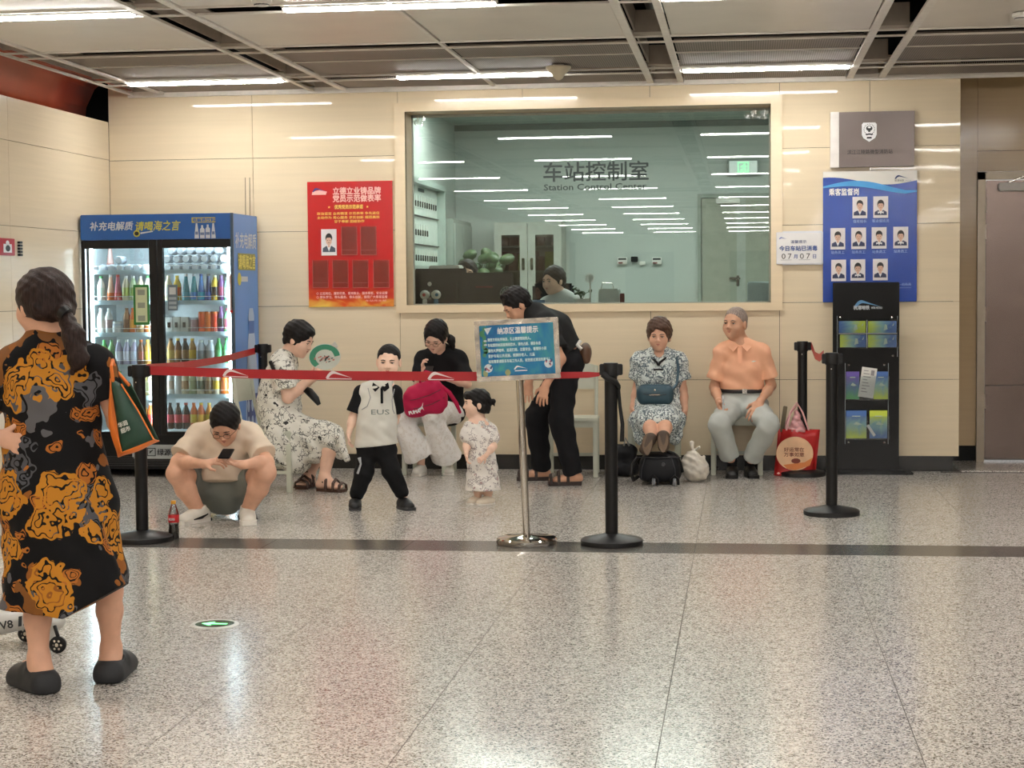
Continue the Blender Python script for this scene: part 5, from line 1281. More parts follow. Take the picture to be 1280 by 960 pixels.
    leaf(1057.5, 1083, 513, 548, VB, 'wide green and blue leaflet at the left of the lowest pocket'); leaf(1087, 1109, 513, 548, HB2 if False else printm('leaflet_tall2', Bl, Tl, G), 'lime topped leaflet at the right of the lowest pocket')
    leaf(1087.2, 1090.6, 530, 546, mat('leaflet_white2', (240, 240, 240), .4, var=0), 'thin white slip leaning in the lowest pocket', y=Y - .06, ang=-33, mark=False)
    s = MB()
    for (p0, p1, y0, y1) in ((1046.5, 1122, 399, 435), (1056.5, 1111, 470, 500), (1056.5, 1111, 520, 549)): pocket(p0, p1, y0, y1, '')
    a, b = at(1083.5, 400, Y - .06), at(1083.5, 435, Y - .06)
    MB().box(a[0] - .003, a[0] + .003, Y - .075, Y - .06, b[2], a[2]).build('pocket_divider', MATS['acrylic_edge'], t)
    a, b = at(1048, 417, Y - .06), at(1121, 417, Y - .06)
    MB().box(a[0], b[0], Y - .075, Y - .06, a[2] - .003, a[2] + .003).build('pocket_divider', MATS['acrylic_edge'], t)
brochure_stand()

# ================================================================ chairs
M_CH = mat('chair_plastic', (198, 200, 184), .45, var=.03)
def chair(x, y, ang, lab, w=.40, d=.38, back=True, h=.45):
    """plain pale chair; ang = direction it faces (0 = towards the camera)"""
    t = thing('chair', lab, 'chair', (x, y, 0), 'pale chairs along the wall')
    R = Matrix.Translation((x, y, 0)) @ Matrix.Rotation(ang, 4, 'Z')
    w2, d2 = w / 2, d / 2
    MB().rbox(-w2, w2, -d2, d2, h - .028, h, .008, 0, R).build('seat', M_CH, t, smooth=40)
    MB().rbox(-w2 + .02, w2 - .02, -d2 + .015, -d2 + .03, h - .07, h - .026, .003, 0, R).rbox(-w2 + .02, w2 - .02, d2 - .03, d2 - .015, h - .07, h - .026, .003, 0, R).rbox(-w2 + .015, -w2 + .03, -d2 + .02, d2 - .02, h - .07, h - .026, .003, 0, R).rbox(w2 - .03, w2 - .015, -d2 + .02, d2 - .02, h - .07, h - .026, .003, 0, R).build('apron', M_CH, t)
    for sx in (-1, 1):
        for sy in (-1, 1):
            cx, cy = sx * (w2 - .022), sy * (d2 - .022)
            MB().rbox(cx - .018, cx + .018, cy - .018, cy + .018, 0, h - .02, .005, 0, R).build('leg', M_CH, t)
    for sx in (-1, 1): MB().rbox(sx * (w2 - .022) - .01, sx * (w2 - .022) + .01, -d2 + .03, d2 - .03, .13, .155, .003, 0, R).build('stretcher', M_CH, t)
    MB().rbox(-w2 + .03, w2 - .03, d2 - .03, d2 - .012, .13, .155, .003, 0, R).build('stretcher', M_CH, t)
    if back:
        for sx in (-1, 1):
            MB().tube([R @ Vector((sx * (w2 - .025), d2 - .02, h - .02)), R @ Vector((sx * (w2 - .025), d2 + .03, h + .2)), R @ Vector((sx * (w2 - .03), d2 + .05, h + .38))], .014, 8).build('back_post', M_CH, t, smooth=True)
        s = MB(); pts_t, n = [], 9
        for k in range(n):
            f = k / (n - 1); xx = -w2 + .01 + (w - .02) * f; bow = .03 * math.sin(f * PI); up = .03 * math.sin(f * PI)
            pts_t.append((xx, bow, up))
        vs = []
        for dy in (0, .016):
            for zz, k2 in ((h + .20, 0), (h + .38, 1)):
                vs += [R @ Vector((p[0], d2 + .03 + p[1] + dy + .02 * k2, zz + (p[2] if k2 else 0))) for p in pts_t]
        fs = []
        for k in range(n - 1):
            fs += [(k, k + 1, n + k + 1, n + k), (2 * n + k, 3 * n + k, 3 * n + k + 1, 2 * n + k + 1), (k, 2 * n + k, 2 * n + k + 1, k + 1), (n + k, n + k + 1, 3 * n + k + 1, 3 * n + k)]
        fs += [(0, n, 3 * n, 2 * n), (n - 1, 3 * n - 1, 4 * n - 1, 2 * n - 1)]
        s.add(vs, fs).build('backrest', M_CH, t, smooth=40)
    return t
# facing: chair front is local -y; ang rotates it
q = atZ(352, 616); CH1 = (q[0] + .12, q[1] + .30)
chair(-3.36, 12.32, PI / 2 - .08, 'pale chair under the woman with the round fan, nearest the fridge', h=.44)
q0, q1 = atZ(513, 592), atZ(566, 597)
chair(-2.44, 13.50, -.06, 'pale chair under the woman in white trousers with the pink backpack', w=.36)
chair(-1.30, 13.40, .05, 'empty pale chair behind the bending man', w=.40)
chair(-.68, 13.55, 0, 'pale chair under the woman with the teal handbag', w=.40, h=.44, back=False)
chair(-.05, 13.60, 0, 'pale chair under the man in the orange polo shirt', w=.40, d=.36, back=False)

# ================================================================ bags and loose things
def sofa_suitcase():
    a = at(789, 611, 12.72)
    return a
# ================================================================ smooth bodies grown from distance fields
V3 = lambda *a: np.array(a[0] if len(a) == 1 else a, dtype=float)
def unit(v): v = np.asarray(v, float); return v / max(np.linalg.norm(v), 1e-9)
class Field:
    def __init__(s): s.p = []; s.post = []
    def cap(s, a, b, ra, rb, u=None, fa=1.0, fb=None, k=.02, cut=False, cuta=False, sub=False):
        """tapered limb a-b; u: a direction in which it is wider by fa..fb; cut: flat end at b"""
        s.p.append(('c', V3(a), V3(b), ra, rb, None if u is None else unit(u), fa, fa if fb is None else fb, k, cut, cuta, sub)); return s
    def ell(s, c, r, F=None, k=.02, sub=False):
        """ellipsoid; F rows = its axes"""
        s.p.append(('e', V3(c), V3(r), np.eye(3) if F is None else np.array(F, float), k, sub)); return s
    def bounds(s):
        lo, hi = np.full(3, 1e9), np.full(3, -1e9)
        for p in s.p:
            if p[-1]: continue
            if p[0] == 'c':
                m = max(p[3], p[4]) * max(1, p[6], p[7]) + .01
                lo = np.minimum(lo, np.minimum(p[1], p[2]) - m); hi = np.maximum(hi, np.maximum(p[1], p[2]) + m)
            else:
                m = max(p[2]) + .01; lo = np.minimum(lo, p[1] - m); hi = np.maximum(hi, p[1] + m)
        return lo, hi
    def mesh(s, h, cuts=(), noise=None):
        lo, hi = s.bounds(); lo = lo - 2 * h; n = np.ceil((hi - lo) / h).astype(int) + 3
        V = np.full(n, 1.0, np.float32)
        ax = [lo[i] + h * np.arange(n[i]) for i in range(3)]
        for p in s.p:
            if p[0] == 'c':
                _, a, b, ra, rb, u, fa, fb, k, cut, cuta, sub = p
                m = max(ra, rb) * max(1, fa, fb) + k + 2 * h; l2, h2 = np.minimum(a, b) - m, np.maximum(a, b) + m
            else:
                _, c, r, F, k, sub = p; m = max(r) + k + 2 * h; l2, h2 = c - m, c + m
            i0 = np.clip(((l2 - lo) / h).astype(int), 0, n); i1 = np.clip(((h2 - lo) / h).astype(int) + 2, 0, n)
            if (i1 <= i0).any(): continue
            X = ax[0][i0[0]:i1[0], None, None]; Y = ax[1][None, i0[1]:i1[1], None]; Z = ax[2][None, None, i0[2]:i1[2]]
            if p[0] == 'c':
                d = b - a; L2 = max(d.dot(d), 1e-9)
                px, py, pz = X - a[0], Y - a[1], Z - a[2]
                t = np.clip((px * d[0] + py * d[1] + pz * d[2]) / L2, 0, 1)
                qx, qy, qz = px - t * d[0], py - t * d[1], pz - t * d[2]
                if u is not None:
                    qu = qx * u[0] + qy * u[1] + qz * u[2]; g = (1 / (fa + (fb - fa) * t) - 1) * qu
                    qx = qx + g * u[0]; qy = qy + g * u[1]; qz = qz + g * u[2]
                D = np.sqrt(qx * qx + qy * qy + qz * qz) - (ra + (rb - ra) * t)
                if cut:
                    w = d / math.sqrt(L2); D = np.maximum(D, (X - b[0]) * w[0] + (Y - b[1]) * w[1] + (Z - b[2]) * w[2])
                if cuta:
                    w = -d / math.sqrt(L2); D = np.maximum(D, (X - a[0]) * w[0] + (Y - a[1]) * w[1] + (Z - a[2]) * w[2])
            else:
                x, y, z = X - c[0], Y - c[1], Z - c[2]
                e = [F[i][0] * x + F[i][1] * y + F[i][2] * z for i in range(3)]
                k0 = np.sqrt((e[0] / r[0]) ** 2 + (e[1] / r[1]) ** 2 + (e[2] / r[2]) ** 2)
                k1 = np.sqrt((e[0] / r[0] ** 2) ** 2 + (e[1] / r[1] ** 2) ** 2 + (e[2] / r[2] ** 2) ** 2) + 1e-6
                D = k0 * (k0 - 1) / k1
            sl = V[i0[0]:i1[0], i0[1]:i1[1], i0[2]:i1[2]]
            if sub:
                D = -D; hh = np.maximum(k - np.abs(sl - D), 0) / k
                sl[:] = np.maximum(sl, D) + hh * hh * k * .25
            else:
                hh = np.maximum(k - np.abs(sl - D), 0) / k
                sl[:] = np.minimum(sl, D) - hh * hh * k * .25
        X, Y, Z = ax[0][:, None, None], ax[1][None, :, None], ax[2][None, None, :]
        if noise:
            amp, sc = noise
            V += (amp * (np.sin(X * sc + 1.7 * np.sin(Z * sc * .6)) * np.sin(Z * sc * .8 + 1.3 * np.sin(Y * sc * .7)) + .5 * np.sin(Z * sc * 1.9 + X * sc * 1.3 + Y * sc))).astype(np.float32)
        for q, nn in cuts:
            nn = unit(nn); V = np.maximum(V, ((X - q[0]) * nn[0] + (Y - q[1]) * nn[1] + (Z - q[2]) * nn[2]).astype(np.float32))
        return nets(V, lo, h)
def nets(V, lo, h):
    I = V < 0
    c = np.zeros(tuple(x - 1 for x in V.shape), np.int8)
    sl = lambda a: slice(1, None) if a else slice(0, -1)
    for i in (0, 1):
        for j in (0, 1):
            for k in (0, 1): c += I[sl(i), sl(j), sl(k)]
    act = (c > 0) & (c < 8); idx = np.argwhere(act)
    ids = np.full(act.shape, -1, np.int32); ids[act] = np.arange(len(idx))
    acc = np.zeros((len(idx), 3)); cnt = np.zeros(len(idx))
    x, y, z = idx.T
    cor = {(i, j, k): V[x + i, y + j, z + k] for i in (0, 1) for j in (0, 1) for k in (0, 1)}
    for a in cor:
        for d in range(3):
            if a[d]: continue
            b = list(a); b[d] = 1; b = tuple(b)
            va, vb = cor[a], cor[b]; m = (va < 0) != (vb < 0)
            t = np.where(m, va / np.where(m, va - vb, 1), 0)
            for e in range(3): acc[:, e] += np.where(m, a[e] + (t if e == d else 0), 0)
            cnt += m
    P = lo + h * (idx + acc / cnt[:, None])
    faces = []
    for d in range(3):
        s0 = [slice(1, -1)] * 3; s1 = [slice(1, -1)] * 3; s0[d] = slice(0, -1); s1[d] = slice(1, None)
        A, B = I[tuple(s0)], I[tuple(s1)]; ch = A != B; q = np.argwhere(ch)
        if not len(q): continue
        off = np.ones(3, int); off[d] = 0; q = q + off; flip = A[ch]
        e, f = [(1, 2), (2, 0), (0, 1)][d]
        def g(a, b):
            r = q.copy(); r[:, e] -= a; r[:, f] -= b; return ids[r[:, 0], r[:, 1], r[:, 2]]
        F = np.stack([g(1, 1), g(0, 1), g(0, 0), g(1, 0)], 1)
        F[~flip] = F[~flip][:, ::-1]; faces.append(F)
    return P, np.concatenate(faces)
def npmesh(name, P, F, mats, parent, smooth=True, mi=None):
    me = bpy.data.meshes.new(name); o = np.array(world_loc(parent)) if parent else np.zeros(3)
    me.vertices.add(len(P)); me.vertices.foreach_set('co', (P - o).astype(np.float32).ravel())
    k = F.shape[1]; me.loops.add(len(F) * k); me.loops.foreach_set('vertex_index', F.astype(np.int32).ravel())
    me.polygons.add(len(F)); me.polygons.foreach_set('loop_start', np.arange(0, len(F) * k, k, dtype=np.int32))
    try: me.polygons.foreach_set('loop_total', np.full(len(F), k, dtype=np.int32))
    except Exception: pass
    if mi is not None: me.polygons.foreach_set('material_index', mi.astype(np.int32))
    if smooth: me.polygons.foreach_set('use_smooth', np.ones(len(F), bool))
    for m in (mats if isinstance(mats, (list, tuple)) else [mats]): me.materials.append(m)
    me.update(calc_edges=True); me.validate()
    ob = bpy.data.objects.new(name, me); COL.objects.link(ob)
    if parent: ob.parent = parent
    return ob
def grow(name, field, h, mats, parent, cuts=(), noise=None, paint=None):
    P, F = field.mesh(h, cuts, noise)
    mi = None
    if paint is not None: mi = paint(P[F].mean(1))
    return npmesh(name, P, F, mats, parent, True, mi)

# ---------------------------------------------------------------- figure parts
def skinmat(name, col, rough=.5):
    m = mat(name, col, rough, var=.05, vscale=25, spec=.35)
    b = m.node_tree.nodes['Principled BSDF']; b.inputs['Subsurface Weight'].default_value = .0
    return m
def hairmat(name, col, dirn=(1, 1, .12)):
    if name in MATS: return MATS[name]
    m = bpy.data.materials.new(name); t = NT(m); b = t.b; c = lin(col)
    tc = t.n('ShaderNodeTexCoord'); mp = t.n('ShaderNodeMapping'); mp.inputs['Scale'].default_value = (120, 120, 14); t.l(tc, 'Object', mp, 0)
    nz = t.n('ShaderNodeTexNoise'); nz.inputs['Scale'].default_value = 1.3; nz.inputs['Detail'].default_value = 3; t.l(mp, 0, nz, 0)
    rp = t.n('ShaderNodeValToRGB'); rp.color_ramp.elements[0].position = .35; rp.color_ramp.elements[1].position = .75
    rp.color_ramp.elements[0].color = (*[x * .6 for x in c[:3]], 1); rp.color_ramp.elements[1].color = (*[min(1, x * 1.5 + .002) for x in c[:3]], 1)
    t.l(nz, 'Fac', rp, 0); t.l(rp, 0, b, 'Base Color'); b.inputs['Roughness'].default_value = .5; b.inputs['Specular IOR Level'].default_value = .22
    bp = t.n('ShaderNodeBump'); bp.inputs['Strength'].default_value = .5; bp.inputs['Distance'].default_value = .004; t.l(nz, 'Fac', bp, 'Height'); t.l(bp, 0, b, 'Normal')
    MATS[name] = m; return m
def clothmat(name, col, rough=.85, fold=.35, fs=16, var=.05):
    if name in MATS: return MATS[name]
    m = mat(name, col, rough, var=var, vscale=9, bump=fold, bscale=fs, spec=.25); return m
LIP = mat('lip', (178, 96, 88), .5); EYEW = mat('eye_white', (214, 206, 196), .3); IRIS = mat('iris', (24, 18, 16), .25); BROW = mat('brow', (36, 28, 26), .7)
BROWG = mat('brow_grey', (92, 82, 76), .7)
class Head:
    """c centre (between the ears, eye level), f the way the face looks, u crown direction"""
    def __init__(s, c, f, u=(0, 0, 1), sc=1.0, w=1.0):
        s.c = V3(c); s.f = unit(f); u = V3(u); s.u = unit(u - s.f * s.f.dot(u)); s.r = np.cross(s.f, s.u); s.s = sc; s.w = w
    def p(s, x, y, z): return s.c + s.s * (s.r * x * s.w + s.f * y + s.u * z)
    def F(s): return [s.r, s.f, s.u]
    def field(s, fd, mouth_open=0, chub=0, ears=True):
        S = s.s; F = s.F(); E = lambda x, y, z, a, b, c, k=.015, sub=False: fd.ell(s.p(x, y, z), (a * S * s.w, b * S, c * S), F, k * S, sub)
        E(0, -.012, .032, .076, .094, .086); E(0, .035, -.01, .064, .058, .075, .03); E(0, .036, -.062, .05 + chub * .5, .048, .046, .035)
        E(0, .066, -.088, .02, .018, .018, .025)
        for q in (-1, 1):
            E(q * .038, .06, -.03, .026 + chub, .024, .028, .025)
            E(q * .032, .098, .006, .02, .013, .013, .012, True); E(q * .031, .079, .004, .016, .011, .011, .006)
            if ears: E(q * .078, -.004, -.008, .011, .019, .032, .008)
        fd.cap(s.p(-.034, .083, .024), s.p(.034, .083, .024), .010 * S, .010 * S, k=.015 * S)
        fd.cap(s.p(0, .088, .012), s.p(0, .103, -.024), .007 * S, .011 * S, k=.012 * S)
        fd.cap(s.p(-.012, .096, -.028), s.p(.012, .096, -.028), .008 * S, .008 * S, k=.008 * S)
        fd.cap(s.p(-.016, .083, -.053), s.p(.016, .083, -.053), .007 * S, .007 * S, k=.01 * S)
        if mouth_open: E(0, .096, -.056, .014, .014, .009 * mouth_open + .004, .004, True)
    def features(s, parent, brow=BROW, eyes='open', lip=LIP, mouth=True, glasses=None, sides=(-1, 1), smile=0):
        S = s.s
        for q in sides:
            mb = MB(); bw = MB()
            h = {'open': .0052, 'down': .0028, 'narrow': .0034}[eyes]
            T = Matrix([[*(s.r * 1.0)[[0]], s.f[0], s.u[0], 0], [s.r[1], s.f[1], s.u[1], 0], [s.r[2], s.f[2], s.u[2], 0], [0, 0, 0, 1]])
            c = s.p(q * .031, .0895, .0035 - (.003 if eyes == 'down' else 0))
            pts, n = [], 10
            ring = lambda rx, rz, dy: [tuple(c + S * (s.r * rx * math.cos(2 * PI * i / n) * s.w + s.u * rz * math.sin(2 * PI * i / n) + s.f * (dy - .002 * abs(math.cos(2 * PI * i / n))))) for i in range(n)]
            mb.add(ring(.0145, h, .0008), [tuple(range(n))], 0); mb.add(ring(.0062, h * .98, .002), [tuple(range(n))], 1)
            mb.tube([s.p(q * .016, .0905, .004 + h), s.p(q * .031, .0925, .0055 + h), s.p(q * .046, .0875, .003 + h)], .0018 * S, 5, 1)
            bw.tube([s.p(q * .014, .0945, .021), s.p(q * .03, .0955, .026), s.p(q * .047, .086, .021)], [.0028 * S, .0034 * S, .002 * S], 6)
            mb.build('eye', [EYEW, IRIS], parent); bw.build('eyebrow', brow, parent, smooth=True)
        if mouth:
            l = MB(); l.tube([s.p(-.023, .0835, -.052 + smile), s.p(-.009, .0925, -.0505), s.p(.0, .0925, -.0515), s.p(.009, .0925, -.0505), s.p(.023, .0835, -.052 + smile)], [.0015 * S, .0034 * S, .003 * S, .0034 * S, .0015 * S], 6)
            l.tube([s.p(-.017, .0855, -.057 + smile * .5), s.p(0, .0915, -.059), s.p(.017, .0855, -.057 + smile * .5)], [.0015 * S, .0042 * S, .0015 * S], 6); l.build('lips', lip, parent, smooth=True)
        if glasses:
            g = MB()
            for q in (-1, 1):
                g.tube([s.p(q * .032 + .021 * math.cos(a), .106 - .0 * abs(q), .0 + .017 * math.sin(a)) for a in np.linspace(0, 2 * PI, 17)], .0013 * S, 5)
                g.tube([s.p(q * .053, .104, .004), s.p(q * .078, .06, .006), s.p(q * .084, -.01, .004)], .0014 * S, 5)
            g.tube([s.p(-.011, .107, .003), s.p(.011, .107, .003)], .0014 * S, 5)
            g.build('glasses', glasses, parent)
    def hair(s, parent, m, style='short', h=.005, grow_=.012, extra=None, noise=(.0022, 90)):
        S = s.s; fd = Field(); F = s.F(); g = grow_
        E = lambda x, y, z, a, b, c, k=.012, sub=False: fd.ell(s.p(x, y, z), (a * S * s.w, b * S, c * S), F, k * S, sub)
        if style == 'buzz':
            E(0, -.014, .036, .081, .095, .088); E(0, -.045, -.01, .071, .052, .058)
            E(0, .11, -.03, .09, .085, .098, .01, True); E(0, .02, -.075, .1, .12, .06, .01, True)
        elif style == 'short':
            E(0, -.016, .036, .076 + g, .092 + g, .084 + g * 1.3); E(0, -.05, -.02, .068 + g * .6, .045 + g * .5, .06)
            E(0, .115, -.03, .085, .085, .1, .01, True); E(0, .03, -.08, .1, .12, .062, .01, True)
        elif style == 'bob':
            E(0, -.016, .03, .08 + g, .094 + g, .088 + g); E(0, -.04, -.03, .08 + g, .065 + g, .07)
            E(0, .11, -.035, .066, .085, .09, .01, True); E(0, .0, -.125, .12, .12, .06, .02, True)
        elif style == 'tied':
            E(0, -.018, .034, .077 + g, .092 + g, .086 + g); E(0, -.05, -.01, .07 + g, .05 + g, .06)
            E(0, .118, -.03, .078, .09, .098, .01, True); E(0, .03, -.09, .1, .11, .07, .01, True)
        if style in ('tied', 'bob'): fd.cap(s.p(.012, .10, .085), s.p(.006, .0, .145 + g), .005 * S, .004 * S, k=.012 * S, sub=True)
        if extra: extra(s, fd)
        return grow('hair', fd, h * S if S > .7 else .004, m, parent, noise=noise)
def hand(fd, w, d, n, side, sc=1.0, curl=.5, thumb=.5, spread=.12, fold=None):
    """w wrist, d finger direction, n palm-facing direction, side thumb side"""
    w = V3(w); d = unit(d); n = V3(n); n = unit(n - d * d.dot(n)); sd = np.cross(d, n); side = V3(side)
    if sd.dot(side) < 0: sd = -sd
    s = sc
    fd.cap(w - d * .01 * s, w + d * .035 * s, .019 * s, .017 * s, sd, 1.3, 1.7, k=.02 * s)
    fd.cap(w + d * .03 * s, w + d * .078 * s, .0145 * s, .0125 * s, sd, 2.1, 2.9, k=.012 * s)
    lens = (.066, .074, .069, .054); cs = fold if fold else [curl] * 4
    for i in range(4):
        o = (.0315 - .021 * i) * s; b = w + d * (.084 - .004 * abs(i - 1.2)) * s + sd * o
        dd = unit(d + sd * spread * (1.3 - i) * .7); L = lens[i] * s; a = 0
        segs = (.44, .31, .25); r = (.0088, .0082, .0075, .0066)
        for q in range(3):
            a += cs[i] * (.75 if q == 0 else 1.0); v = dd * math.cos(a) + n * math.sin(a); e = b + v * L * segs[q]
            fd.cap(b, e, r[q] * s, r[q + 1] * s, k=.004 * s); b = e
    b = w + d * .022 * s + sd * .026 * s + n * .004 * s; v = unit(d * .65 + sd * .75 + n * thumb * .6); e = b + v * .04 * s
    fd.cap(b, e, .0125 * s, .0098 * s, k=.01 * s); v2 = unit(d * .9 + sd * .25 + n * thumb); e2 = e + v2 * .03 * s
    fd.cap(e, e2, .0098 * s, .0078 * s, k=.004 * s)
def foot(fd, an, toe, sc=1.0):
    """bare foot from ankle to toes, sole about .075*sc below the ankle; five toes"""
    an = V3(an); toe = V3(toe); d = toe - an; d[2] = 0; d = unit(d); z = min(toe[2], an[2]); sd = np.cross(d, (0, 0, 1))
    heel = an - d * .03 * sc; heel[2] = toe[2] + .012 * sc
    fd.cap(an, heel, .034 * sc, .03 * sc, k=.03 * sc)
    fd.cap(heel, toe - d * .05 * sc, .028 * sc, .02 * sc, sd, 1.0, 2.0, k=.03 * sc); fd.cap(an + d * .01, toe - d * .05 * sc, .032 * sc, .018 * sc, sd, 1, 1.6, k=.03 * sc)
    for i in range(5):
        o = sd * (.032 - .016 * i) * sc; b = toe - d * (.045 + .004 * i) * sc + o; fd.cap(b, b + d * (.04 - .003 * i) * sc, .011 * sc, (.011 if i else .012) * sc, k=.006 * sc)
def shoe(name, an, toe, m, parent, sc=1.0, sole=None, h=.005, hgt=.075, wide=1.0, stripe=None, low=False, open_=None, extra=None):
    """closed shoe under the ankle an pointing to toe (both at floor height z = toe[2])"""
    an = V3(an); toe = V3(toe); z0 = toe[2]; d = toe - an; d[2] = 0; L = np.linalg.norm(d); d = unit(d); sd = np.cross(d, (0, 0, 1)); up = V3(0, 0, 1)
    heel = V3(an[0], an[1], z0) - d * .035 * sc; tip = V3(toe[0], toe[1], z0)
    root = MB()
    f = Field(); r = .036 * sc * wide
    f.cap(heel + up * .04 * sc, heel + up * .03 * sc + d * .09 * sc, .036 * sc, .034 * sc, sd, .95, 1.05, k=.03)
    f.cap(heel + up * .032 * sc + d * .06 * sc, tip - d * .035 * sc + up * .024 * sc, .033 * sc, .024 * sc, sd, 1.1, 1.5 * wide, k=.03)
    if not low: f.cap(heel + up * .035 * sc + d * .025 * sc, V3(an[0], an[1], z0 + hgt * sc), .036 * sc, .036 * sc, k=.025, cut=True)
    f.cap(heel + up * .05 * sc + d * .06 * sc, heel + up * .03 * sc + d * .14 * sc, .03 * sc, .026 * sc, sd, 1.0, 1.2, k=.025)
    if extra: extra(f, heel, tip, d, sd, up)
    o = grow(name, f, h, m, parent, cuts=[((0, 0, z0 + (.016 * sc if sole else .003)), (0, 0, -1))])
    if sole:
        s = MB(); n = 22; pts = []
        for i in range(n):
            a = 2 * PI * i / n; t = (1 - math.cos(a)) / 2; w = (.030 + .012 * t + .008 * math.sin(PI * t)) * sc * wide * (1 if math.sin(a) >= 0 else -1) * min(1, abs(math.sin(a)) * 2.2) ** .6
            pts.append(heel - d * .032 * sc + d * t * (np.linalg.norm(tip - heel) + .042 * sc) + sd * w)
        vs = [tuple(p + up * .001) for p in pts] + [tuple(p + up * .022 * sc + (0, 0, 0)) for p in pts]
        s.add(vs, [tuple(range(n)), tuple(range(n, 2 * n))[::-1]] + [(i, (i + 1) % n, n + (i + 1) % n, n + i) for i in range(n)])
        s.build('sole', sole, o)
    return o
def sandal(name, an, toe, m, parent, sc=1.0, thick=.022, straps=(.35, .62, .85), heelstrap=True):
    an = V3(an); toe = V3(toe); z0 = toe[2]; d = toe - an; d[2] = 0; d = unit(d); sd = np.cross(d, (0, 0, 1)); up = V3(0, 0, 1)
    heel = V3(an[0], an[1], z0) - d * .04 * sc; tip = V3(toe[0], toe[1], z0); L = np.linalg.norm(tip - heel) + .03 * sc
    s = MB(); n = 24; pts = []
    for i in range(n):
        a = 2 * PI * i / n; t = (1 - math.cos(a)) / 2; w = (.034 + .014 * t) * sc * (1 if math.sin(a) >= 0 else -1) * min(1, abs(math.sin(a)) * 2) ** .6
        pts.append(heel - d * .015 * sc + d * t * L + sd * w)
    vs = [tuple(p + up * .001) for p in pts] + [tuple(p + up * thick) for p in pts]
    s.add(vs, [tuple(range(n)), tuple(range(n, 2 * n))[::-1]] + [(i, (i + 1) % n, n + (i + 1) % n, n + i) for i in range(n)])
    o = s.build(name, m, parent)
    st = MB()
    for t in straps:
        c = heel + d * L * t; w = (.040 + .012 * t) * sc; hh = (.095 * (1 - t) + .032) * sc
        st.tube([tuple(c + sd * w + up * thick * .5), tuple(c + sd * w * .85 + up * (thick + hh * .6)), tuple(c + up * (thick + hh)), tuple(c - sd * w * .85 + up * (thick + hh * .6)), tuple(c - sd * w + up * thick * .5)], .0115 * sc, 8, flat=(up + d * .5, .45))
    if heelstrap:
        c = heel + d * .03; st.tube([tuple(c + d * .03 + sd * .036 * sc + up * (thick + .045 * sc)), tuple(c - d * .012 * sc + sd * .02 * sc + up * (thick + .05 * sc)), tuple(c - d * .025 * sc + up * (thick + .05 * sc)), tuple(c - d * .012 * sc - sd * .02 * sc + up * (thick + .05 * sc)), tuple(c + d * .03 - sd * .036 * sc + up * (thick + .045 * sc))], .008 * sc, 8)
    st.build('straps', m, o, smooth=True)
    return o
def limb_arm(fd, sh, el, wr, s=1.0, slim=1.0):
    r = s * slim
    fd.cap(sh, el, .046 * r, .036 * r, k=.03); fd.cap(el, V3(el) * .65 + V3(wr) * .35, .036 * r, .036 * r, k=.02); fd.cap(V3(el) * .65 + V3(wr) * .35, wr, .036 * r, .0235 * r, k=.02)
def limb_leg(fd, hp, kn, an, s=1.0, slim=1.0):
    r = s * slim; hp, kn, an = V3(hp), V3(kn), V3(an)
    fd.cap(hp, kn, .082 * r, .056 * r, k=.04)
    fd.ell(kn, (.055 * r,) * 3, k=.02)
    mid = kn * .68 + an * .32; fd.cap(kn, mid, .053 * r, .055 * r, k=.02); fd.cap(mid, an, .055 * r, .034 * r, k=.02)
def torso(fd, J, s=1.0, g=0, slim=1.0, belly=0, k=.05, rt=None):
    """pelvis, chest, neck base, shoulders; g = cloth thickness"""
    pe, ch, nk, sl, sr = [V3(J[a]) for a in ('pelvis', 'chest', 'neck', 'shl', 'shr')]
    rt = unit(sr - sl) if rt is None else unit(rt)
    hl, hr = V3(J['hipl']), V3(J['hipr']); hrt = unit(hr - hl)
    r = s * slim
    fd.cap(hl, hr, .095 * r + g, .095 * r + g, k=k)
    wa = pe * .5 + ch * .5
    fd.cap(pe, wa, .1 * r + g, (.092 + belly) * r + g, hrt, 1.35, 1.28, k=k); fd.cap(wa, ch, (.092 + belly) * r + g, .105 * r + g, rt, 1.28, 1.32, k=k)
    fd.cap(ch, nk * .8 + ch * .2, .105 * r + g, .07 * r + g, rt, 1.32, 1.25, k=k)
    fd.cap(sl, sr, .05 * r + g, .05 * r + g, k=k); fd.cap(sl * .75 + nk * .25, nk, .045 * r + g, .045 * r + g, k=k); fd.cap(sr * .75 + nk * .25, nk, .045 * r + g, .045 * r + g, k=k)
def neckf(fd, hd, nk, s=1.0, r=.05):
    fd.cap(hd.p(0, -.022, -.045), nk, r * s, (r + .008) * s, k=.03)
def person(label, loc, group=None): return thing('person', label, 'person', tuple(loc), group)
def J_(px, py, Y): return at(px, py, Y)
SK1 = skinmat('skin_light', (234, 192, 168)); SK2 = skinmat('skin_tan', (212, 162, 132)); SK3 = skinmat('skin_child', (240, 202, 178)); SK4 = skinmat('skin_warm', (222, 172, 144))
HB_ = hairmat('hair_black', (22, 18, 18)); HBR = hairmat('hair_brown_black', (44, 30, 26)); HGR = hairmat('hair_grey', (150, 146, 142)); HDB = hairmat('hair_dark_brown', (84, 62, 50))
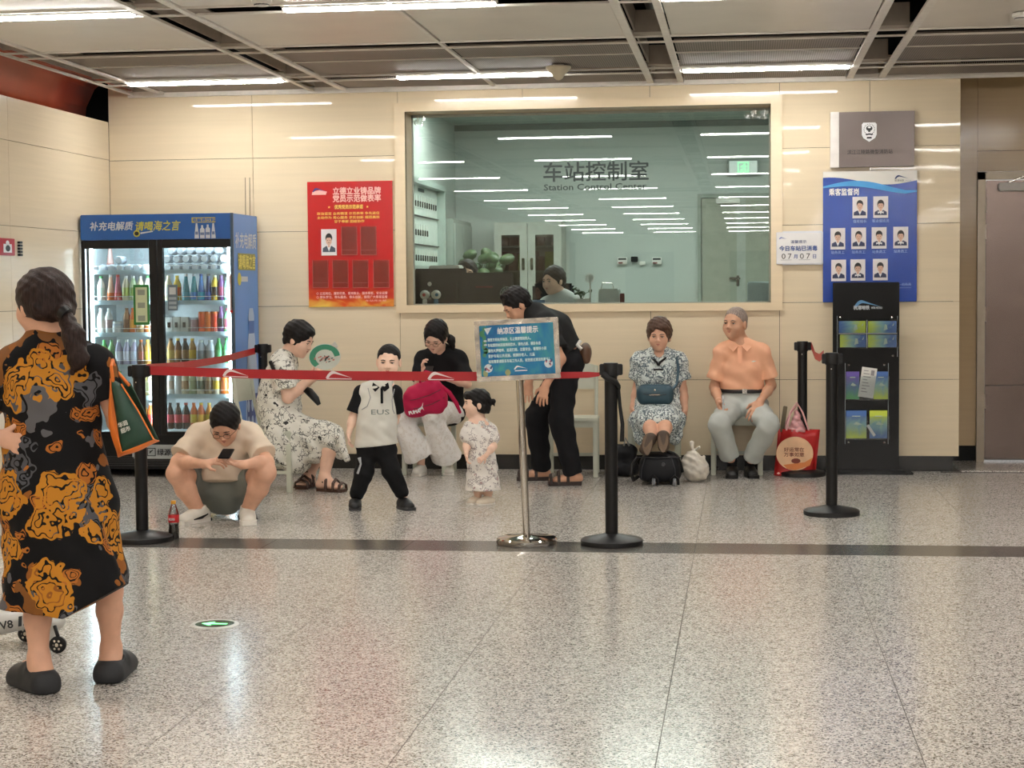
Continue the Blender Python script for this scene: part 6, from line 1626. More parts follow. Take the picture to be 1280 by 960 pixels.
# ---------------------------------------------------------------- printed cloths
def floral_big():
    """black cloth with large ochre roses, tan leaves and grey blooms"""
    m = bpy.data.materials.new('black_rose_cloth'); t = NT(m); b = t.b; b.inputs['Roughness'].default_value = .75; b.inputs['Specular IOR Level'].default_value = .2
    tc = t.n('ShaderNodeTexCoord')
    def flower(scale, off, seed_r, cols, ringf, wob):
        mp = t.n('ShaderNodeMapping'); mp.inputs['Location'].default_value = off; t.l(tc, 'Object', mp, 0)
        nz = t.n('ShaderNodeTexNoise'); nz.inputs['Scale'].default_value = 11; nz.inputs['Detail'].default_value = 2; t.l(mp, 0, nz, 0)
        ad = t.n('ShaderNodeMix'); ad.data_type = 'RGBA'; ad.blend_type = 'LINEAR_LIGHT'; ad.inputs[0].default_value = wob; t.l(mp, 0, ad, 6); t.l(nz, 'Color', ad, 7)
        v = t.n('ShaderNodeTexVoronoi'); v.inputs['Scale'].default_value = scale; v.inputs['Randomness'].default_value = .8; t.l(ad, 2, v, 'Vector')
        sc = t.n('ShaderNodeSeparateColor'); t.l(v, 'Color', sc, 0)
        lt = t.n('ShaderNodeMath'); lt.operation = 'LESS_THAN'; lt.inputs[1].default_value = seed_r; t.l(v, 'Distance', lt, 0)
        rp = t.n('ShaderNodeValToRGB'); rp.color_ramp.interpolation = 'CONSTANT'; e = rp.color_ramp.elements
        e[0].color = lin(cols[0]); e[1].position = .5; e[1].color = lin(cols[1])
        k = e.new(.78); k.color = lin(cols[2]); t.l(sc, 0, rp, 0)
        # petals: rings and spokes of the print
        n3 = t.n('ShaderNodeTexNoise'); n3.inputs['Scale'].default_value = 26; n3.inputs['Detail'].default_value = 1; t.l(mp, 0, n3, 0)
        w0 = t.n('ShaderNodeMath'); w0.operation = 'MULTIPLY'; w0.inputs[1].default_value = ringf; t.l(n3, 'Fac', w0, 0)
        w1 = t.n('ShaderNodeMath'); w1.operation = 'MULTIPLY_ADD'; w1.inputs[1].default_value = 46; t.l(v, 'Distance', w1, 0); t.l(w0, 0, w1, 2)
        w = t.n('ShaderNodeMath'); w.operation = 'SINE'; t.l(w1, 0, w, 0)
        gt = t.n('ShaderNodeMath'); gt.operation = 'GREATER_THAN'; gt.inputs[1].default_value = -.62; t.l(w, 0, gt, 0)
        # grey blooms stay flat
        isg = t.n('ShaderNodeMath'); isg.operation = 'GREATER_THAN'; isg.inputs[1].default_value = .5; t.l(sc, 0, isg, 0)
        mxx = t.n('ShaderNodeMath'); mxx.operation = 'MAXIMUM'; t.l(gt, 0, mxx, 0); t.l(isg, 0, mxx, 1)
        mk = t.n('ShaderNodeMath'); mk.operation = 'MULTIPLY'; t.l(lt, 0, mk, 0); t.l(mxx, 0, mk, 1)
        return mk, rp
    f1, c1 = flower(5.2, (.93, .52, .45), .5, ((196, 130, 40), (132, 84, 40), (92, 90, 92)), 13, .09)
    f2, c2 = flower(9.5, (2.3, 1.1, .7), .37, ((180, 108, 44), (150, 92, 40), (84, 84, 88)), 20, .07)
    f3, c3 = flower(4.4, (5.1, 2.25, 3.3), .34, ((84, 84, 88), (96, 94, 96), (128, 84, 46)), 9, .12)
    m0 = t.n('ShaderNodeMix'); m0.data_type = 'RGBA'; m0.inputs[6].default_value = lin((16, 15, 17)); t.l(f3, 0, m0, 0); t.l(c3, 0, m0, 7)
    m1 = t.n('ShaderNodeMix'); m1.data_type = 'RGBA'; t.l(m0, 2, m1, 6); t.l(f2, 0, m1, 0); t.l(c2, 0, m1, 7)
    m2 = t.n('ShaderNodeMix'); m2.data_type = 'RGBA'; t.l(f1, 0, m2, 0); t.l(m1, 2, m2, 6); t.l(c1, 0, m2, 7); t.l(m2, 2, b, 'Base Color')
    return m
def floral_small(name, ground, ink, blob, sc=30, dens=.30, ring=.06, flat=False):
    """light cloth with fine line leaves and small dark blooms"""
    m = bpy.data.materials.new(name); t = NT(m); b = t.b; b.inputs['Roughness'].default_value = .8; b.inputs['Specular IOR Level'].default_value = .25
    tc = t.n('ShaderNodeTexCoord')
    nz = t.n('ShaderNodeTexNoise'); nz.inputs['Scale'].default_value = sc * .7; nz.inputs['Detail'].default_value = 1; t.l(tc, 'Object', nz, 'Vector')
    ad = t.n('ShaderNodeMix'); ad.data_type = 'RGBA'; ad.blend_type = 'LINEAR_LIGHT'; ad.inputs[0].default_value = .035; t.l(tc, 'Object', ad, 6); t.l(nz, 'Color', ad, 7)
    v = t.n('ShaderNodeTexVoronoi'); v.feature = 'DISTANCE_TO_EDGE'; v.inputs['Scale'].default_value = sc; t.l(ad, 2, v, 'Vector')
    ln = t.n('ShaderNodeMath'); ln.operation = 'LESS_THAN'; ln.inputs[1].default_value = ring; t.l(v, 'Distance', ln, 0)
    n2 = t.n('ShaderNodeTexNoise'); n2.inputs['Scale'].default_value = sc * .5; t.l(tc, 'Object', n2, 'Vector')
    g = t.n('ShaderNodeMath'); g.operation = 'GREATER_THAN'; g.inputs[1].default_value = 1 - dens - .18; t.l(n2, 'Fac', g, 0)
    mm = t.n('ShaderNodeMath'); mm.operation = 'MULTIPLY'; t.l(ln, 0, mm, 0); t.l(g, 0, mm, 1)
    v2 = t.n('ShaderNodeTexVoronoi'); v2.inputs['Scale'].default_value = sc * .36; t.l(ad, 2, v2, 'Vector')
    lt = t.n('ShaderNodeMath'); lt.operation = 'LESS_THAN'; lt.inputs[1].default_value = .2; t.l(v2, 'Distance', lt, 0)
    sp = t.n('ShaderNodeSeparateColor'); t.l(v2, 'Color', sp, 0); l2 = t.n('ShaderNodeMath'); l2.operation = 'LESS_THAN'; l2.inputs[1].default_value = .55; t.l(sp, 1, l2, 0)
    m3 = t.n('ShaderNodeMath'); m3.operation = 'MULTIPLY'; t.l(lt, 0, m3, 0); t.l(l2, 0, m3, 1)
    a = t.n('ShaderNodeMix'); a.data_type = 'RGBA'; a.inputs[6].default_value = lin(ground); a.inputs[7].default_value = lin(ink); t.l(mm, 0, a, 0)
    c = t.n('ShaderNodeMix'); c.data_type = 'RGBA'; c.inputs[7].default_value = lin(blob); t.l(m3, 0, c, 0); t.l(a, 2, c, 6); t.l(c, 2, b, 'Base Color')
    n4 = t.n('ShaderNodeTexNoise'); n4.inputs['Scale'].default_value = 14; t.l(tc, 'Object', n4, 'Vector'); bp = t.n('ShaderNodeBump'); bp.inputs['Strength'].default_value = .35; bp.inputs['Distance'].default_value = .01
    t.l(n4, 'Fac', bp, 'Height'); t.l(bp, 0, b, 'Normal'); return m
def mid(a, b, t=.5): return V3(a) * (1 - t) + V3(b) * t

# ================================================================ 1 woman with her back to us
def woman_back():
    Y = 6.1
    R = person('woman in a black dress with ochre roses, back turned, ponytail, at the left edge', at(75, 868, Y) * (1, 1, 0))
    head = Head(at(54, 382, Y - .02), (-.85, .55, -.05), (0, 0, 1), 1.0, 1.06)
    J = dict(pelvis=J_(68, 590, Y), chest=J_(66, 492, Y), neck=J_(60, 430, Y), shl=J_(10, 462, Y), shr=J_(122, 458, Y), hipl=J_(45, 600, Y), hipr=J_(92, 600, Y))
    ell_ = J_(-42, 528, Y + .02); wrl = J_(-2, 546, Y - .12)
    elr = J_(146, 528, Y + .04); wrr = J_(142, 500, Y + .22)
    anl = J_(49, 838, 6.02); anr = J_(139, 816, 6.22)
    knl = J_(46, 742, 6.04); knr = J_(136, 738, 6.18)
    f = Field(); head.field(f); neckf(f, head, J['neck'], 1, .047); torso(f, J, 1, 0, .92)
    limb_arm(f, J['shl'], ell_, wrl, .9); limb_arm(f, J['shr'], elr, wrr, .9)
    hand(f, wrl, J_(22, 554, Y - .13) - wrl, (0, 1, 0), (0, 0, 1), .95, .35, .4)
    hand(f, wrr, (-.1, .6, .5), (-1, 0, 0), (0, 0, 1), .95, .9, .5)
    limb_leg(f, J['hipl'], knl, anl, .95, .9); limb_leg(f, J['hipr'], knr, anr, .95, .9)
    tl = V3(anl[0] - .085, anl[1] + .085, .045); tr = V3(anr[0] - .02, anr[1] + .13, .045)
    al = V3(anl[0], anl[1], .115); ar = V3(anr[0], anr[1], .115)
    f.cap(anl, al, .034, .034, k=.02); f.cap(anr, ar, .034, .034, k=.02)
    for a, t in ((al, tl), (ar, tr)):
        d = unit((t - a) * (1, 1, 0)); hl = a - d * .035; hl[2] = .075; f.cap(a, hl, .034, .032, k=.03); f.cap(hl, V3(t[0], t[1], .07), .03, .022, k=.03)
    grow('body', f, .0055, SK4, R)
    head.features(R, sides=(-1, 1)) 
    def pony(s, fd):
        a = J_(80, 392, Y - .10); b = J_(92, 420, Y - .14); c = J_(98, 448, Y - .15); d = J_(90, 466, Y - .14)
        fd.cap(s.p(.02, -.08, -.01), a, .04, .026, k=.02); fd.cap(a, b, .026, .038, k=.02); fd.cap(b, c, .038, .033, k=.02); fd.cap(c, d, .033, .010, k=.02)
        fd.ell(s.p(0, .035, .075), (.07, .05, .03), s.F(), .02)
    head.hair(R, HBR, 'tied', .005, .020, pony)
    MB().tube([J_(78, 389, Y - .115), J_(84, 394, Y - .12)], .027, 12).build('hair_tie', M_BLACK, R, smooth=True)
    ear = MB(); q = head.p(.084, -.0, -.03); 
    # dress
    g = Field(); torso(g, J, 1, .016, .95, k=.06)
    g.cap(J['shl'], mid(J['shl'], ell_, .62), .062, .074, k=.03, cut=True); g.cap(J['shr'], mid(J['shr'], elr, .55), .062, .072, k=.03, cut=True)
    g.cap(J['neck'] + (0, 0, -.01), J['neck'] + V3(-.012, .0, .035), .068, .058, k=.02, cut=True)
    wst = J_(66, 545, Y); hem = J_(84, 752, 6.1)
    g.cap(J['chest'], wst, .115, .115, (1, 0, 0), 1.25, 1.3, k=.06)
    g.cap(wst, J_(74, 630, Y), .12, .165, (1, 0, 0), 1.3, 1.25, k=.06)
    g.cap(J_(74, 630, Y), J_(86, 770, Y), .165, .185, (1, 0, 0), 1.25, 1.28, k=.05)
    for i in range(5):
        x = 14 + 34 * i; g.cap(J_(45 + 12 * i, 620, Y - .12), J_(x + 6, 775, Y - .17 + .02 * abs(i - 2)), .03, .06, k=.05)
    q1, q2, q3 = J_(0, 757, Y - .1), J_(95, 766, Y - .1), J_(171, 722, Y - .1)
    n1 = V3(-(q2[2] - q1[2]), 0, q2[0] - q1[0]); n2 = V3(-(q3[2] - q2[2]), 0, q3[0] - q2[0])
    grow('dress', g, .006, floral_big(), R, cuts=[(q2 , -unit(n1)), (q2, -unit(n2))], noise=(.0045, 26))
    # clogs
    M_CL = mat('clog_black', (36, 37, 40), .6, var=.08)
    for a, t, nm in ((al, tl, 'left'), (ar, tr, 'right')):
        d = unit((t - a) * (1, 1, 0)); sd = np.cross(d, (0, 0, 1)); hl = a - d * .052; hl[2] = 0; tp = V3(t[0], t[1], 0) + d * .02
        c = Field(); up = V3(0, 0, 1)
        c.cap(hl + up * .036, tp + up * .034, .045, .044, sd, 1.16, 1.42, k=.02)
        c.cap(hl + up * .022, tp + up * .022, .045, .044, sd, 1.2, 1.45, k=.02)
        c.cap(mid(hl, tp, .55) + up * .065, tp - d * .02 + up * .045, .042, .032, sd, 1.25, 1.35, k=.03)
        c.cap(hl + up * .058 - d * .004, mid(hl, tp, .3) + up * .08, .028, .03, sd, 1.5, 1.6, k=.02)
        c.ell(mid(hl, tp, .2) + up * .115, (.052, .052, .06), None, .008, True)
        grow('clog', c, .0055, M_CL, R, cuts=[((0, 0, .003), (0, 0, -1))])
woman_back()

# ================================================================ 2 crouching man with phone
def crouch():
    Y = 10.5
    R = person('man crouching in a cream T-shirt and grey shorts, looking down at his phone', at(280, 650, Y) * (1, 1, 0))
    head = Head(at(282, 531, Y - .02), (.0, -.80, -.60), (0, -.55, .84), 1.03)
    J = dict(pelvis=J_(278, 606, Y + .38), chest=J_(281, 562, Y + .20), neck=J_(282, 536, Y + .10), shl=J_(249, 545, Y + .12), shr=J_(314, 545, Y + .12), hipl=J_(266, 612, Y + .36), hipr=J_(290, 612, Y + .36))
    ell_ = J_(222, 577, Y - .04); elr = J_(334, 577, Y - .04)
    wrl = J_(256, 580, Y - .22); wrr = J_(303, 581, Y - .22)
    knl = J_(221, 592, Y - .06); knr = J_(332, 591, Y - .06)
    anl = J_(249, 640, Y + .05); anr = J_(309, 638, Y + .08)
    f = Field(); head.field(f, chub=.006); neckf(f, head, J['neck'], 1, .056); torso(f, J, 1.05)
    limb_arm(f, J['shl'], ell_, wrl, 1.0, 1.1); limb_arm(f, J['shr'], elr, wrr, 1.0, 1.1)
    hand(f, wrl, V3(.9, -.1, .25), (0, .5, -1), (0, -1, .3), 1.0, .55, .5)
    hand(f, wrr, V3(-.9, -.1, .22), (0, -.3, 1), (0, -1, .2), 1.0, .5, .5)
    for hp, kn, an in ((J['hipl'], knl, anl), (J['hipr'], knr, anr)):
        f.cap(hp, kn, .09, .062, k=.04); f.ell(kn, (.062,) * 3, k=.02); m = mid(kn, an, .4); f.cap(kn, m, .058, .064, k=.02); f.cap(m, an, .064, .04, k=.02)
        f.cap(an, V3(an[0], an[1], .05), .04, .036, k=.02)
    grow('body', f, .0055, SK4, R)
    head.features(R, eyes='down', glasses=mat('glasses_dark', (40, 34, 34), .3, .5))
    head.hair(R, HB_, 'short', .005, .016)
    g = Field(); torso(g, J, 1.05, .02, 1.0, .015, k=.06)
    for sh, el in ((J['shl'], ell_), (J['shr'], elr)):
        g.cap(sh, mid(sh, el, .80), .066, .082, (0, 0, 1), 1.05, 1.1, k=.04, cut=True)
    g.cap(J_(282, 560, Y + .08), J_(280, 596, Y + .12), .09, .10, (1, 0, 0), 1.35, 1.45, k=.05)
    grow('tshirt', g, .006, clothmat('tshirt_cream', (226, 208, 186), fold=.5, fs=9), R, cuts=[(J_(281, 602, Y + .1), (0, -.25, -1))], noise=(.0035, 34))
    g = Field()
    for hp, kn in ((J['hipl'], knl), (J['hipr'], knr)): g.cap(hp, mid(hp, kn, .72), .112, .086, (0, 0, 1), 1.0, 1.05, k=.05, cut=True)
    g.cap(J['hipl'], J['hipr'], .115, .115, k=.05)
    g.cap(J_(279, 612, Y + .22), J_(279, 632, Y + .28), .085, .06, (1, 0, 0), 1.5, 1.6, k=.06)
    grow('shorts', g, .006, clothmat('shorts_grey', (134, 138, 132), fold=.5, fs=10), R, noise=(.003, 30))
    M_S = mat('sneaker_white', (222, 216, 204), .5, var=.05); M_SO = mat('sneaker_sole', (236, 230, 220), .5); 
    for an, tx, ty in ((anl, -.085, -.17), (anr, .06, -.18)):
        s = shoe('shoe', (an[0], an[1], 0), (an[0] + tx, an[1] + ty, 0), M_S, R, 1.18, M_SO, hgt=.085)
        d = unit((tx, ty, 0)); sd = np.cross(d, (0, 0, 1)); b = MB(); a = V3(an[0], an[1], 0)
        for q in (-1, 1):
            b.tube([a + sd * q * .043 - d * .03 + (0, 0, .05), a + sd * q * .052 + d * .03 + (0, 0, .035), a + sd * q * .056 + d * .10 + (0, 0, .03)], [.006, .009, .004], 6)
        b.tube([a - d * .08 + sd * .02 + (0, 0, .008), a - d * .085 - sd * .02 + (0, 0, .008)], .012, 6)
        b.build('side_stripe', M_BLACK, s, smooth=True)
        lc = MB()
        for k in range(4): c = a + d * (.035 + .022 * k) + V3(0, 0, .094 - .012 * k); lc.tube([c + sd * .024, c + (0, 0, .006), c - sd * .024], .003, 5)
        lc.build('laces', M_SO, s)
    # phone
    c = J_(280.5, 571, Y - .30); t = thing('phone', 'dark phone held in both hands by the crouching man', 'phone', tuple(c))
    T = Matrix.Translation(c) @ Matrix.Rotation(math.radians(-52), 4, 'X')
    MB().rbox(-.038, .038, -.005, .005, -.02, .10, .004, 0, Matrix.Translation(c) @ Matrix.Rotation(math.radians(-68), 4, 'X')).build('case', M_BLACK, t)
crouch()
def bottle():
    q = atZ(217.5, 673.5)
    t = thing('cola_bottle', 'half full cola bottle with a red label and yellow cap on the floor', 'bottle', (q[0], q[1], 0))
    x, y = q[0], q[1]; PR = [(.026, 0), (.03, .005), (.0305, .05), (.028, .075), (.031, .1), (.031, .15), (.022, .178), (.0125, .2), (.0125, .208)]
    MB().lathe(PR, (x, y, 0), 22).build('body', glass_mat('pet_plastic', (226, 232, 230), 1, .03, .05), t, smooth=True)
    MB().lathe([(.024, .003), (.028, .007), (.0285, .05), (.0265, .075), (.0275, .088), (.0, .088)], (x, y, 0), 20).build('cola', mat('cola', (34, 14, 10), .15), t, smooth=True)
    MB().lathe([(.0315, .098), (.0322, .1), (.0322, .142), (.0315, .144)], (x, y, 0), 22).build('label', mat('cola_red', (200, 36, 40), .4), t, smooth=True)
    T = frame((x - .0, y - .033, 0)); text('可口可乐', T, -.018, .112, .016, M_TXTW, t, width=.036, bold=.001)
    MB().lathe([(.0145, .205), (.0145, .222), (.013, .224), (0, .224)], (x, y, 0), 18).build('cap', mat('cap_yellow', (214, 150, 40), .4), t, smooth=True)
bottle()

# ================================================================ 3 seated woman with a round fan (side view)
def fan_woman():
    Y = 12.35
    R = person('short-haired woman in a white floral dress, seated sideways, holding up a round fan', at(360, 610, Y) * (1, 1, 0))
    head = Head(at(373, 425, Y), (.93, -.18, -.36), (.36, 0, .93), 1.04)
    J = dict(pelvis=J_(349, 528, Y), chest=J_(349, 484, Y), neck=J_(356, 450, Y), shl=J_(352, 461, Y + .17), shr=J_(352, 462, Y - .17), hipl=J_(352, 534, Y + .1), hipr=J_(352, 534, Y - .1))
    elr = J_(360, 497, Y - .2); wrr = J_(388, 473, Y - .14); ell_ = J_(368, 492, Y + .2); wrl = J_(392, 472, Y + .06)
    knr = J_(414, 545, Y - .10); knl = J_(408, 547, Y + .12); anr = J_(405, 597, Y - .12); anl = J_(387, 592, Y + .15)
    f = Field(); head.field(f, chub=.004); neckf(f, head, J['neck'], 1, .055); torso(f, J, 1.0)
    limb_arm(f, J['shr'], elr, wrr, 1.0, 1.12); limb_arm(f, J['shl'], ell_, wrl, 1.0, 1.1)
    hand(f, wrr, V3(.75, .1, .5), (.2, 1, -.1), (0, 0, 1), 1.0, .75, .6); hand(f, wrl, V3(.75, -.1, .5), (.2, -1, -.1), (0, 0, 1), 1.0, .75, .6)
    limb_leg(f, J['hipr'], knr, anr, 1, 1.05); limb_leg(f, J['hipl'], knl, anl, 1, 1.05)
    foot(f, anr, V3(anr[0] + .15, anr[1] - .05, .036), 1.0); foot(f, anl, V3(anl[0] - .02, anl[1] - .17, .036), 1.0)
    grow('body', f, .0055, SK1, R); head.features(R, eyes='down')
    def ex(s, fd): fd.ell(s.p(0, .05, .085), (.07, .05, .03), s.F(), .02); fd.ell(s.p(.05, .05, .05), (.03, .04, .03), s.F(), .02)
    head.hair(R, HB_, 'short', .005, .018, ex, noise=(.003, 80))
    g = Field(); torso(g, J, 1.0, .022, 1.05, .03, k=.06)
    g.cap(J['shr'], mid(J['shr'], elr, .72), .07, .085, k=.04, cut=True); g.cap(J['shl'], mid(J['shl'], ell_, .7), .07, .08, k=.04, cut=True)
    g.cap(J['hipr'], knr, .12, .095, k=.06); g.cap(J['hipl'], knl, .12, .095, k=.06)
    g.cap(mid(J['hipr'], J['hipl']), mid(knr, knl), .12, .085, (0, 1, 0), 1.8, 1.8, k=.05)
    # skirt falling from lap
    for a, b, r0, r1 in (((352, 545), (352, 566), .12, .10), ((372, 550), (372, 578), .1, .09), ((395, 548), (398, 566), .09, .075), ((416, 545), (426, 566), .07, .045), ((340, 548), (338, 560), .08, .06)):
        g.cap(J_(*a, Y - .02), J_(*b, Y - .02), r0, r1, (0, 1, 0), 2.0, 2.2, k=.05)
    g.cap(J_(424, 548, Y - .18), J_(433, 574, Y - .18), .03, .022, k=.03)
    grow('dress', g, .006, floral_small('white_floral_dress', (232, 230, 220), (120, 120, 114), (56, 56, 54), 34, .34, .07), R, noise=(.004, 34))
    # straps of her dark shoulder bag
    b = MB(); b.tube([J_(338, 452, Y - .24), J_(342, 462, Y - .27), J_(345, 472, Y - .24)], .014, 8); b.build('bag_strap', M_BLACK, R, smooth=True)
    t = thing('waist_bag', 'black bag hanging in the lap of the woman with the fan', 'bag', tuple(J_(394, 497, Y)))
    MB().tube([J_(380, 485, Y - .06), J_(387, 490, Y - .10), J_(395, 499, Y - .12), J_(399, 506, Y - .12)], [.02, .03, .026, .014], 12).build('pouch', M_BLACK, t, smooth=True)
    M_SD = mat('sandal_brown', (66, 40, 28), .45)
    sandal('sandal', (anr[0], anr[1], 0), (anr[0] + .15, anr[1] - .05, 0), M_SD, R, 1.05); sandal('sandal', (anl[0], anl[1], 0), (anl[0] - .02, anl[1] - .17, 0), M_SD, R, 1.05)
    # fan
    c = V3(J_(406, 446, Y - .16)); t = thing('hand_fan', 'round paper fan, teal edged white, held up by the seated woman', 'fan', tuple(c))
    xd = unit(V3(.92, -.1, .34)); upv = unit(V3(-.32, -.35, .75)); T = frame(c, xd, upv)
    m = bpy.data.materials.new('fan_print'); n = NT(m); tc = n.n('ShaderNodeTexCoord'); nz = n.n('ShaderNodeTexNoise'); nz.inputs['Scale'].default_value = 26; n.l(tc, 'Object', nz, 'Vector')
    gr = n.n('ShaderNodeTexGradient'); gr.gradient_type = 'SPHERICAL'; mp = n.n('ShaderNodeMapping'); mp.inputs['Scale'].default_value = (9, 9, 9); mp.vector_type = 'POINT'; n.l(tc, 'Object', mp, 0); n.l(mp, 0, gr, 0)
    n.b.inputs['Base Color'].default_value = lin((216, 224, 214))
    s = MB(); s.lathe([(0, 0), (.117, 0), (.117, .003), (0, .003)], (0, 0, 0), 40)
    S2 = Matrix(T) @ Matrix.Rotation(PI / 2, 4, 'X') @ Matrix.Diagonal((1, .86, 1, 1)); s.v = [tuple(S2 @ Vector(v)) for v in s.v]
    s.build('paper', mat('fan_white', (216, 222, 212), .6, var=.04), t)
    s = MB(); n_ = 40
    A = [T @ Vector((.112 * math.cos(a), -.005, .098 * math.sin(a))) for a in np.linspace(-.3, 3.6, n_)]; B = [T @ Vector((.112 * .62 * math.cos(a), -.005, .098 * (.6 if a > .4 and a < 2.9 else .8) * math.sin(a))) for a in np.linspace(-.3, 3.6, n_)]
    s.strip(A, B, 0)
    rnd = random.Random(4)
    for k in range(26): disc(s, T, -.03 + rnd.gauss(0, .03) + .02, rnd.gauss(-.012, .02), rnd.uniform(.004, .012), rnd.uniform(.003, .007), -.006 - k * .00005, 7, 1 + k % 2)
    s.build('fan_painting', [mat('fan_teal', (70, 150, 120), .6), mat('fan_ink', (52, 52, 56), .6), mat('fan_pink', (206, 140, 130), .6)], t)
    MB().tube([T @ Vector((0, .004, -.09)), T @ Vector((-.02, .004, -.17))], .006, 8).build('handle', M_WHITE, t)
    o = MB().add([T @ Vector((.07, 0, .06)), T @ Vector((.125, -.01, .085)), T @ Vector((.13, -.01, .04)), T @ Vector((.1, 0, .03))], [(0, 1, 2, 3)]).build('paper_flap', M_WHITE, t, solid=.002)
fan_woman()

# ================================================================ 4 boy
def boy():
    Y = 11.25; s = .66
    R = person('small boy in a white shirt with black sleeves and black trousers, walking', at(476, 636, Y) * (1, 1, 0))
    head = Head(at(486, 452, Y), (.10, -1, -.12), (.04, -.1, 1), .93, 1.02)
    J = dict(pelvis=J_(470, 552, Y), chest=J_(471, 513, Y), neck=J_(478, 481, Y), shl=J_(452, 491, Y), shr=J_(493, 491, Y), hipl=J_(461, 558, Y), hipr=J_(480, 558, Y))
    ell_ = J_(441, 522, Y - .02); wrl = J_(436, 542, Y - .06); elr = J_(495, 520, Y + .06); wrr = J_(490, 538, Y + .14)
    knl = J_(455, 592, Y - .02); knr = J_(489, 588, Y - .02); anl = J_(444, 622, Y); anr = J_(504, 620, Y + .02)
    f = Field(); head.field(f, chub=.004); neckf(f, head, J['neck'], .7, .05); torso(f, J, s, 0, 1)
    limb_arm(f, J['shl'], ell_, wrl, s, 1.05); limb_arm(f, J['shr'], elr, wrr, s, 1.05)
    hand(f, wrl, V3(.02, -.1, -1), (1, 0, 0), (0, -1, 0), s, .45, .4); hand(f, wrr, V3(-.3, .3, -.9), (-1, 0, 0), (0, -1, 0), s, .5, .4)
    limb_leg(f, J['hipl'], knl, anl, s, 1.05); limb_leg(f, J['hipr'], knr, anr, s, 1.05)
    for an in (anl, anr): f.cap(an, V3(an[0], an[1], .04), .024, .024, k=.01)
    grow('body', f, .004, SK3, R); head.features(R, eyes='narrow', smile=.005); head.hair(R, HB_, 'buzz', .0045, .01, noise=(.001, 120))
    W = clothmat('shirt_white', (216, 214, 204), fold=.4, fs=10); K = clothmat('cotton_black', (20, 20, 22), fold=.35)
    g = Field(); torso(g, J, s, .018, 1.06, .02, k=.04); g.cap(J['chest'], J['pelvis'], .085, .098, (1, 0, 0), 1.25, 1.25, k=.04)
    shirt = grow('shirt', g, .005, W, R, cuts=[(J_(468, 557, Y), (.1, 0, -1)), (J_(450, 500, Y), (-1, 0, .12)), (J_(494, 500, Y), (1, 0, .12))], noise=(.002, 45))
    for sh, el in ((J['shl'], ell_), (J['shr'], elr)):
        g = Field(); g.cap(sh, mid(sh, el, .80), .049, .056, k=.02, cut=True); g.ell(sh, (.05,) * 3); grow('sleeve', g, .0045, K, R)
    # collar, placket, hem piping, print
    c = MB(); n = J['neck']
    for q in (-1, 1):
        c.add([n + V3(q * .004, -.072, -.012), n + V3(q * .05, -.055, .018), n + V3(q * .058, -.06, -.018), n + V3(q * .032, -.083, -.04)], [(0, 1, 2, 3)])
    c.build('collar', K, R, solid=.006)
    q = J_(477, 491, Y - .11); MB().rbox(q[0] - .008, q[0] + .008, q[1], q[1] + .012, q[2] - .07, q[2] + .03, .002).build('placket', K, R)
    b = MB()
    for q, (pts) in ((0, ((460, 485), (463, 497), (459, 508), (452, 512))), (1, ((493, 486), (490, 500), (491, 512), (493, 517)))):
        b.tube([J_(px, py, Y - (.108 if 456 < px < 492 else .09)) for px, py in pts], .003, 5)
    b.build('grey_piping', mat('piping_grey', (158, 160, 160), .6), R)
    T = frame(J_(463, 518, Y - .128)); text('EUS', T, 0, 0, .045, mat('print_grey_letters', (120, 130, 124), .6, var=0), R, bold=.001, width=.12, name='shirt_print')
    g = Field()
    for hp, kn, an in ((J['hipl'], knl, anl), (J['hipr'], knr, anr)): g.cap(hp, kn, .07, .06, k=.03); g.cap(kn, mid(kn, an, .82), .06, .048, k=.02); g.cap(mid(kn, an, .72), mid(kn, an, .86), .046, .036, k=.02, cut=True)
    g.cap(J['hipl'], J['hipr'], .075, .075, k=.04)
    grow('trousers', g, .005, K, R, noise=(.003, 40))
    p = MB(); p.tube([J_(449, 572, Y - .085), J_(451, 580, Y - .09), J_(447, 592, Y - .085)], [.012, .006, .008], 6); p.build('trouser_print', mat('print_silver', (170, 174, 178), .4), R)
    for an, dx in ((anl, -.0), (anr, .05)):
        shoe('shoe', (an[0], an[1], 0), (an[0] + dx + .02, an[1] - .10, 0), mat('trainer_black', (30, 30, 32), .55, var=.15, vscale=60), R, .92, mat('trainer_sole', (58, 58, 60), .5), h=.0045, hgt=.065)
boy()

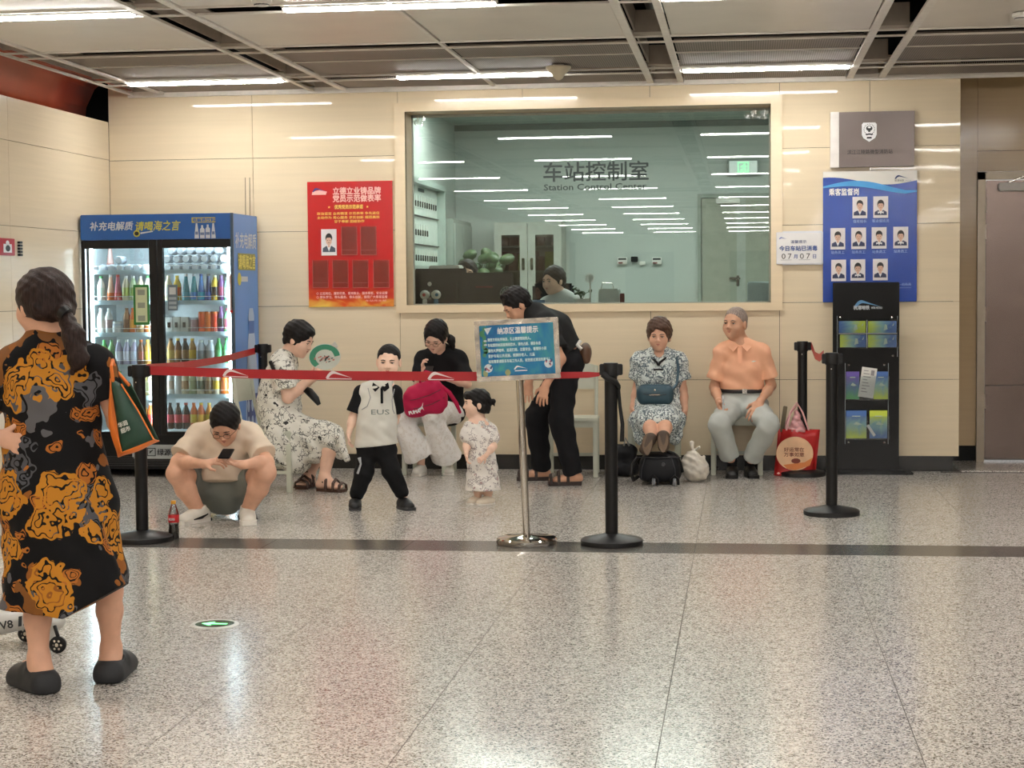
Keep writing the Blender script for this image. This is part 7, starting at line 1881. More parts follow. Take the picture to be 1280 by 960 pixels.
# ================================================================ 5 seated woman with the pink backpack
def pink_woman():
    Y = 13.35
    R = person('woman with glasses in a black top and white trousers, a pink backpack on her lap', at(540, 595, Y) * (1, 1, 0))
    head = Head(at(545, 421, Y - .05), (-.18, -.80, -.55), (0, -.5, .85), 1.0)
    J = dict(pelvis=J_(554, 512, Y + .18), chest=J_(552, 470, Y + .14), neck=J_(551, 440, Y + .08), shl=J_(529, 450, Y + .08), shr=J_(574, 450, Y + .1), hipl=J_(543, 514, Y + .16), hipr=J_(564, 514, Y + .16))
    ell_ = J_(523, 480, Y - .0); wrl = J_(530, 466, Y - .22); elr = J_(584, 480, Y + .02); wrr = J_(556, 472, Y - .18)
    knl = J_(500, 520, Y - .16); knr = J_(539, 518, Y - .2); anl = J_(526, 574, Y - .02); anr = J_(560, 576, Y + .06)
    f = Field(); head.field(f); neckf(f, head, J['neck'], 1, .046); torso(f, J, .95, 0, .92)
    limb_arm(f, J['shl'], ell_, wrl, .92, .95); limb_arm(f, J['shr'], elr, wrr, .92, .95)
    hand(f, wrl, V3(-.1, -.3, .9), (.7, 0, 0), (.5, -1, 0), .9, .7, .5); hand(f, wrr, V3(-.95, -.2, .1), (0, .2, 1), (0, -1, .2), .9, .5, .4)
    limb_leg(f, J['hipl'], knl, anl, .92, .95); limb_leg(f, J['hipr'], knr, anr, .92, .95)
    for an in (anl, anr): f.cap(an, V3(an[0], an[1], .05), .032, .03, k=.01)
    grow('body', f, .0055, SK1, R); head.features(R, eyes='down', glasses=mat('glasses_gold', (120, 80, 60), .3, .8))
    def ex(s, fd):
        fd.cap(s.p(.03, -.09, .0), J_(564, 425, Y + .03), .035, .03, k=.02); fd.cap(J_(564, 425, Y + .03), J_(567, 440, Y + .06), .03, .012, k=.02)
        fd.cap(s.p(.06, .055, .05), s.p(.072, .05, -.06), .014, .006, k=.01); fd.cap(s.p(-.062, .055, .05), s.p(-.072, .05, -.02), .014, .006, k=.01)
    head.hair(R, HB_, 'tied', .005, .016, ex)
    K = MATS['cotton_black']; g = Field(); torso(g, J, .95, .02, 1.0, .01, k=.05)
    for sh, el in ((J['shl'], ell_), (J['shr'], elr)): g.cap(sh, mid(sh, el, .85), .06, .074, k=.03, cut=True)
    n = V3(J['neck']); g.cap(n + V3(0, -.10, .03), n + V3(-.004, -.13, -.075), .058, .016, k=.01, sub=True)
    grow('top', g, .006, K, R, noise=(.003, 36))
    g = Field(); W = floral_small('white_spotted_cloth', (250, 247, 243), (234, 228, 220), (238, 230, 224), 60, .3, .1)
    for hp, kn, an in ((J['hipl'], knl, anl), (J['hipr'], knr, anr)):
        g.cap(hp, kn, .095, .078, k=.04); e = mid(kn, an, .93); g.cap(kn, e, .075, .108, (1, 0, 0), 1, 1.15, k=.03, cut=True)
    g.cap(J['hipl'], J['hipr'], .105, .105, k=.04)
    grow('trousers', g, .006, W, R, noise=(.004, 32))
    M_S = mat('shoe_white', (214, 210, 200), .5, var=.05)
    for an, dx, dy in ((anl, -.02, -.10), (anr, .02, -.10)): shoe('shoe', (an[0], an[1], 0), (an[0] + dx, an[1] + dy, 0), M_S, R, .98, MATS['sneaker_sole'])
    # backpack
    c = V3(J_(530, 496, Y - .27)); t = thing('backpack', 'pink backpack with white lettering on the lap of the seated woman', 'backpack', tuple(c)); PK = clothmat('backpack_pink', (190, 34, 78), .6, .4, 14)
    T = frame(c, (.96, 0, .2), (-.2, -.35, .9)); X = [np.array((T.to_3x3() @ Vector(v))) for v in ((1, 0, 0), (0, 1, 0), (0, 0, 1))]
    P = lambda x, y, z: c + X[0] * x + X[1] * y + X[2] * z
    f = Field(); f.cap(P(-.10, 0, -.04), P(.10, 0, -.04), .075, .075, X[2], 1.25, 1.3, k=.03); f.cap(P(-.07, 0, .03), P(.09, .0, .05), .07, .07, X[2], 1.1, 1.1, k=.04); f.cap(P(-.12, -.02, -.08), P(.08, -.02, -.09), .05, .05, k=.04)
    grow('pack_body', f, .006, PK, t, noise=(.003, 40))
    b = MB(); b.tube([P(-.13, -.05, .02), P(-.05, -.092, .03), P(.06, -.092, .04), P(.15, -.05, .05)], .004, 6); b.tube([P(-.15, -.05, -.05), P(-.04, -.1, -.04), P(.07, -.098, -.03), P(.16, -.05, -.02)], .004, 6); b.build('zip', mat('zip_dark_pink', (120, 20, 50), .5), t, smooth=True)
    TT = frame(P(-.125, -.112, -.072), X[0], X[2]); text('PUMA', TT, 0, 0, .04, M_TXTW, t, bold=.004, width=.085); s = MB(); poly(s, TT, [(.075, .03), (.10, .04), (.125, .06), (.13, .075), (.115, .055), (.12, .01), (.11, .025), (.095, .02), (.085, .0), (.088, .02)]); s.build('leaping_mark', M_TXTW, t)
    b = MB(); b.tube([P(-.0, .0, .11), P(.02, -.02, .19), P(.07, -.02, .21), P(.12, -.0, .17), P(.13, 0, .11)], .009, 8); b.tube([P(.15, 0, .06), P(.20, -.02, .0), P(.23, -.02, -.10), P(.235, -.0, -.19)], [.014, .016, .016, .01], 8, flat=((0, 1, 0), .4))
    b.build('carry_strap', PK, t, smooth=True)
    c = V3(J_(535, 464, Y - .30)); o = MB().rbox(-.034, .034, -.004, .004, -.07, .07, .003, 0, Matrix.Translation(c) @ Matrix.Rotation(math.radians(-60), 4, 'X')).build('phone', M_BLACK); tag(o, 'dark phone in the hand of the woman with the pink backpack', 'phone')
pink_woman()

# ================================================================ 6 toddler girl
def toddler():
    Y = 11.55; s = .52
    R = person('toddler girl in a white sprigged dress, hair in a side pigtail, facing left', at(604, 632, Y) * (1, 1, 0))
    head = Head(at(596, 505, Y), (-.93, -.36, .0), (0, 0, 1), .84)
    J = dict(pelvis=J_(604, 575, Y), chest=J_(600, 548, Y), neck=J_(598, 527, Y), shl=J_(587, 536, Y - .03), shr=J_(612, 537, Y + .05), hipl=J_(598, 582, Y - .02), hipr=J_(609, 582, Y + .03))
    ell_ = J_(583, 556, Y - .05); wrl = J_(583, 568, Y - .11); elr = J_(617, 558, Y - .02); wrr = J_(607, 570, Y - .13)
    knl = J_(598, 605, Y - .03); knr = J_(609, 606, Y + .03); anl = J_(597, 625, Y); anr = J_(611, 628, Y - .02)
    f = Field(); head.field(f, mouth_open=1, chub=.004); neckf(f, head, J['neck'], .6, .05); torso(f, J, s, 0, 1)
    limb_arm(f, J['shl'], ell_, wrl, s, 1.1); limb_arm(f, J['shr'], elr, wrr, s, 1.1)
    hand(f, wrl, V3(.1, -.2, -.9), (1, 0, 0), (0, -1, 0), s, .6, .4); hand(f, wrr, V3(-.7, -.2, -.5), (-.3, .5, -.3), (0, -1, 0), s, .6, .4)
    limb_leg(f, J['hipl'], knl, anl, s, 1.1); limb_leg(f, J['hipr'], knr, anr, s, 1.1)
    for an in (anl, anr): f.cap(an, V3(an[0], an[1], .035), .02, .02, k=.01)
    grow('body', f, .004, SK3, R); head.features(R, mouth=False)
    m = MB(); q = head.p(0, .086, -.056); m.lathe([(0, 0), (.009, 0), (.009, .002), (0, .002)], tuple(q), 12, axis=tuple(head.f)); m.build('mouth', mat('mouth_red', (150, 50, 50), .5), R)
    def ex(s2, fd):
        fd.cap(s2.p(.02, -.08, .0), J_(612, 505, Y), .018, .012, k=.01); fd.cap(J_(612, 505, Y), J_(617, 501, Y), .014, .012, k=.01); fd.cap(J_(617, 501, Y), J_(618, 508, Y), .012, .004, k=.01)
        fd.ell(s2.p(0, .07, .07), (.055, .03, .028), s2.F(), .02)
    head.hair(R, HB_, 'bob', .0045, .008, ex)
    g = Field(); torso(g, J, s, .012, 1.02, k=.03)
    g.cap(J['chest'], J_(604, 618, Y), .062, .125, (1, 0, 0), 1.1, 1.0, k=.03)
    for sh, el in ((J['shl'], ell_), (J['shr'], elr)): g.cap(sh, mid(sh, el, .45), .04, .056, k=.03); g.cap(mid(sh, el, .45), mid(sh, el, .75), .056, .036, k=.02, cut=True)
    grow('dress', g, .005, floral_small('white_sprig_dress', (232, 226, 218), (158, 148, 146), (180, 150, 148), 46, .32, .08), R, cuts=[(J_(604, 612, Y), (0, 0, -1))], noise=(.003, 48))
    for an, dx in ((anl, -.055), (anr, -.075)):
        g = Field(); g.cap(an + V3(0, 0, .03), V3(an[0], an[1], .03), .027, .024, k=.01, cuta=True); grow('sock', g, .004, mat('sock_white', (220, 208, 196), .8), R)
        shoe('shoe', (an[0], an[1], 0), (an[0] + dx, an[1] - .06, 0), mat('toddler_shoe', (222, 208, 188), .5), R, .66, MATS['sneaker_sole'], h=.004, hgt=.05)
toddler()

# ================================================================ 7 bending man
def bending():
    Y = 12.85
    R = person('man in black bending forward behind the blue notice stand', at(690, 600, Y) * (1, 1, 0))
    head = Head(at(647, 382, Y - .05), (-.72, -.35, -.55), (-.45, -.1, .88), 1.04)
    J = dict(pelvis=J_(712, 446, Y + .02), chest=J_(692, 412, Y), neck=J_(666, 392, Y - .02), shl=J_(682, 404, Y - .19), shr=J_(672, 400, Y + .18), hipl=J_(708, 456, Y - .09), hipr=J_(710, 455, Y + .12))
    ell_ = J_(701, 449, Y - .24); wrl = J_(682, 482, Y - .26); elr = J_(668, 445, Y + .1); wrr = J_(661, 478, Y - .02)
    knl = J_(701, 524, Y - .16); knr = J_(671, 522, Y + .08); anl = J_(717, 596, Y - .14); anr = J_(677, 590, Y + .16)
    f = Field(); head.field(f); neckf(f, head, J['neck'], 1, .056); torso(f, J, 1.0)
    limb_arm(f, J['shl'], ell_, wrl); limb_arm(f, J['shr'], elr, wrr)
    hand(f, wrl, V3(-.25, -.1, -.95), (.2, 1, 0), (-1, 0, 0), 1.05, .35, .4); hand(f, wrr, V3(-.1, -.1, -.95), (.2, -1, 0), (-1, 0, 0), 1.05, .35, .4)
    limb_leg(f, J['hipl'], knl, anl); limb_leg(f, J['hipr'], knr, anr)
    foot(f, anl, V3(anl[0] - .17, anl[1] - .03, .04), 1.05); foot(f, anr, V3(anr[0] - .16, anr[1] - .03, .04), 1.05)
    grow('body', f, .0055, SK2, R); head.features(R, eyes='down')
    def ex(s, fd):
        rnd = random.Random(3)
        for k in range(14): fd.ell(s.p(rnd.uniform(-.06, .06), rnd.uniform(-.06, .07), .11), (.014, .018, .02), s.F(), .012)
    head.hair(R, HB_, 'short', .005, .014, ex, noise=(.003, 100))
    g = Field(); torso(g, J, 1.0, .022, 1.0, k=.06)
    for sh, el in ((J['shl'], ell_), (J['shr'], elr)): g.cap(sh, mid(sh, el, .72), .064, .082, k=.04, cut=True)
    rt = unit(V3(J['shr']) - V3(J['shl']))
    grow('tshirt', g, .006, clothmat('tee_black', (34, 34, 34), fold=.4, fs=10), R, cuts=[(J_(716, 438, Y), unit(J_(716, 438, Y) - J['chest']))], noise=(.003, 32))
    g = Field(); K = clothmat('trouser_black', (20, 20, 23), fold=.4, fs=11)
    for hp, kn, an in ((J['hipl'], knl, anl), (J['hipr'], knr, anr)): g.cap(hp, kn, .105, .086, k=.05); g.cap(kn, mid(kn, an, .95), .086, .07, k=.04, cut=True)
    g.cap(J['hipl'], J['hipr'], .11, .11, k=.05); g.cap(J['pelvis'] + V3(.03, 0, .0), J['hipl'], .1, .1, k=.05)
    grow('trousers', g, .006, K, R, noise=(.005, 28))
    # belt line
    c0 = V3(J_(714, 437, Y)); 
    for an in (anl, anr): sandal('sandal', (an[0], an[1], 0), (an[0] - .17, an[1] - .03, 0), mat('sandal_dark', (52, 40, 36), .5), R, 1.12, .03)
    c = V3(J_(732, 441, Y - .02)); t = thing('waist_bag', 'brown waist bag with a white cord on the back of the bending man', 'bag', tuple(c))
    f = Field(); f.ell(c, (.045, .10, .075), None); f.cap(c + V3(.0, -.05, .02), c + V3(.01, -.06, -.05), .03, .03, k=.02); grow('pouch', f, .006, mat('bag_brown', (92, 64, 46), .5), t)
    MB().tube([c + V3(-.03, -.08, .09), c + V3(-.05, -.10, .06), c + V3(-.02, -.11, .03)], .014, 8).build('white_cord', M_WHITE, t, smooth=True)
bending()

# ================================================================ 8 older woman with the teal bag
def elder_woman():
    Y = 13.45
    R = person('short-haired older woman in a white floral dress, feet up on a black suitcase', at(821, 590, Y) * (1, 1, 0))
    head = Head(at(824, 420, Y - .04), (-.06, -1, -.1), (0, -.1, 1), 1.02)
    J = dict(pelvis=J_(822, 507, Y + .06), chest=J_(823, 470, Y + .04), neck=J_(824, 444, Y + .02), shl=J_(800, 452, Y + .02), shr=J_(848, 452, Y + .02), hipl=J_(811, 512, Y + .04), hipr=J_(832, 512, Y + .04))
    ell_ = J_(797, 486, Y + .06); wrl = J_(791, 510, Y - .02); elr = J_(853, 487, Y + .06); wrr = J_(856, 512, Y - .02)
    knl = J_(812, 528, Y - .38); knr = J_(832, 528, Y - .38); anl = J_(815, 551, Y - .68); anr = J_(829, 550, Y - .68)
    f = Field(); head.field(f); neckf(f, head, J['neck'], 1, .05); torso(f, J, .98)
    limb_arm(f, J['shl'], ell_, wrl, .98); limb_arm(f, J['shr'], elr, wrr, .98)
    hand(f, wrl, V3(-.1, -.5, -.8), (.9, 0, 0), (0, -1, .5), .95, .5, .4); hand(f, wrr, V3(.05, -.4, -.85), (-.9, 0, 0), (0, -1, .5), .95, .5, .4)
    limb_leg(f, J['hipl'], knl, anl, 1, .95); limb_leg(f, J['hipr'], knr, anr, 1, .95)
    grow('body', f, .0055, SK4, R); head.features(R, eyes='narrow', brow=BROWG)
    def ex(s, fd): fd.ell(s.p(-.03, .06, .075), (.05, .03, .025), s.F(), .015); fd.ell(s.p(.045, .05, .06), (.03, .035, .03), s.F(), .015)
    head.hair(R, HDB, 'short', .005, .022, ex, noise=(.003, 85))
    M_D = floral_small('grey_leaf_dress', (218, 226, 222), (104, 116, 122), (130, 144, 150), 40, .42, .11)
    g = Field(); torso(g, J, .98, .022, 1.02, .01, k=.05)
    for sh, el in ((J['shl'], ell_), (J['shr'], elr)): g.cap(sh, mid(sh, el, .62), .062, .08, k=.03, cut=True)
    for hp, kn in ((J['hipl'], knl), (J['hipr'], knr)): g.cap(hp, mid(hp, kn, .95), .11, .105, k=.05)
    g.cap(J['hipl'], J['hipr'], .12, .12, k=.05)
    for px in (797, 846): g.cap(J_(px, 524, Y - .2), J_(px + (4 if px < 820 else -2), 548, Y - .22), .07, .05, k=.04)
    for px, py in ((804, 553), (838, 548)): g.cap(J_(px, 530, Y - .28), J_(px, py, Y - .3), .05, .035, k=.04)
    n = V3(J['neck']); g.cap(n + V3(0, -.10, .03), n + V3(0, -.14, -.055), .05, .014, k=.01, sub=True)
    grow('dress', g, .006, M_D, R, noise=(.005, 34))
    b = MB(); n = V3(J['neck'])
    b.tube([n + V3(-.075, -.04, .02), n + V3(-.05, -.085, -.02), n + V3(-.012, -.118, -.05), n + V3(.0, -.125, -.075)], .009, 8); b.tube([n + V3(.075, -.04, .02), n + V3(.05, -.085, -.02), n + V3(.012, -.118, -.05), n + V3(.0, -.125, -.075)], .009, 8)
    b.tube([n + V3(-.035, -.135, -.105), n + V3(.0, -.142, -.103), n + V3(.035, -.135, -.105)], .007, 6); b.build('black_collar', M_BLACK, R, smooth=True)
    M_SH = mat('shoe_brown_sole', (104, 84, 64), .65, var=.12, vscale=40)
    for q, px, py in ((0, 811, 555), (1, 829, 552)):
        c = V3(J_(px, py, Y - .74)); tl = V3(J_(px + (-3 if q == 0 else .5), py - 15, Y - .72)) ; hl = V3(J_(px + (4 if q == 0 else -.5), py + 12, Y - .74))
        top_ = V3(J_(px + (2 if q == 0 else 0), py - 7, Y - .70)); bot = V3(J_(px + (-5 if q == 0 else .5), py + 7, Y - .74))
        f = Field(); f.cap(bot, top_, .036, .042, (1, 0, 0), 1.15, 1.15, k=.02); f.cap(bot + V3(0, .05, .0), top_ + V3(0, .045, -.01), .034, .036, (1, 0, 0), 1.1, 1.1, k=.03)
        o = grow('shoe', f, .005, mat('shoe_brown', (78, 62, 50), .6), R)
        s = MB(); T = frame(mid(bot, top_) + V3(0, -.0405, 0), (1, 0, 0), top_ - bot); L = np.linalg.norm(top_ - bot) / 2 + .034
        pts = [((.036 + .008 * math.sin(a)) * math.cos(a), L * math.sin(a)) for a in np.linspace(0, 2 * PI, 24, endpoint=False)]
        s.prism(pts, T, .01); s.build('sole', M_SH, o)
    # teal bag
    c = V3(J_(819, 492, Y - .22)); t = thing('handbag', 'teal rounded handbag with a long strap on the older woman\'s lap', 'bag', tuple(c)); TB = mat('bag_teal', (46, 74, 86), .4, var=.06)
    f = Field(); f.cap(c + V3(-.09, 0, -.02), c + V3(.09, 0, -.02), .05, .05, (0, 0, 1), 1.25, 1.25, k=.03); f.cap(c + V3(-.085, 0, .02), c + V3(.085, 0, .02), .05, .05, k=.03)
    grow('bag_body', f, .0055, TB, t)
    s = MB(); s.tube([c + V3(-.13, -.03, .005), c + V3(-.06, -.062, -.004), c + V3(0, -.066, -.012), c + V3(.06, -.062, -.004), c + V3(.13, -.03, .005)], .005, 6); s.build('flap_edge', mat('teal_dark', (26, 44, 54), .4), t, smooth=True)
    MB().tube([c + V3(-.04, -.066, -.006), c + V3(.04, -.066, -.006)], .006, 6).lathe([(0, 0), (.007, 0), (.007, .006), (0, .007)], tuple(c + V3(0, -.058, .03)), 12, axis=(0, -1, 0)).build('metal_trim', M_STEEL, t)
    MB().tube([c + V3(.12, -.0, .02), J_(846, 480, Y - .16), J_(848, 462, Y - .11), J_(846, 446, Y - .05), J_(842, 438, Y + .02)], .011, 8, flat=((0, 1, 0), .4)).build('strap', TB, t, smooth=True)
elder_woman()

# ================================================================ 9 older man in orange
def elder_man():
    Y = 13.5
    R = person('balding man in an orange polo shirt and light grey trousers, seated at the wall', at(928, 590, Y) * (1, 1, 0))
    head = Head(at(919, 405, Y - .03), (-.45, -.88, .02), (.02, 0, 1), 1.06, .98)
    J = dict(pelvis=J_(928, 500, Y + .06), chest=J_(928, 461, Y + .03), neck=J_(925, 430, Y), shl=J_(902, 441, Y), shr=J_(953, 441, Y), hipl=J_(916, 507, Y + .03), hipr=J_(941, 507, Y + .03))
    ell_ = J_(893, 484, Y + .05); wrl = J_(899, 503, Y - .20); elr = J_(964, 482, Y + .05); wrr = J_(950, 502, Y - .18)
    knl = J_(899, 530, Y - .36); knr = J_(961, 531, Y - .34); anl = J_(915, 577, Y - .16); anr = J_(937, 578, Y - .12)
    f = Field(); head.field(f); neckf(f, head, J['neck'], 1, .056); torso(f, J, 1.04)
    limb_arm(f, J['shl'], ell_, wrl, 1.02); limb_arm(f, J['shr'], elr, wrr, 1.02)
    hand(f, wrl, V3(.1, -.55, -.6), (.9, -.1, 0), (0, -.4, .9), 1.05, .8, .5); hand(f, wrr, V3(-.45, -.4, -.75), (0, .6, -.6), (-1, -.2, 0), 1.1, .25, .3)
    limb_leg(f, J['hipl'], knl, anl); limb_leg(f, J['hipr'], knr, anr)
    grow('body', f, .0055, SK2, R); head.features(R, brow=BROWG, eyes='narrow')
    # thin grey hair round the back and sides
    head.hair(R, hairmat('hair_thin_grey', (150, 134, 124)), 'buzz', .005, .006, noise=(.0008, 120))
    O = clothmat('polo_orange', (252, 190, 154), fold=.45, fs=9)
    g = Field(); torso(g, J, 1.0, .02, 1.0, .01, k=.035)
    for sh, el in ((J['shl'], ell_), (J['shr'], elr)): g.cap(sh, mid(sh, el, .74), .058, .074, k=.018, cut=True)
    n = V3(J['neck']); g.cap(n + V3(-.005, -.10, .04), n + V3(-.005, -.13, -.05), .045, .012, k=.01, sub=True)
    shirt = grow('polo_shirt', g, .006, O, R, cuts=[(J_(928, 489, Y), (0, -.2, -1))], noise=(.004, 30))
    c = MB(); n = V3(J['neck'])
    for q in (-1, 1):
        c.add([n + V3(q * .07, -.02, .045), n + V3(q * .012, -.10, -.012), n + V3(q * .05, -.115, -.055), n + V3(q * .1, -.055, -.008)], [(0, 1, 2, 3)])
    c.build('collar', O, R, solid=.007)
    p = MB(); p.add([n + V3(-.02, -.12, -.03), n + V3(.015, -.12, -.03), n + V3(.012, -.142, -.14), n + V3(-.012, -.142, -.14)], [(0, 1, 2, 3)]); p.build('placket', mat('polo_placket', (246, 180, 144), .8), R, solid=.004)
    T = frame(J_(942, 452, Y - .15)); s = MB(); poly(s, T, [(-.02, 0), (.0, .008), (.02, .004), (.0, -.004)]); s.build('chest_mark', M_WHITE, R)
    g = Field(); G = clothmat('trouser_grey', (188, 192, 186), fold=.5, fs=9)
    for hp, kn, an in ((J['hipl'], knl, anl), (J['hipr'], knr, anr)): g.cap(hp, kn, .10, .08, k=.04); g.cap(kn, mid(kn, an, .86), .078, .073, k=.02, cut=True)
    g.cap(J['hipl'], J['hipr'], .105, .105, k=.05); g.cap(J['pelvis'], J['pelvis'] + V3(0, 0, .05), .11, .11, (1, 0, 0), 1.35, 1.35, k=.04)
    grow('trousers', g, .006, G, R, noise=(.005, 30))
    b = MB(); q = J_(928, 489, Y); ring = [V3(q[0] + .165 * math.sin(a), Y + .06 - .135 * math.cos(a), q[2] + .004) for a in np.linspace(-1.5, 1.5, 15)]
    b.tube(ring, .016, 8, flat=((0, 1, 0), .5)); b.build('belt', mat('belt_leather', (34, 34, 38), .4), R, smooth=True)
    MB().rbox(q[0] + .0, q[0] + .035, Y - .088, Y - .08, q[2] - .012, q[2] + .02, .002).build('buckle', M_STEEL, R)
    for an, dx in ((anl, -.0), (anr, .03)):
        g = Field(); g.cap(an + V3(0, 0, .06), V3(an[0], an[1], .06), .042, .036, k=.01); grow('sock', g, .005, MATS['cotton_black'], R)
        shoe('shoe', (an[0], an[1], 0), (an[0] + dx, an[1] - .16, 0), mat('leather_black', (18, 18, 19), .3), R, 1.05, M_BLACK, hgt=.07)
    c = V3(wrl) + V3(.03, -.09, -.02); o = MB().rbox(-.006, .006, -.035, .035, -.07, .07, .004, 0, Matrix.Translation(c) @ Matrix.Rotation(.35, 4, 'X')).build('phone', mat('phone_silver', (210, 214, 216), .25)); tag(o, 'silver phone in the hand of the man in the orange polo', 'phone')
elder_man()

# ================================================================ staff behind the glass
def staff():
    Y = 14.85
    R = person('staff woman in a white blouse looking down behind the glass', (at(692, 360, Y)[0], Y, .25))
    head = Head(at(692, 351, Y), (-.6, -.8, -.12), (0, 0, 1), 1.0)
    J = dict(pelvis=J_(704, 440, Y + .1), chest=J_(703, 397, Y + .05), neck=J_(700, 372, Y + .04), shl=J_(680, 382, Y), shr=J_(722, 382, Y + .05), hipl=J_(695, 444, Y + .08), hipr=J_(714, 444, Y + .08))
    J = {k: v + V3(.02, 0, 0) for k, v in J.items()}
    ell_ = J_(672, 410, Y - .06); wrl = J_(684, 404, Y - .22); elr = J_(730, 410, Y - .02); wrr = J_(712, 404, Y - .22)
    f = Field(); head.field(f); neckf(f, head, J['neck'], 1, .046); torso(f, J, .95); limb_arm(f, J['shl'], ell_, wrl, .95); limb_arm(f, J['shr'], elr, wrr, .95)
    hand(f, wrl, V3(.3, -1, .1), (0, 0, -1), (1, 0, 0), .9, .3, .4); hand(f, wrr, V3(-.3, -1, .1), (0, 0, -1), (-1, 0, 0), .9, .3, .4)
    for q in (-1, 1): f.cap(J['hipl'] if q < 0 else J['hipr'], J['pelvis'] + V3(q * .12, -.38, -.08), .08, .055, k=.03); f.cap(J['pelvis'] + V3(q * .12, -.38, -.08), J['pelvis'] + V3(q * .12, -.34, -.42), .05, .035, k=.02)
    grow('body', f, .006, SK1, R); head.features(R, eyes='open')
    def ex(s, fd): fd.ell(s.p(.0, -.11, .0), (.035, .035, .035), s.F(), .02)
    head.hair(R, HB_, 'tied', .0055, .014, ex)
    g = Field(); torso(g, J, .95, .02, 1, k=.05); g.cap(J['shl'], ell_, .06, .055, k=.03); g.cap(J['shr'], elr, .06, .055, k=.03); g.cap(ell_, wrl, .05, .04, k=.03, cut=True); g.cap(elr, wrr, .05, .04, k=.03, cut=True)
    grow('blouse', g, .007, clothmat('blouse_white', (226, 228, 224), fold=.3), R)
    g = Field(); g.cap(J['hipl'], J['hipr'], .11, .11, k=.04)
    for q in (-1, 1): g.cap(J['hipl'] if q < 0 else J['hipr'], J['pelvis'] + V3(q * .12, -.38, -.08), .09, .065, k=.03); g.cap(J['pelvis'] + V3(q * .12, -.38, -.08), J['pelvis'] + V3(q * .12, -.34, -.42), .06, .05, k=.02)
    grow('trousers', g, .008, MATS['trouser_black'], R)
    Y = 15.2
    R = person('second staff member, only forehead and eyes showing above the black monitors', (at(585, 360, Y)[0], Y, .25))
    head = Head(at(584, 342, Y), (.1, -1, -.1), (0, 0, 1), 1.0)
    nb = head.p(0, -.02, -.14); J = dict(pelvis=nb - V3(0, -.05, .52), chest=nb - V3(0, -.02, .22), neck=nb, shl=nb + V3(-.17, 0, -.06), shr=nb + V3(.17, 0, -.06), hipl=nb + V3(-.09, .05, -.56), hipr=nb + V3(.09, .05, -.56))
    f = Field(); head.field(f); neckf(f, head, J['neck']); torso(f, J, .95)
    for q, a in ((-1, 'shl'), (1, 'shr')):
        el = V3(J[a]) + V3(q * .05, -.05, -.27); wr = el + V3(-q * .1, -.22, .05); limb_arm(f, J[a], el, wr, .95); hand(f, wr, V3(-q * .2, -1, 0), (0, 0, -1), (-q, 0, 0), .9, .3, .4)
    grow('body', f, .0065, SK1, R); head.features(R, eyes='open'); head.hair(R, HB_, 'bob', .0055, .012)
    g = Field(); torso(g, J, .95, .02, 1, k=.05)
    for q, a in ((-1, 'shl'), (1, 'shr')):
        el = V3(J[a]) + V3(q * .05, -.05, -.27); g.cap(J[a], el, .06, .055, k=.03); g.cap(el, el + V3(-q * .09, -.2, .045), .05, .04, k=.03, cut=True)
    grow('blouse', g, .008, MATS['blouse_white'], R)
staff()

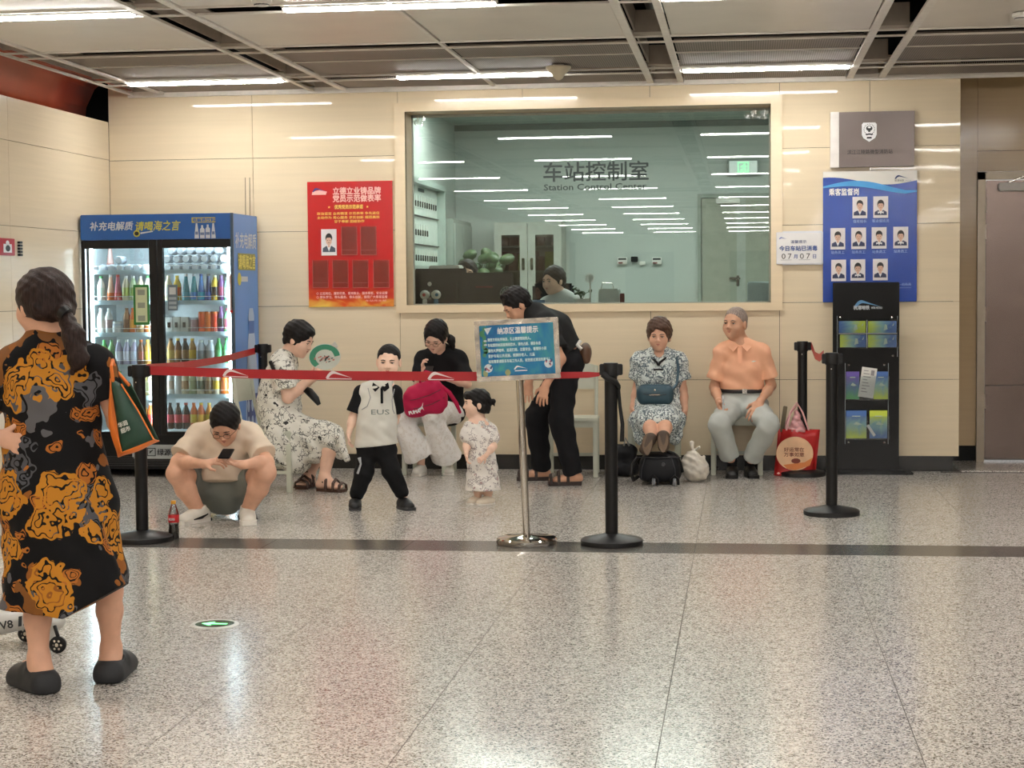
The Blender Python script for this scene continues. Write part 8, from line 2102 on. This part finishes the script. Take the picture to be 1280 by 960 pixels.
# ================================================================ bags on the floor
def bags():
    # black wheeled suitcase lying with its wheels towards us
    a, b = at(790, 610, 12.70), at(854, 610, 12.70); x0, x1 = a[0], b[0]; cx = (x0 + x1) / 2; zt = at(822, 567, 12.8)[2]
    t = thing('suitcase', 'black soft wheeled suitcase under the feet of the older woman', 'suitcase', (cx, 12.9, 0)); K = clothmat('nylon_black', (22, 23, 27), .5, .3, 12)
    y0, y1 = 12.72, 13.04; b = MB(); nu, nv = 40, 20; vs = []
    sg = lambda v, e: math.copysign(abs(v) ** e, v)
    hw, hz, hy = (x1 - x0) / 2 - .03, (zt - .012) / 2, (y1 - y0) / 2
    for i in range(nv + 1):
        ph = -PI / 2 + PI * i / nv
        for k in range(nu):
            th = 2 * PI * k / nu; z = sg(math.sin(ph), .42); r = abs(math.cos(ph)) ** .42; tp = 1 - .16 * max(0, z) ** 1.5
            vs.append((cx + .012 + hw * tp * r * sg(math.cos(th), .45), (y0 + y1) / 2 + hy * (1 - .1 * max(0, z)) * r * sg(math.sin(th), .45), .014 + hz * (1 + z)))
    b.add(vs, [(i * nu + k, i * nu + (k + 1) % nu, (i + 1) * nu + (k + 1) % nu, (i + 1) * nu + k) for i in range(nv) for k in range(nu)])
    b.build('case_body', K, t, smooth=60)
    p = MB(); yf = 12.73
    p.tube([(cx - .15, yf + .03, .2), (cx - .07, yf - .002, .205), (cx, yf - .006, .2), (cx + .09, yf - .002, .205), (cx + .17, yf + .03, .2)], .004, 6); p.tube([(cx - .12, yf + .0, .05), (cx - .115, yf + .002, .12), (cx - .09, yf + .01, .2)], .004, 6); p.tube([(cx + .13, yf + .0, .05), (cx + .125, yf + .002, .12), (cx + .1, yf + .01, .2)], .004, 6)
    p.build('piping', mat('piping_dark', (52, 52, 56), .5), t, smooth=True)
    for px in (817, 843):
        q = at(px, 604, 12.66); h = MB()
        h.tube([(q[0] - .028, 12.70, .01), (q[0] - .026, 12.69, .05), (q[0], 12.685, .075), (q[0] + .026, 12.69, .05), (q[0] + .028, 12.70, .01)], .01, 8); h.build('wheel_arch', M_BLACK, t, smooth=True)
        wv = MB(); wv.lathe([(.0, -.011), (.026, -.011), (.028, -.006), (.028, .006), (.026, .011), (0, .011)], (q[0], 12.685, .029), 22, axis=(1, 0, 0)); wv.build('wheel', mat('wheel_grey', (120, 122, 126), .35), t, smooth=30)
    q = at(829, 581, 12.7); MB().lathe([(.0, 0), (.014, 0), (.014, .01), (.008, .012), (0, .008)], (q[0], 12.72, q[2]), 16, axis=(0, -1, 0)).build('lock_button', mat('button_dark', (60, 60, 64), .3), t, smooth=True)
    MB().tube([at(797, 572, 12.78), at(791, 580, 12.72), at(789, 592, 12.70), at(792, 600, 12.72), at(797, 596, 12.78)], .014, 8).build('side_handle', M_BLACK, t, smooth=True)
    MB().tube([at(833, 564, 12.82), at(842, 567, 12.80), at(850, 578, 12.80), at(853, 590, 12.82)], .012, 8).build('top_handle', M_BLACK, t, smooth=True)
    # white plastic bag
    c = at(869, 596, 12.95); cx, cy = c[0], 12.98
    t = thing('plastic_bag', 'white knotted plastic bag beside the black suitcase', 'bag', (cx, cy, 0))
    m = mat('bag_film', (214, 206, 192), .3, var=.18, vscale=22, bump=.8, bscale=24)
    f = Field(); f.ell((cx, cy, .09), (.105, .085, .09)); f.ell((cx - .02, cy, .16), (.075, .06, .07), None, .04); f.cap((cx + .03, cy, .13), (cx + .055, cy, .17), .04, .02, k=.03)
    f.cap((cx - .02, cy, .2), (cx - .018, cy, .235), .018, .01, k=.02)
    grow('bag_film', f, .005, m, t, cuts=[((0, 0, .004), (0, 0, -1))], noise=(.006, 55))
    f = Field(); f.cap((cx - .018, cy, .225), (cx - .025, cy, .29), .008, .014, (1, 0, 0), 1, 1.3, k=.01); f.cap((cx - .018, cy, .225), (cx + .03, cy, .255), .007, .01, k=.01); grow('knot_ears', f, .004, m, t)
    # red carrier bag
    Yb = 13.42; tl, tr, br, bl = [V3(at(*p, Yb)) for p in ((973, 536), (1025, 537), (1019, 596), (967.5, 594))]
    bl[2] = .004; br[2] = .004
    t = thing('carrier_bag', 'red carrier bag with a round cream print beside the seated man', 'bag', tuple(mid(bl, br))); RB = mat('carrier_red', (186, 34, 34), .35, var=.12, vscale=9, bump=.35, bscale=12)
    n = 9; s = MB(); rows = []
    for side in (0, 1):
        for j in range(7):
            fz = j / 6; A = bl * (1 - fz) + tl * fz; B = br * (1 - fz) + tr * fz
            for i in range(n):
                fx = i / (n - 1); p = A * (1 - fx) + B * fx; bul = .06 * math.sin(PI * fx) * (1 - .25 * fz) + .012 * math.sin(fx * 9 + fz * 5); rows.append(p + V3(0, (-bul if side == 0 else bul), 0))
    f_ = []
    for side in (0, 1):
        o = side * 7 * n
        for j in range(6):
            for i in range(n - 1): q = (o + j * n + i, o + j * n + i + 1, o + (j + 1) * n + i + 1, o + (j + 1) * n + i); f_.append(q if side == 0 else q[::-1])
    for i in range(n - 1): f_.append((i, 7 * n + i, 7 * n + i + 1, i + 1))
    s.add(rows, f_); s.build('bag_body', RB, t, smooth=60, solid=.002)
    def bp(px, py, dy=-.066): return V3(at(px, py, Yb + dy))
    T = frame(bp(994, 567, -.074)); s = MB()
    poly(s, T, [(.135 * math.cos(a) * (1 if math.cos(a) > -.2 else 1.05), .128 * math.sin(a)) for a in np.linspace(0, 2 * PI, 30, endpoint=False)], -.002, 0)
    s.build('round_print', mat('print_cream_peach', (230, 186, 146), .45, var=.08, vscale=12), t)
    text('好运常在', T, -.085, .018, .034, mat('print_brown_red', (120, 50, 34), .5, var=0), t, bold=.001, width=.15, dy=-.004); text('万事如意', T, -.085, -.02, .034, MATS['print_brown_red'], t, bold=.001, width=.15, dy=-.004)
    s = MB(); disc(s, T, .005, -.055, .035, .02, -.004, 10, 0); poly(s, T, [(-.09, -.085), (.07, -.065), (.13, -.03), (.11, -.09), (.0, -.125), (-.06, -.115)], -.003, 1); s.build('printed_emblem', [MATS['print_brown_red'], mat('print_amber', (220, 130, 70), .5)], t)
    s = MB()
    for k, px in enumerate((973, 982, 992, 1003, 1011)): q = T.inverted() @ Vector(bp(px, 592, -.06)); poly(s, T, [(q.x - .014, q.z), (q.x, q.z + .012), (q.x + .014, q.z + .003), (q.x + .004, q.z - .006)], .01 - .0)
    s.build('foot_print', mat('print_pink_white', (236, 190, 180), .5), t)
    s = MB()
    s.tube([bp(983, 538, -.05), bp(988, 515, -.03), bp(996, 503, 0), bp(1003, 515, -.02), bp(1011, 538, -.04)], .007, 6); s.tube([bp(979, 538, .05), bp(987, 518, .03), bp(997, 506, .02), bp(1004, 519, .03), bp(1008, 538, .05)], .007, 6); s.build('handles', mat('handle_pinkwhite', (226, 170, 168), .4), t, smooth=True)
    g = Field(); g.cap(bp(996, 537, 0), bp(996, 512, 0), .055, .012, (1, 0, 0), 1.3, 1, k=.02); o = grow('inner_bag', g, .005, mat('film_pink_clear', (206, 150, 150), .3, var=.35, vscale=24, bump=.5, bscale=20), None, noise=(.006, 60)); tag(o, 'crumpled pink and clear bag poking out of the red carrier bag', 'bag')
    o = MB().rbox(-.016, .016, -.01, .01, -.1, .1, .004, 0, Matrix.Translation(bp(979.5, 524, .0)) @ Matrix.Rotation(.14, 4, 'Y')).build('umbrella', mat('olive_roll', (96, 84, 60), .6)); tag(o, 'slim olive rolled thing standing in the red carrier bag', 'umbrella')
    # dark bag behind the post
    c = at(773, 578, 13.2); cx = c[0] + .06
    t = thing('backpack', 'small dark backpack on the floor behind the right belt post', 'bag', (cx, 13.25, 0))
    f = Field(); f.cap((cx - .07, 13.3, .07), (cx + .03, 13.3, .07), .065, .065, k=.02); f.cap((cx - .07, 13.3, .19), (cx + .02, 13.3, .19), .06, .06, k=.05); grow('bag_body', f, .006, MATS['nylon_black'], t, cuts=[((0, 0, .004), (0, 0, -1))], noise=(.003, 50))
    MB().tube([(cx - .02, 13.25, .24), (cx - .01, 13.24, .30), (cx + .02, 13.25, .24)], .008, 6).build('loop', mat('loop_grey', (150, 150, 146), .5), t, smooth=True)
    # green and orange bag on the arm of the woman in front
    Yg = 6.02; P = [V3(at(*p, Yg)) for p in ((139, 468), (192, 550), (150, 562), (134, 500))]
    t = thing('shopping_bag', 'dark green shopping bag with orange sides hanging at the rose-dress woman\'s elbow', 'bag', tuple(mid(P[0], P[1])))
    a, a2, b, c, e, g_ = [V3(at(*p, Yg)) for p in ((138, 473), (152, 480), (192.5, 549), (152, 565), (130, 518), (139, 574))]
    def patch(q0, q1, q2, q3, bul, n=8):
        vs = []
        for j in range(n + 1):
            for i in range(n + 1):
                u, v = i / n, j / n; p = (q0 * (1 - u) + q1 * u) * (1 - v) + (q3 * (1 - u) + q2 * u) * v; vs.append(p + bul * math.sin(PI * u) * math.sin(PI * v))
        return vs, [(j * (n + 1) + i, j * (n + 1) + i + 1, (j + 1) * (n + 1) + i + 1, (j + 1) * (n + 1) + i) for j in range(n) for i in range(n)]
    GM = mat('bag_green', (30, 66, 50), .5, var=.12, vscale=12, bump=.4, bscale=10); OM = mat('bag_orange', (230, 122, 44), .5, var=.08, vscale=12, bump=.4, bscale=12)
    yv = lambda d: V3(0, d, 0)
    e = e + yv(.05); g_ = g_ + yv(.07); h_ = b + V3(-.004, .07, -.012); a3 = a + yv(.09); a4 = a2 + yv(.09)
    vs, fs = patch(a, a2, b, c, V3(-.004, -.025, 0)); MB().add(vs, fs).build('green_side', GM, t, smooth=True, solid=.003)
    vs, fs = patch(a, c, g_, e, V3(-.012, -.02, 0)); MB().add(vs, fs).build('orange_gusset', OM, t, smooth=True, solid=.003)
    vs, fs = patch(c, b, h_, g_, V3(0, -.01, -.012)); MB().add(vs, fs).build('orange_base', OM, t, smooth=True, solid=.003)
    vs, fs = patch(a3, a4, h_, g_ + yv(.03), V3(0, .02, 0)); MB().add(vs, fs).build('far_side', GM, t, smooth=True, solid=.003)
    MB().tube([tuple(a2 + yv(-.004)), tuple(mid(a2, b) + V3(0.004, -.008, .004)), tuple(b + yv(-.004))], .003, 6).tube([tuple(a), tuple(mid(a, c) + V3(-.006, -.022, 0)), tuple(c)], .003, 6).build('orange_piping', OM, t, smooth=True)
    MB().tube([tuple(a + V3(.01, 0, -.01)), tuple(V3(at(139, 458, Yg - .03))), tuple(V3(at(141, 450, Yg + .04))), tuple(V3(at(144, 462, Yg + .1))), tuple(a2 + V3(0, .08, -.01))], .006, 8).build('handles', OM, t, smooth=True)
    d = c
    T = frame(V3(at(146, 541, Yg - .035)), b - d + V3(0, 0, .0), V3(.12, 0, 1)); text('华润', T, 0.014, .014, .019, mat('print_pale', (206, 206, 196), .5, var=0), t, bold=.001); text('超市', T, .016, -.008, .019, MATS['print_pale'], t, bold=.001)
    # ride-on case with two wheels behind her
    Ys = 6.75; t = thing('ride_on_case', 'white ride-on case with black wheels behind the rose-dress woman', 'ride-on', tuple(at(40, 800, Ys) * (1, 1, 0)))
    f = Field(); W = mat('shell_white', (206, 204, 198), .3)
    A, B = V3(at(-30, 778, Ys)), V3(at(52, 768, Ys)); f.cap(A, B, .07, .045, (0, 1, 0), 1.8, 1.6, k=.03); f.cap(V3(at(50, 770, Ys)), V3(at(72, 777, Ys)), .04, .03, (0, 1, 0), 1.8, 1.6, k=.04); f.cap(V3(at(58, 778, Ys)), V3(at(66, 796, Ys)), .035, .02, k=.03)
    grow('shell', f, .006, W, t)
    T = frame(V3(at(1, 787, Ys - .128)), (1, 0, .18)); text('V8', T, 0, 0, .045, M_TXTK, t, bold=.002, width=.055); s = MB()
    for k in range(3): poly(s, T, [(.075 + .022 * k, 0), (.09 + .022 * k, 0), (.1 + .022 * k, .04), (.085 + .022 * k, .04)])
    s.build('slanted_bars', M_TXTK, t)
    for px, py, Yw in ((72.5, 807, Ys - .09), (33, 798, Ys + .12)):
        q = atZ(px, 818 if px > 50 else 808, 0); c = V3(at(px, py, Yw)); r = .034; c[2] = r
        wv = MB().lathe([(0, -.012), (r * .8, -.012), (r, -.007), (r, .007), (r * .8, .012), (0, .012)], tuple(c), 24, axis=(.15, -1, 0)); w = wv.build('wheel', M_BLACK, t, smooth=30)
        h = MB()
        for k in range(6): a2 = k * PI / 3; h.lathe([(0, 0), (.005, 0), (.005, .002), (0, .002)], tuple(c + V3(.018 * math.cos(a2), -.0125, .018 * math.sin(a2))), 8, axis=(.0, -1, 0))
        h.lathe([(0, 0), (.008, 0), (.008, .003), (0, .003)], tuple(c + V3(0, -.012, 0)), 10, axis=(0, -1, 0)); h.build('wheel_hub', M_STEEL, w)
        MB().tube([tuple(c), tuple(c + V3(0, .0, .035)), tuple(c + V3(-.02, .02, .07))], .008, 8).build('fork', M_BLACK, t)
bags()
